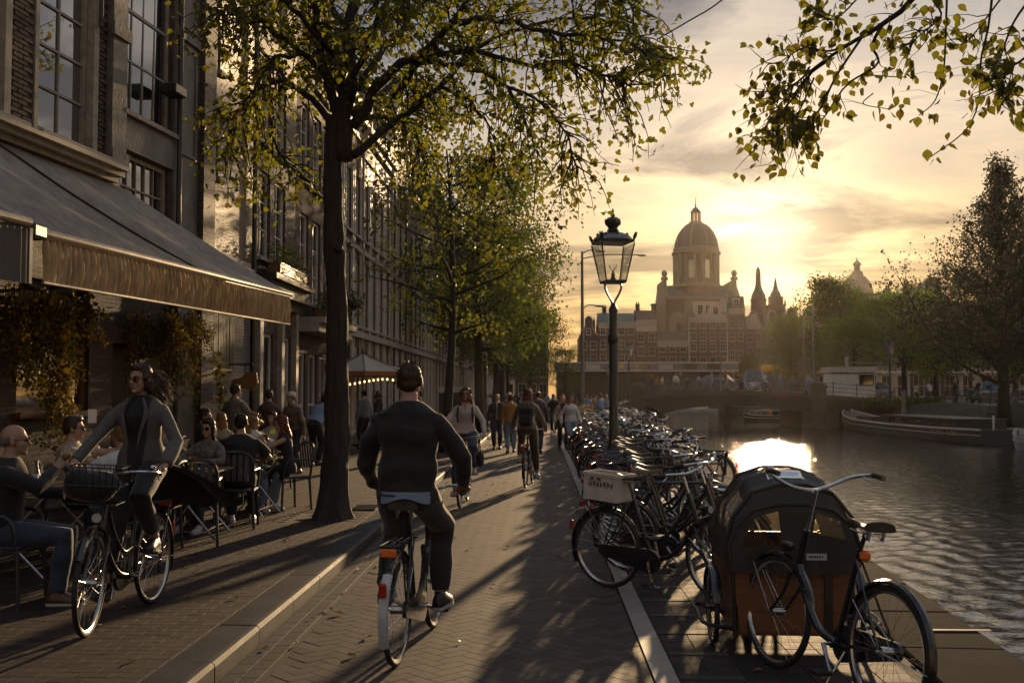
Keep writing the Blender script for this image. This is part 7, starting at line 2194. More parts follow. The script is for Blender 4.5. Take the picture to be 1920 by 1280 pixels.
    me = remesh(b, vox * .66 if vox < .01 else vox * 1.02, 3)
    me.materials.append(skin); me.materials.append(LIP)
    V = verts_of(me)
    if vox < .02:
        Q = (V - np.array(HC)) @ np.array(HM) / hk
        lm = (np.abs(Q[:, 0]) < .023) & (Q[:, 2] > -.067) & (Q[:, 2] < -.053) & (Q[:, 1] > .078)
        ids = set(np.nonzero(lm)[0].tolist())
        if ids:
            for p in me.polygons:
                if all(v in ids for v in p.vertices): p.material_index = 1
    o = link(name, me); o.location = loc; o.rotation_euler = (0, 0, rz); tag(o, label, 'person', group)
    # ---- top garment
    if top:
        tm = top['mat']; ext = top.get('ext', .014); sl = top.get('sleeve', 1.0); hem = top.get('hem', -.02)
        b = MB(); g = fat
        tr = [q for q in TR if hem <= q[0] <= .93]
        rg = []
        h0 = min(TR, key=lambda q: abs(q[0] - hem))
        fl = top.get('flare', 1.0)
        rg.append([p + (p - (P + U * hem * TL)).normalized() * (ext + .008) for p in ring_f(hem, h0[1] * fl, h0[2] * fl)])
        for q in tr:
            c = P + U * (q[0] * TL); rg.append([p + (p - c).normalized() * ext for p in ring_f(*q)])
        q = TR[-2]; rg.append([p + (p - (P + U * q[0] * TL)).normalized() * ext * .6 for p in ring_f(*q)])
        nk = top.get('neck', .066); rg.append([N + U * .012 + (Rt * math.cos(a) + F * math.sin(a)) * nk * s for a in [2 * PI * j / 16 for j in range(16)]])
        b.rings(rg)
        for i, sg in enumerate((1, -1)):
            if sl <= 0: continue
            if sl < .6:
                e = sh[i].lerp(EL[i], sl * 1.7); pts = [sh[i] - Rt * sg * .06, sh[i], sh[i].lerp(e, .5), e]; rs = [.06, .066, .064, .066]
            else:
                e = EL[i].lerp(WR[i], (sl - .5) * 2 * .97); pts = [sh[i] - Rt * sg * .085 - U * .02, sh[i] - U * .008, sh[i].lerp(EL[i], .5), EL[i], EL[i].lerp(e, .5), e]; rs = [.058, .059, .057, .053, .049, .041]
            b.tube(pts, [(r + (ext - .014) * .6) * s * (.88 if fem else 1) for r in rs], 14)
        me = remesh(b, vox, 9); wrinkle(me, top.get('fold', .0085), zlib.crc32(label.encode()) % 97)
        me.materials.append(tm)
        if top.get('inner') is not None or top.get('stripe'):
            me.materials.append(top.get('inner') or tm)
            V = verts_of(me) - np.array(P); t_ = V @ np.array(U) / TL; x_ = V @ np.array(Rt); f_ = V @ np.array(F)
            vw = top.get('vw', .085)
            msk = (f_ > .02) & (np.abs(x_) < vw * np.clip((t_ - top.get('v0', -.3)) / (1.02 - top.get('v0', -.3)), .12, 1) ** top.get('vp', .55))
            ids = msk
            arr = np.zeros(len(me.polygons), np.int32)
            for p in me.polygons:
                if ids[p.vertices[0]] and ids[p.vertices[2]]: arr[p.index] = 1
            me.polygons.foreach_set('material_index', arr)
        link(top.get('name', 'shirt'), me, o)
        if top.get('hang'):
            b = MB(); z = P + U * hem * TL
            b.sheet(lambda u_, v_: z + (Rt * math.cos(PI * (1.08 + .84 * u_)) * .165 + F * math.sin(PI * (1.08 + .84 * u_)) * .13) * s - Vector((0, 0, .06 * v_ * (1 + .3 * math.sin(u_ * 9)) - .03)), 16, 3); link('shirt_tail', b.mesh('shirt_tail', top['hang'], 'all', False), o)
    # ---- bottom garment
    if bottom:
        bm_ = bottom['mat']; ln = bottom.get('len', 1.0); b = MB(); ex = bottom.get('ext', .017)
        tr = [q for q in TR if q[0] <= .2]
        b.rings([[p + (p - (P + U * q[0] * TL)).normalized() * ex * .7 for p in ring_f(*q)] for q in tr])
        for i in range(2):
            a = AN[i] + (KN[i] - AN[i]).normalized() * .02
            pts = [hipc[i] + Vector((0, 0, .05)), hipc[i], hipc[i].lerp(KN[i], .5), KN[i]]; rs = [.08, .098, .084, .074]
            if ln > .6:
                e = KN[i].lerp(a, (ln - .5) * 2); pts += [KN[i].lerp(e, .4), e]; rs += [.070, bottom.get('cuff', .054)]
            b.tube(pts, [(r + ex - .012) * s for r in rs], 14)
        me = remesh(b, vox * 1.25, 4); wrinkle(me, .007, zlib.crc32(label.encode()) % 89 + 3); me.materials.append(bm_); link(bottom.get('name', 'trousers'), me, o)
    # ---- shoes
    if shoes:
        for i in range(2):
            d = fd[i]; sd = d.cross(Vector((0, 0, 1))).normalized(); u_ = sd.cross(d)
            A = AN[i] - u_ * .083 * s; k = s * (.92 if fem else 1.0)
            rg = []; sg_ = []
            for f, w_, h_ in ((-.075, .022, .055), (-.06, .033, .08), (-.02, .036, .10), (.03, .038, .10), (.07, .043, .075), (.12, .047, .055), (.165, .040, .045), (.195, .018, .028)):
                c = A + d * f * k
                rg.append([c + (sd * w_ * x + u_ * (h_ * z + .012)) * k for x, z in ((-1, 0), (-1.02, .3), (-.8, .72), (-.35, 1), (.35, 1), (.8, .72), (1.02, .3), (1, 0))])
                sg_.append([c + (sd * w_ * 1.1 * x + u_ * z) * k for x, z in ((-1, -.005), (-1, .016), (1, .016), (1, -.005))])
            b = MB(); b.rings(rg); so = b.build('shoe', shoes, o, smooth='all')
            b = MB(); b.rings(sg_); b.build('sole', SOLE if shoes is not S_BLACK or (vox < .01 and not fem) else S_BLACK, so)
    # ---- hair
    st, hm = hair
    if hm is not None:
        b = MB()
        if st == 'bald':
            E2 = lambda c, r: b.ell(hp_(*c), tuple(v * hk for v in r), 12, 8, HM)
            E2((0, -.06, -.01), (.07, .05, .04)); [E2((sg * .068, -.02, .0), (.013, .05, .03)) for sg in (1, -1)]
        else:
            E2 = lambda c, r: b.ell(hp_(*c), tuple(v * hk for v in r), 14, 10, HM)
            E2((0, -.020, .044), (.079, .093, .084)); E2((0, -.058, -.005), (.064, .048, .06))
            for sg in (1, -1): E2((sg * .066, -.004, .012), (.016, .045, .042))
            E2((0, .045, .088), (.055, .04, .030))
            if st in ('long', 'wind'):
                for sg in (1, -1): E2((sg * .062, -.02, -.03), (.028, .05, .07))
                E2((0, -.055, -.07), (.078, .05, .085))
                if st == 'long': E2((0, -.065, -.16), (.075, .038, .11)); [E2((sg * .075, .01, -.13), (.024, .03, .10)) for sg in (1, -1)]
                else: E2((0, -.11, -.05), (.07, .07, .07)); E2((.02, -.18, -.09), (.06, .08, .075)); E2((.03, -.25, -.14), (.045, .06, .07))
            if st == 'curly':
                rc = random.Random(4)
                for _ in range(26):
                    a = rc.uniform(.3, 2 * PI - .3) + PI / 2; z = rc.uniform(-.17, .06); r_ = .085 if z > -.05 else .1
                    E2((r_ * math.cos(a), -.02 + r_ * math.sin(a) * .9, z), (.03, .03, .04))
        me = remesh(b, min(vox, .010), 2); wrinkle(me, .004, 7, 40, .5)
        b = MB(); hv = verts_of(me); hn_ = normals_of(me); rc = np.random.default_rng(zlib.crc32(label.encode()) % 1000)
        ns = {True: 520, False: 160}[vox < .01] if vox < .016 else 40
        for i in rc.integers(0, len(hv), ns):
            p = Vector(hv[i]); nrm = Vector(hn_[i]); dn = (Uh * -.6 - Fh * .5)
            if st in ('short', 'bald'): dn = -Fh * .6 + Uh * .5; L = .018
            elif st == 'wind': dn = -Fh * 1.0 - Uh * .35; L = .09
            else: L = .05
            d = (nrm * .55 + dn * .8 + Vector(rc.normal(size=3)) * .25).normalized()
            b.tube([p - nrm * .003, p + d * L * .5, p + d * L * .8 + dn * L * .25], [.0022, .0016, .0006], 3, cap=False)
        me2 = bpy.data.meshes.new('hair'); 
        vv = [tuple(p) for p in hv.tolist()]; ff = [tuple(p.vertices) for p in me.polygons]
        o_ = len(vv); me2.from_pydata(vv + b.v, [], ff + [tuple(i + o_ for i in f) for f in b.f]); me2.polygons.foreach_set('use_smooth', [True] * len(me2.polygons)); me2.materials.append(hm); me2.update()
        link('hair', me2, o)
    if vox < .02:
        if glasses != 'shades':
            b = MB()
            for sg in (1, -1): b.ell(hp_(sg * .031, .079, .001), (.012 * hk, .009 * hk, .008 * hk), 8, 6, HM)
            link('eyes', b.mesh('eyes', M_EYE, 'all'), o)
        if hm is not None:
            b = MB()
            for sg in (1, -1): b.tube([hp_(sg * .014, .092, .021), hp_(sg * .032, .090, .027), hp_(sg * .05, .080, .021)], [.003 * hk, .0035 * hk, .002 * hk], 5)
            link('eyebrows', b.mesh('eyebrows', hm), o)
    if glasses:
        b = MB(); b.mi = 0
        for sg in (1, -1):
            rg = [hp_(sg * (.033 + .024 * math.cos(a)), .099 - .006 * abs(math.cos(a)), -.001 + .021 * math.sin(a)) for a in [2 * PI * j / 14 for j in range(14)]]
            if glasses == 'shades':
                b.rings([rg, [p + Fh * .004 for p in rg]])
            b.tube(rg, .0022, 5, closed=True)
            b.tube([hp_(sg * .056, .094, .004), hp_(sg * .079, .04, .006), hp_(sg * .08, -.01, .004)], .0022, 5)
        b.tube([hp_(-.01, .1, .003), hp_(.01, .1, .003)], .002, 5)
        link('sunglasses' if glasses == 'shades' else 'glasses', b.mesh('glasses', M_SHADES), o)
    if hat:
        b = MB(); b.ell(hp_(0, -.012, .062), (.088 * hk, .103 * hk, .075 * hk), 16, 10, HM)
        b.rings([[hp_(.075 * math.cos(a), .075 + .085 * max(0, math.sin(a)), .052 + z) for a in [PI * j / 8 for j in range(9)]] for z in (0, .008)])
        link('cap', b.mesh('cap', hat, True), o)
    o['hp'] = [float(v) for q in (HC, N, P) for v in q]
    return o


def on_bike(bk, label, H=1.75, up=.06, **k):
    """rider whose hands and feet meet the bicycle"""
    g, p, Wm = ride_pts(bk)
    loc = bk.location.copy(); rz = bk.rotation_euler.z
    inv = (Matrix.Translation(loc) @ Matrix.Rotation(rz, 4, 'Z')).inverted()
    g = [inv @ q for q in g]; p = [inv @ q for q in p]
    g.sort(key=lambda q: -q.x); p.sort(key=lambda q: -q.x)
    s = H / 1.75
    feet = [Vector((q.x, q.y - .04, q.z + .083 * s)) for q in p]
    return person(label, loc, rz, H, pelvis=(0, -.285, 1.005 + up), hands=g, feet=feet, grip=True, footdir=[(.08, 1, 0), (-.08, 1, 0)], group='cyclists', **k)


V3 = Vector
# ---- cyclists
MAN = on_bike(BK_MAN, 'man in a dark charcoal sweater cycling away, seen from behind', 1.92, lean=.05, vox=.008, fat=1.0, elbow=[V3((.85, -.5, -.4)), V3((-.45, -.7, -.6))],
              top=dict(mat=C_CHAR, sleeve=1.0, hem=-.06, ext=.018, fold=.017, name='sweater', neck=.072, hang=C_BLUESH), bottom=dict(mat=C_OLIVE, len=1.0), shoes=S_BLACK, hair=('short', H_BROWN), skin=SKIN)
WOM = on_bike(BK_WOM, 'woman in a grey tweed blazer and sunglasses cycling towards the viewer on the pavement', 1.71, sex='f', lean=.03, head=(-.28, -.03), vox=.0085, elbow=[V3((.8, -.6, -.5)), V3((-.8, -.6, -.5))],
              top=dict(mat=C_GREYT, sleeve=1.0, hem=-.12, ext=.022, fold=.009, name='blazer', inner=C_BLACK, v0=-.5, vw=.10, vp=.5, flare=1.08, neck=.07), bottom=dict(mat=C_BLACK, len=.93, cuff=.045), shoes=S_BLACK, hair=('wind', H_BROWN), glasses='shades')
BLO = on_bike(BK_BLO, 'woman in a white blouse with curly auburn hair cycling towards the viewer', 1.72, sex='f', lean=.05, head=(.05, .0), vox=.012, elbow=[V3((.9, -.4, -.5)), V3((-.9, -.4, -.5))],
              top=dict(mat=C_BLOUSE, sleeve=1.0, hem=.02, ext=.018, name='blouse', inner=SKIN, v0=.62, vw=.05, vp=1.2), bottom=dict(mat=C_DENIM, len=.95), shoes=S_WHITE, hair=('curly', H_AUB), glasses='shades')
PAC = on_bike(BK_PACK, 'woman in a patterned jacket cycling away with a black backpack', 1.70, sex='f', lean=.08, vox=.012, top=dict(mat=C_FLORAL, sleeve=1.0, hem=-.05, ext=.022, name='jacket'), bottom=dict(mat=C_BROWN, len=.95), shoes=S_WHITE, hair=('long', H_AUB))
# flying coat tail of the woman in the blazer
def lc(o, *q): return Matrix.Translation(o.location) @ Matrix.Rotation(o.rotation_euler.z, 4, 'Z') @ Vector(q)
b = MB()
def coat(u_, v_):
    a = PI * (.98 + 1.04 * u_)
    c0 = Vector((.185 * math.cos(a), -.285 + .15 * math.sin(a), 1.13))
    tip = Vector((.26 - .80 * u_ , -.72 - .22 * math.sin(PI * u_) - .22 * u_, .66 + .05 * u_))
    p = c0.lerp(tip, v_) + Vector((0, -.10 * math.sin(PI * v_), .07 * math.sin(PI * v_)))
    return p + Vector((.02 * math.sin(u_ * 14 + v_ * 3) * v_, 0, .018 * math.sin(u_ * 19) * v_))
b.sheet(coat, 40, 16)
b.sheet(lambda u_, v_: coat(u_, v_) + Vector((0, .012, -.008)), 40, 16)
link('coat_tail', b.mesh('coat_tail', C_BLACK, 'all'), WOM)
b = MB(); 
for sg in (1, -1): b.tube(bez([(sg * .055, -.20 + .045, 1.545), (sg * .085, -.165 + .03, 1.44), (sg * .055, -.14 + .03, 1.30), (sg * .03, -.14 + .03, 1.18)], 10), [.012, .022, .026, .028, .026, .024, .020, .016, .012, .008, .004], 6, flat=.4)
link('lapels', b.mesh('lapels', C_GREYT, 'all'), WOM)
# loose hair of the woman flying back
rc = np.random.default_rng(8); b = MB()
hc = Vector(list(WOM['hp'])[:3])
for i in range(420):
    a = rc.uniform(-1, 1); p = hc + Vector((a * .07, -.06 + rc.normal() * .02, rc.uniform(-.07, .07)))
    L = rc.uniform(.14, .30); d = Vector((-.25 + rc.normal() * .16, -1, -.42 + rc.normal() * .16)).normalized(); q = p + d * L * .5 + Vector((0, 0, .02)); 
    b.tube([p, q, p + d * L + Vector((rc.normal() * .02, 0, -.05 * rc.random()))], [.004, .0035, .001], 3, cap=False)
link('loose_hair', b.mesh('loose_hair', H_BROWN, 'all'), WOM, 'stuff')
# bags
def backpack(label, o, mat, k=1.0):
    N_ = Vector(list(o['hp'])[3:6]); 
    t = thing('backpack', label, 'backpack', lc(o, 0, N_.y - .21, N_.z - .26), o.rotation_euler.z)
    b = MB(); b.cbox((0, 0, 0), (.26 * k, .15, .36 * k), bev=.045); b.cbox((0, -.085, -.07), (.2 * k, .06, .17 * k), bev=.02); me = remesh(b, .012, 4); me.materials.append(mat); link('bag_body', me, t)
    for sg in (1, -1):
        b = MB(); b.tube(bez([(sg * .07, .05, .17), (sg * .10, .15, .24), (sg * .11, .29, .18), (sg * .12, .32, .02), (sg * .10, .1, -.14)], 12), .016, 6, flat=.5); b.build('strap', mat, t, smooth=True)
    b = MB(); b.tube(bez([(-.04, 0, .18), (0, 0, .23), (.04, 0, .18)], 6), .008, 6); b.build('carry_loop', mat, t)
backpack('black backpack on the woman in the patterned jacket', PAC, C_BLACK)
backpack('dark backpack whose straps cross the white blouse', BLO, C_NAVY, .9)
t = thing('handbag', 'black handbag hanging from the handlebar of the woman in the white blouse', 'handbag', (-.90, 16.0, .72), .2)
b = MB(); b.cbox((0, 0, 0), (.12, .30, .24), bev=.05); me = remesh(b, .014, 5); me.materials.append(C_BLACK); link('bag_body', me, t); b = MB(); b.tube(bez([(0, -.1, .11), (0, -.05, .28), (0, .05, .28), (0, .1, .11)], 10), .01, 6); b.build('strap', C_BLACK, t)
t = thing('bag', 'dark bag lying in the front carrier of the woman in the blazer', 'bag', lc(WOM, 0, .52, .97), WOM.rotation_euler.z)
b = MB(); b.ell((0, 0, 0), (.19, .14, .11), 14, 10); b.ell((.08, .03, .06), (.1, .1, .07), 12, 8); me = remesh(b, .014, 3); wrinkle(me, .012, 4, 14); me.materials.append(C_BLACK); link('bag_body', me, t)

# ---- walkers
def walker(label, x, y, rz, H=1.76, ph=1.0, z=0.0, **k):
    s = H / 1.75; st = .24 * ph
    k.setdefault('feet', [V3((.08, st, .085 * s + .0)), V3((-.08, -st, .085 * s + .06 * abs(ph)))])
    k.setdefault('hands', [V3((.26, -.16 * ph + .02, .82 * s)), V3((-.26, .20 * ph + .02, .84 * s))])
    k.setdefault('footpitch', (0, -.5 * min(1, abs(ph))))
    return person(label, (x, y, z), rz, H, group='people walking in the street', pelvis=(0, 0, .93 * s - .02), **k)
walker('grey haired man in a black jumper over a white collar walking towards the viewer', -1.28, 32.4, PI, 1.76, .35, top=dict(mat=C_BLACK, hem=.0, ext=.024, name='jumper', inner=C_WHITE, v0=.9, vw=.05), bottom=dict(mat=C_NAVY), shoes=S_BLACK, hair=('bald', H_GREY), vox=.017, fat=1.12, head=(.1, 0))
walker('man with a bald head walking just behind the man in the black jumper', -.98, 34.8, PI, 1.82, .5, top=dict(mat=C_BROWN, ext=.022, name='jacket'), bottom=dict(mat=C_NAVY), shoes=S_BLACK, hair=('bald', H_GREY), vox=.02)
walker('person in an ochre jacket and pale jeans walking away', -.82, 30.6, .0, 1.74, .9, top=dict(mat=C_OCHRE, hem=-.08, ext=.026, name='jacket'), bottom=dict(mat=C_LDENIM), shoes=S_BROWN, hair=('short', H_BROWN), vox=.017)
walker('man in a dark denim jacket walking away beside the ochre jacket', -.05, 30.9, -.05, 1.84, -.9, top=dict(mat=C_NAVY, hem=-.05, ext=.024, name='jacket'), bottom=dict(mat=C_NAVY), shoes=S_BLACK, hair=('short', H_DARK), vox=.017, fat=1.1)
walker('person in black walking towards the viewer in the distance', .62, 46, PI, 1.74, .5, top=dict(mat=C_BLACK, ext=.022, name='coat', hem=-.1), bottom=dict(mat=C_BLACK), shoes=S_WHITE, hair=('short', H_DARK), vox=.022)
walker('woman in a pale cardigan and pale jeans walking beside the pale line', .92, 31.2, PI + .25, 1.74, .8, sex='f', top=dict(mat=C_WHITE, hem=-.12, ext=.022, name='cardigan'), bottom=dict(mat=C_LDENIM), shoes=S_WHITE, hair=('long', H_AUB), vox=.017, head=(.35, 0), slean=.05)
walker('blond woman in a black top and open pale jacket beside her friend', .72, 32.8, PI + .1, 1.72, -.5, sex='f', top=dict(mat=C_BEIGE, hem=-.1, ext=.022, inner=C_BLACK, v0=-.6, vw=.1, name='jacket'), bottom=dict(mat=C_BLACK), shoes=S_BLACK, hair=('long', H_BLOND), vox=.017, head=(-.2, 0))
TRAY = person('man in pale blue shirt carrying a yellow tray of drinks behind parked bicycles', (2.15, 38.0, 0), PI / 2 + .3, 1.76, hands=[V3((.14, .36, 1.06)), V3((-.14, .36, 1.06))], hdirs=[V3((-.1, 1, 0)), V3((.1, 1, 0))], palms=[V3((0, 0, 1)), V3((0, 0, 1))],
       top=dict(mat=C_BLUESH, sleeve=.45, hem=-.06, ext=.024), bottom=dict(mat=C_NAVY), shoes=S_BLACK, hair=('short', H_DARK), vox=.018, group='people walking in the street')
t = thing('tray', 'yellow drinks tray held by the man in the pale blue shirt', 'tray', lc(TRAY, 0, .52, 1.09), TRAY.rotation_euler.z)
b = MB(); b.cbox((0, 0, 0), (.62, .42, .05), bev=.01); b.build('tray_board', pbr('yellow_tray', (.55, .40, .03), .4), t)
for (x, y, lb) in ((-.2, .05, 'beer glass at the outer end of the yellow tray'), (-.02, .1, 'beer glass in the middle of the yellow tray'), (.16, .0, 'beer glass nearest the shirt on the yellow tray'), (.05, -.12, 'beer glass at the edge of the yellow tray')):
    p = lc(TRAY, x, .52 + y, 1.116); g_ = thing('beer_glass', lb, 'glass', p); b = MB(); b.lathe([(.035, 0), (.042, .15)], n=10); b.build('drink', MATS['amber_beer'], g_); b = MB(); b.lathe([(.042, .15), (.042, .18)], n=10); b.build('foam', M_PLATE, g_)

# ---- guests at the tables
def seated(label, x, y, rz, H=1.74, **k):
    s = H / 1.75
    k.setdefault('feet', [V3((.12, .40, .085 * s)), V3((-.12, .36, .085 * s))])
    k.setdefault('hands', [V3((.16, .40, .80)), V3((-.16, .40, .80))]); k.setdefault('palms', [V3((0, 0, -1)), V3((0, 0, -1))])
    k.setdefault('elbow', [V3((1, -.3, -.5)), V3((-1, -.3, -.5))])
    return person(label, (x, y, FLOOR), rz, H, pelvis=(0, 0, .565), group='guests at the cafe tables', **k)
G1 = seated('grey haired man with glasses at the left edge lifting a wine glass', -4.02, 7.98, -PI / 2 + .25, 1.78, head=(.05, 0), hands=[V3((.05, .36, 1.0)), V3((-.16, .40, .80))], hdirs=[V3((-.3, .5, .8)), None], palms=[V3((-1, .2, 0)), V3((0, 0, -1))], curl=.8,
       top=dict(mat=C_BLACK, sleeve=1.0, ext=.022), bottom=dict(mat=C_DENIM), shoes=S_BROWN, hair=('bald', H_GREY), glasses='clear', vox=.011, lean=.05)
t = glass('wine_glass', 'wine glass lifted by the grey haired man at the left edge', lc(G1, .03, .43, .98))
seated('man in a beige t-shirt and sunglasses turned to the right behind the long table', -4.62, 10.55, -PI / 2 + .2, 1.80, hands=[V3((.1, .45, .95)), V3((-.1, .52, 1.0))], hdirs=[None, V3((.2, .8, .4))], top=dict(mat=C_BEIGE, sleeve=.45, ext=.02, name='tshirt'), bottom=dict(mat=C_NAVY), shoes=S_BROWN, hair=('short', H_BROWN), glasses='shades', vox=.012, fat=1.1, lean=-.08)
seated('person with short fair hair in a white shirt seen from behind at the long table', -3.68, 9.42, .75, 1.72, top=dict(mat=C_WHITE, sleeve=.9, ext=.022), bottom=dict(mat=C_NAVY), shoes=S_BLACK, hair=('short', H_BLOND), vox=.012, lean=.1)
seated('dark haired person half hidden beyond the white shirt', -3.85, 10.62, 1.5, 1.72, top=dict(mat=C_BLACK, ext=.02), bottom=dict(mat=C_BLACK), shoes=S_BLACK, hair=('short', H_DARK), vox=.014)
seated('man in sunglasses glimpsed behind the cycling woman', -4.35, 12.3, -PI / 2 - .1, 1.74, top=dict(mat=C_PLAID, ext=.02), bottom=dict(mat=C_BROWN), shoes=S_BROWN, hair=('bald', H_DARK), glasses='shades', vox=.013)
seated('smiling long haired woman in sunglasses and a checked shirt facing the viewer', -3.86, 12.45, 2.85, 1.68, sex='f', head=(.1, -.08), top=dict(mat=C_PLAID, ext=.022), bottom=dict(mat=C_NAVY), shoes=S_WHITE, hair=('long', H_DARK), glasses='shades', vox=.012)
seated('man in a black t-shirt sitting with his back to the viewer', -3.56, 12.66, .2, 1.76, top=dict(mat=C_BLACK, sleeve=.45, ext=.022, name='tshirt'), bottom=dict(mat=C_BLACK), shoes=S_WHITE, hair=('short', H_DARK), vox=.012, fat=1.08, lean=.1)
seated('fair haired person with glasses in a white t-shirt across from the long haired woman', -3.95, 14.5, -2.2, 1.74, top=dict(mat=C_WHITE, sleeve=.45, ext=.02, name='tshirt'), bottom=dict(mat=C_LDENIM), shoes=S_WHITE, hair=('curly', H_BLOND), glasses='clear', vox=.013, head=(.3, -.1))
seated('woman with long golden brown hair in a black top at the wine glass table', -3.42, 14.5, 1.75, 1.70, sex='f', head=(.1, -.3), hands=[V3((.06, .30, .98)), V3((-.10, .34, .96))], top=dict(mat=C_BLACK, sleeve=0, ext=.014, name='top'), bottom=dict(mat=C_BLACK), shoes=S_BLACK, hair=('long', H_AUB), vox=.012, lean=.14)
seated('dark haired guest in a grey shirt close to the wall', -5.05, 13.2, -1.3, 1.74, top=dict(mat=C_GREYSH, ext=.02), bottom=dict(mat=C_NAVY), shoes=S_BLACK, hair=('short', H_DARK), vox=.015)
seated('fair woman in a beige top at the planter table, seen from behind', -4.75, 15.85, .1, 1.70, sex='f', top=dict(mat=C_BEIGE, ext=.02), bottom=dict(mat=C_DENIM), shoes=S_WHITE, hair=('long', H_BLOND), vox=.015)
seated('man in a navy shirt between the planter table and the wall', -5.3, 16.7, -1.4, 1.76, top=dict(mat=C_NAVY, ext=.02), bottom=dict(mat=C_BLACK), shoes=S_BROWN, hair=('short', H_BROWN), vox=.016)
seated('woman in a white blouse facing the viewer at the planter table', -4.4, 17.55, 2.9, 1.68, sex='f', top=dict(mat=C_BLOUSE, ext=.02), bottom=dict(mat=C_BLACK), shoes=S_BLACK, hair=('long', H_BROWN), vox=.016)
# standing and leaning guests further back
def guest(label, x, y, rz, H=1.76, **k):
    return person(label, (x, y, FLOOR), rz, H, group='guests standing by the bar', vox=k.pop('vox', .016), **k)
guest('man in a grey shirt standing with his back turned against the painted brick wall', -5.35, 18.6, -.5, 1.80, top=dict(mat=C_GREYSH, sleeve=.6, ext=.022, hem=-.08), bottom=dict(mat=C_NAVY), shoes=S_BLACK, hair=('short', H_BROWN), hands=[V3((.22, .42, 1.08)), V3((-.25, .1, .85))])
guest('woman with pinned up brown hair at the dark bar counter', -5.25, 20.6, .1, 1.72, sex='f', top=dict(mat=C_BROWN, ext=.02), bottom=dict(mat=C_BLACK), shoes=S_BLACK, hair=('short', H_BROWN), hands=[V3((.15, .4, 1.1)), V3((-.15, .4, 1.1))])
guest('man in a white cap and patterned shirt leaning at the bar', -4.82, 21.0, PI - .5, 1.66, top=dict(mat=C_FLORAL, ext=.02), bottom=dict(mat=C_NAVY), shoes=S_BLACK, hair=('short', H_GREY), hat=C_WHITE, lean=.2)
guest('person in a pale blue shirt bending over the grey drum', -4.95, 23.4, -.4, 1.74, top=dict(mat=C_BLUESH, sleeve=.9, ext=.024), bottom=dict(mat=C_BLACK), shoes=S_BLACK, hair=('short', H_DARK), lean=.75, hands=[V3((.15, .6, 1.05)), V3((-.15, .6, 1.05))], head=(0, -.5))
guest('person in a straw coloured cap behind the grey drum', -5.15, 25.5, PI, 1.70, top=dict(mat=C_GREYT, ext=.022), bottom=dict(mat=C_NAVY), shoes=S_BLACK, hair=('short', H_BROWN), hat=C_BEIGE, hands=[V3((.2, .4, 1.08)), V3((-.2, .4, 1.08))])
guest('man in a grey jacket standing under the cream parasol', -5.0, 30.5, .9, 1.74, vox=.02, top=dict(mat=C_GREYSH, ext=.024, hem=-.1), bottom=dict(mat=C_BLACK), shoes=S_BLACK, hair=('short', H_DARK))
guest('woman with golden rimmed hair standing under the cream parasol', -4.45, 29.6, 1.3, 1.72, sex='f', vox=.02, top=dict(mat=C_BLACK, ext=.02), bottom=dict(mat=C_BLACK), shoes=S_BLACK, hair=('curly', H_AUB))
guest('person in dark clothes just right of the parasol', -3.7, 33, 2.2, 1.7, vox=.02, top=dict(mat=C_NAVY, ext=.02), bottom=dict(mat=C_BLACK), shoes=S_BLACK, hair=('short', H_DARK))

# ---- distant crowd: small figures, copies of six
cp = []
for i, (tm, bmm, hr_, sx, nm) in enumerate([(C_NAVY, C_BLACK, H_DARK, 'm', 'navy jacket'), (C_WHITE, C_NAVY, H_BROWN, 'm', 'white shirt'), (C_OCHRE, C_DENIM, H_BROWN, 'f', 'ochre top'), (C_BLUESH, C_LDENIM, H_BLOND, 'f', 'pale blue top'), (C_BLACK, C_NAVY, H_GREY, 'm', 'black coat'), (C_BROWN, C_BLACK, H_AUB, 'f', 'brown coat')]):
    q = walker('distant person in a ' + nm + ' on the square before the bridge', -1.5 + i * .8, 66 + i * 2.1, PI * (i % 2) + .3 * i, 1.72 + .02 * i, .5, z=-.05, sex=sx, top=dict(mat=tm, ext=.026, hem=-.08, name='jacket'), bottom=dict(mat=bmm), shoes=S_BLACK, hair=('short' if sx == 'm' else 'long', hr_), vox=.03)
    q['group'] = 'distant people'; cp.append((q, nm))
rv = random.Random(31)
ward = ['far left', 'left', 'middle', 'right', 'far right']
for i in range(64):
    q, nm = rv.choice(cp)
    if i < 26:
        x, y, z = rv.uniform(-6, 4.5), rv.uniform(70, 112), -.05; w_ = ('in the crowd on the square' if y < 90 else 'deep in the street end crowd')
    elif i < 46:
        x = 9.2 + (i - 26) * .72 + rv.uniform(-.3, .3); y = rv.uniform(87, 92); z = decktop(x); w_ = 'crossing the %s of the bridge' % ('left part' if x < 13 else 'middle' if x < 18 else 'right part')
    elif i < 56:
        x, y, z = rv.uniform(2.2, 4.8), rv.uniform(56, 80), -.05; w_ = 'among the bicycles beside the grey mast'
    else:
        x, y, z = rv.uniform(31, 44), rv.uniform(76, 96), .97; w_ = 'on the right bank street'
    d = dup(q, (x, y, z), rv.uniform(0, 6.28), 'distant person in a %s %s' % (nm, w_), 'distant people', scale=rv.uniform(.93, 1.04)); d['pz'] = i; d['pn'] = nm
od_ = ['first', 'second', 'third', 'fourth', 'fifth', 'sixth', 'seventh', 'eighth']
for a_, c_, w_ in ((26, 46, 'on the bridge, counted from the left'), (46, 56, 'by the grey mast, counted from the left'), (56, 64, 'on the right bank street, counted from the left')):
    for _, nm in cp:
        M_ = sorted([o for o in COL.objects if 'pz' in o and a_ <= o['pz'] < c_ and o['pn'] == nm], key=lambda o: (o.location.x / o.location.y))
        for j, o in enumerate(M_): o['label'] = '%s person in a %s %s' % (od_[min(j, 7)], nm, w_)
bpy.data.scenes.remove(TMP)
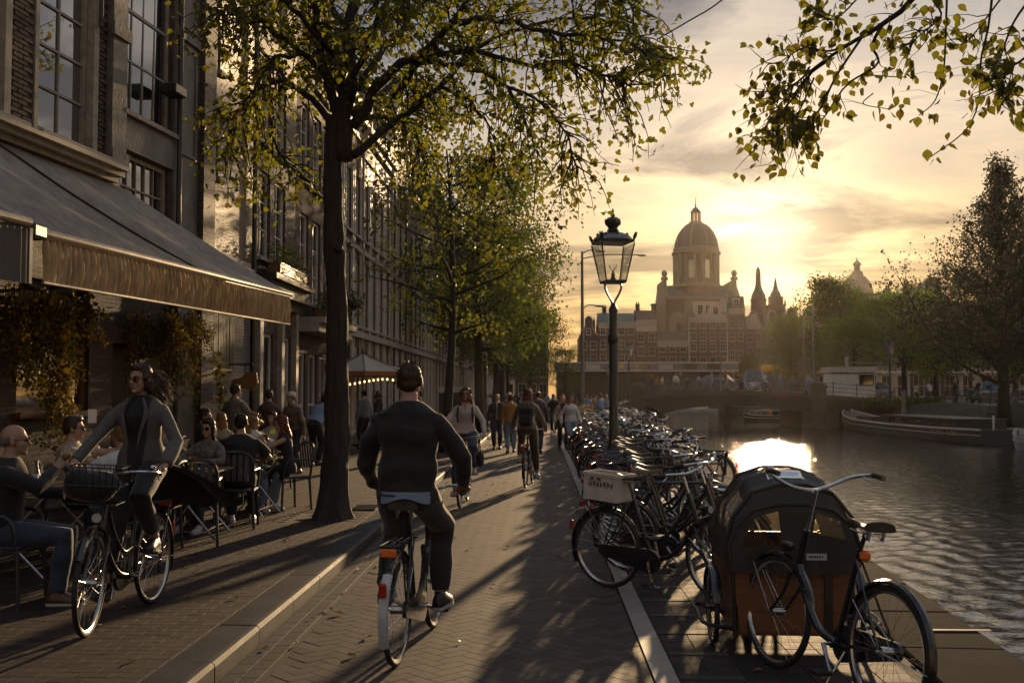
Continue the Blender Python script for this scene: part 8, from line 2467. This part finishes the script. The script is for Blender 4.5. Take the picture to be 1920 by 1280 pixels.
# ================================================================== VEHICLES AND BOATS
M_CARGLASS = pbr('car_glass', (.015, .017, .02), .05, spec=.9)
def car(label, loc, rz, paint, van=False, roofbox=False, group='parked cars', name='parked_car'):
    t = thing(name, label, 'van' if van else 'car', loc, rz, group)
    L, Wd, Hh = (4.8, 1.95, 2.25) if van else (4.2, 1.76, 1.50)
    belt = .95 if not van else 1.1
    def sec(y, w_, z0, z1, rnd_=.08): h = w_ / 2; return [Vector(p) for p in ((-h + .06, y, z0), (h - .06, y, z0), (h, y, z0 + .14), (h, y, z1 - rnd_ * 2), (h - rnd_, y, z1), (-h + rnd_, y, z1), (-h, y, z1 - rnd_ * 2), (-h, y, z0 + .14))]
    b = MB(); b.rings([sec(-L / 2, Wd * .86, .34, belt * .82), sec(-L / 2 + .12, Wd * .96, .24, belt * .96), sec(-L / 2 + .6, Wd, .2, belt), sec(L / 2 - 1.25, Wd, .2, belt), sec(L / 2 - .5, Wd * .97, .22, belt * .86), sec(L / 2 - .12, Wd * .92, .24, belt * .78), sec(L / 2, Wd * .82, .34, belt * .66)]); b.build('body', paint, t, smooth=True)
    top = Hh; c0, c1, c2, c3 = (-L / 2 + .05, -L / 2 + .18, L / 2 - 1.7, L / 2 - 1.05) if van else (-L / 2 + .18, -L / 2 + .72, L / 2 - 2.0, L / 2 - 1.15)
    def cs(y, z, w_): return [Vector(p) for p in ((-w_ / 2, y, z), (w_ / 2, y, z))]
    P = [cs(c0, belt - .02, Wd * .94), cs(c1, top - .05, Wd * .76), cs(c2, top, Wd * .74), cs(c3, belt - .04, Wd * .92)]
    b = MB(); q = [p for s_ in P for p in s_]; b.add(q + [p + Vector((0, 0, -.05)) for p in q[2:6]], [(2, 3, 5, 4)]); b.rings([[P[1][0], P[1][1], P[1][1] + Vector((0, 0, .05)), P[1][0] + Vector((0, 0, .05))], [P[2][0], P[2][1], P[2][1] + Vector((0, 0, .05)), P[2][0] + Vector((0, 0, .05))]]); b.build('roof', paint, t)
    def pane(nm, a, c, d, e, m_=M_CARGLASS):
        b = MB(); n = (c - a).cross(e - a).normalized() * .02; b.add([a, c, d, e, a + n, c + n, d + n, e + n], [(0, 1, 2, 3), (7, 6, 5, 4), (0, 4, 5, 1), (1, 5, 6, 2), (2, 6, 7, 3), (3, 7, 4, 0)]); b.build(nm, m_, t)
    pane('rear_window', P[0][0], P[0][1], P[1][1], P[1][0]); pane('windscreen', P[3][1], P[3][0], P[2][0], P[2][1])
    side_m = paint if van else M_CARGLASS
    pane('side_window', P[0][1], P[3][1], P[2][1], P[1][1], side_m); pane('side_window', P[3][0], P[0][0], P[1][0], P[2][0], side_m)
    for sg in (1, -1):
        for i in ((0, 1), (3, 2)):
            b = MB(); b.tube([P[i[0]][(sg + 1) // 2], P[i[1]][(sg + 1) // 2]], .035, 5); b.build('pillar', paint, t)
        for y in (-L / 2 + .8, L / 2 - .8):
            b = MB(); b.tube([(sg * (Wd / 2 - .17), y, .31), (sg * (Wd / 2 + .012), y, .31)], [.31, .31], 18); w_ = b.build('wheel', M_RUBBER, t); b = MB(); b.tube([(sg * (Wd / 2 + .013), y, .31), (sg * (Wd / 2 + .022), y, .31)], [.19, .17], 14); b.build('hubcap', M_RIM, w_)
        b = MB(); b.cbox((sg * Wd * .36, L / 2 - .06, belt * .64), (.3, .14, .14), bev=.03); b.build('headlight', M_LENS, t)
        b = MB(); b.cbox((sg * Wd * .38, -L / 2 + .03, belt * .74), (.2, .12, .2), bev=.03); b.build('tail_light', M_REDGL, t)
        b = MB(); b.cbox((sg * (Wd / 2 + .07), L / 2 - 1.45, belt + .02), (.16, .09, .12), bev=.02); b.build('mirror', paint, t)
    for y in (L / 2 - .02, -L / 2 + .0):
        b = MB(); b.cbox((0, y, .45), (.5, .05, .11)); b.build('number_plate', M_YEL, t)
    return t
PC = [pbr('car_paint_dark', (.02, .022, .026), .22, .3, coat=.6), pbr('car_paint_silver', (.22, .225, .23), .28, .6, coat=.5), pbr('car_paint_white', (.5, .5, .5), .3, coat=.5), pbr('car_paint_blue', (.03, .05, .10), .25, .3, coat=.6)]
cA = car('dark car parked on the right bank at the right edge, tail towards the viewer', (35.4, 77, .97), .15, PC[0])
cB = car('silver car parked behind the dark trunk on the right bank', (32.6, 78.5, .97), -.2, PC[1])
dup(cA, (38.6, 80, .97), .1, 'dark car further back on the right bank street')
dup(cB, (27.6, 90.5, 1.12), 1.2, 'silver car on the right end of the bridge behind the white cabin')
car('white van with a blank rear on the middle of the bridge', (18.3, 91.3, 1.72), 2.9, PC[2], van=True, group='vehicles on the bridge').scale = (.86, .86, .86)
cC = car('dark glazed car crossing the bridge in front of the pavilion', (14.4, 90.4, 1.78), 1.2, PC[3], group='vehicles on the bridge')
dup(cC, (24.6, 91.4, 1.4), 1.5, 'dark blue car on the right part of the bridge', 'vehicles on the bridge')
dup(cB, (-3.2, 104, -.04), 2.2, 'silver car at the end of the street beyond the crowd')

M_HULL = pbr('dark_hull_paint', (.022, .024, .026), .45, var=.3, scale=1.2)
M_HULL2 = pbr('pale_hull_paint', (.42, .42, .41), .45, var=.15, scale=1.5)
M_DECK = pbr('worn_deck', (.14, .10, .07), .7, var=.3, scale=3)
def boat(label, loc, rz, L, B, H_, hull, group=None, name='boat', stern=.75, sheer=.5, draft=.3, trim=None, open_=True):
    """lofted hull, bow at +y; z=0 is the waterline"""
    t = thing(name, label, 'boat', loc, rz, group)
    st = [(-.5, stern, 0), (-.3, .96, 0), (0, 1, 0), (.25, .92, .12), (.38, .68, .35), (.46, .36, .7), (.5, .04, 1.0)]
    rg, ins, top = [], [], []
    for f, w_, r_ in st:
        h = B / 2 * w_; z1 = H_ + sheer * r_ + (.08 * sheer if f < -.4 else 0); y = f * L
        rg.append([(-h * .62, y, -draft), (h * .62, y, -draft), (h * .93, y, z1 * .4), (h, y, z1), (-h, y, z1), (-h * .93, y, z1 * .4)])
        top.append((h, y, z1))
    b = MB(); o = 0
    K = len(rg)
    vs = [p for r in rg for p in r]; fs = []
    for k in range(K - 1):
        for i, j in ((0, 1), (1, 2), (2, 3), (4, 5), (5, 0)): fs.append((k * 6 + i, k * 6 + j, (k + 1) * 6 + j, (k + 1) * 6 + i))
    fs.append((0, 5, 4, 3, 2, 1)); b.add(vs, fs); b.build('hull', hull, t, recalc=False)
    for sg in (1, -1):
        b = MB(); b.tube([(sg * h, y, z) for h, y, z in top], max(.03, B * .018), 6); b.build('gunwale', trim or M_CORN, t)
        b = MB(); b.tube([(sg * h * 1.005, y, z * .62) for h, y, z in top], .03, 5); b.build('rubbing_strake', trim or M_CORN, t)
    b = MB(); d_ = .30 if open_ else .04
    b.add([(sg * h * .96, y, z - d_) for h, y, z in top for sg in (-1, 1)], [(2 * k, 2 * k + 1, 2 * k + 3, 2 * k + 2) for k in range(K - 1)]); b.build('deck', M_DECK, t, recalc=False)
    return t
t = boat('small open tour boat with seated passengers passing under the bridge', (21.4, 101, WATER_Z), PI / 2 + .15, 4.6, 1.7, .62, M_HULL, sheer=.25)
for y in (-1.3, -.4, .5):
    b = MB(); b.cbox((0, y, .42), (1.3, .28, .06)); b.build('bench', M_WOOD, t)
for sg in (1, -1):
    b = MB(); b.tube(bez([(sg * .76, -2.0, .62), (sg * .78, -2.0, 1.05), (sg * .78, 1.2, 1.05), (sg * .6, 1.5, .7)], 16), .025, 5); b.build('side_rail', M_STEEL, t)
for i, (dx, dy, k) in enumerate(((-.6, .1, 0), (.2, -.2, 2), (.8, .2, 4))):
    q, nm = cp[k]; dup(q, (21.4 + dx, 101 + dy * .5, WATER_Z - .35), 1.2 + i, 'passenger in a %s aboard the small open tour boat' % nm, 'boat passengers')
t = boat('long dark barge moored along the right bank', (24.35, 71, WATER_Z), .0, 29, 3.5, .72, M_HULL, sheer=.75, draft=.5, open_=False)
b = MB(); b.box(-1.35, 1.35, -11.5, 1.5, .70, 1.22); b.box(-1.45, 1.45, -11.6, 1.6, 1.222, 1.29); b.build('cabin', M_HULL, t)
b = MB(); b.box(-1.1, 1.1, 4.5, 8, .72, 1.05); b.build('hatch', M_DARKWOOD, t)
for k in range(5):
    b = MB(); b.box(-1.37, -1.352, -10.5 + k * 2.3, -9.3 + k * 2.3, .86, 1.12); b.build('cabin_window', M_GLASSDARK, t)
b = MB()
rv = random.Random(12); y = -12.6
for k in range(12):
    if k != 5:
        hh = .22; x = -1.762; y0 = y
        b.box(x - .012, x, y0, y0 + .05, .40, .40 + hh)
        if k % 3: b.box(x - .012, x, y0 + .051, y0 + .2, .40 + hh - .05, .40 + hh)
        if k % 2: b.box(x - .012, x, y0 + .051, y0 + .19, .40, .45)
        if k % 3 == 1: b.box(x - .012, x, y0 + .191, y0 + .24, .452, .40 + hh - .052)
    y += .34
b.build('name_lettering', pbr('faded_gold_paint', (.36, .27, .14), .6), t, kind='stuff')
for y in (-13, 13):
    b = MB(); b.tube([(0, y, .7), (0, y, 1.5)], .07, 8); b.build('bollard', M_HULL2, t)
b = MB(); b.tube([(.6, 2.8, .7), (.6, 2.8, 2.9)], .16, 10); b.build('funnel', M_GREYP, t)
boat('white rowing boat with its bow showing at the right edge', (23.7, 50.2, WATER_Z), .12, 5.4, 1.9, .6, M_HULL2, sheer=.4)
t = boat('pale low boat moored beyond the bridge at the far quay', (18.8, 137, WATER_Z), PI / 2, 7.8, 2.4, .7, M_HULL2, sheer=.2, open_=False); b = MB(); b.box(-1, 1, -2.6, 1.6, .68, 1.45); b.build('cabin', M_WHITE, t)
boat('small dark boat moored left of the pale boat beyond the bridge', (13.2, 134, WATER_Z), PI / 2, 4.5, 1.8, .5, M_HULL, sheer=.2)
for (x, y, r_, lb) in ((27.2, 66, .4, 'dark bicycle on the grass bank above the barge'), (28.0, 57, 1.0, 'dark bicycle on the grass bank near the right edge')):
    dup(protos[1], (x, y, -.2 if x < 27.5 else .05), r_, lb, 'bicycles on the bank')
# hedge along the bridge ramp
rg = np.random.default_rng(55); n = 3200
t = thing('hedge', 'low trimmed hedge where the bridge meets the right bank', 'hedge', (0, 0, 0))
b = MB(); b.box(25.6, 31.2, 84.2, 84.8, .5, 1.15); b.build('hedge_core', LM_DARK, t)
P = np.stack([rg.uniform(25.3, 31.5, n), 84.35 + rg.normal(0, .35, n), .55 + rg.random(n) * .85], 1); link('foliage', leaves_mesh('foliage', P, .16, LEAF2, LM_DENSE, rg), t, 'stuff')

# ================================================================== HAZE
hz = bpy.data.materials.new('sunset_haze'); hz.use_nodes = True; hz.node_tree.nodes.clear(); t = NT(hz.node_tree)
pv = t.node('ShaderNodeVolumePrincipled', {'Color': (1.0, .93, .82, 1), 'Density': HAZE_DENSITY, 'Anisotropy': .78})
t.node('ShaderNodeOutputMaterial', {'Volume': pv})
b = MB(); b.box(-135, 215, -30, 430, -4.0, 56); o = b.build('haze', hz); o['kind'] = 'stuff'
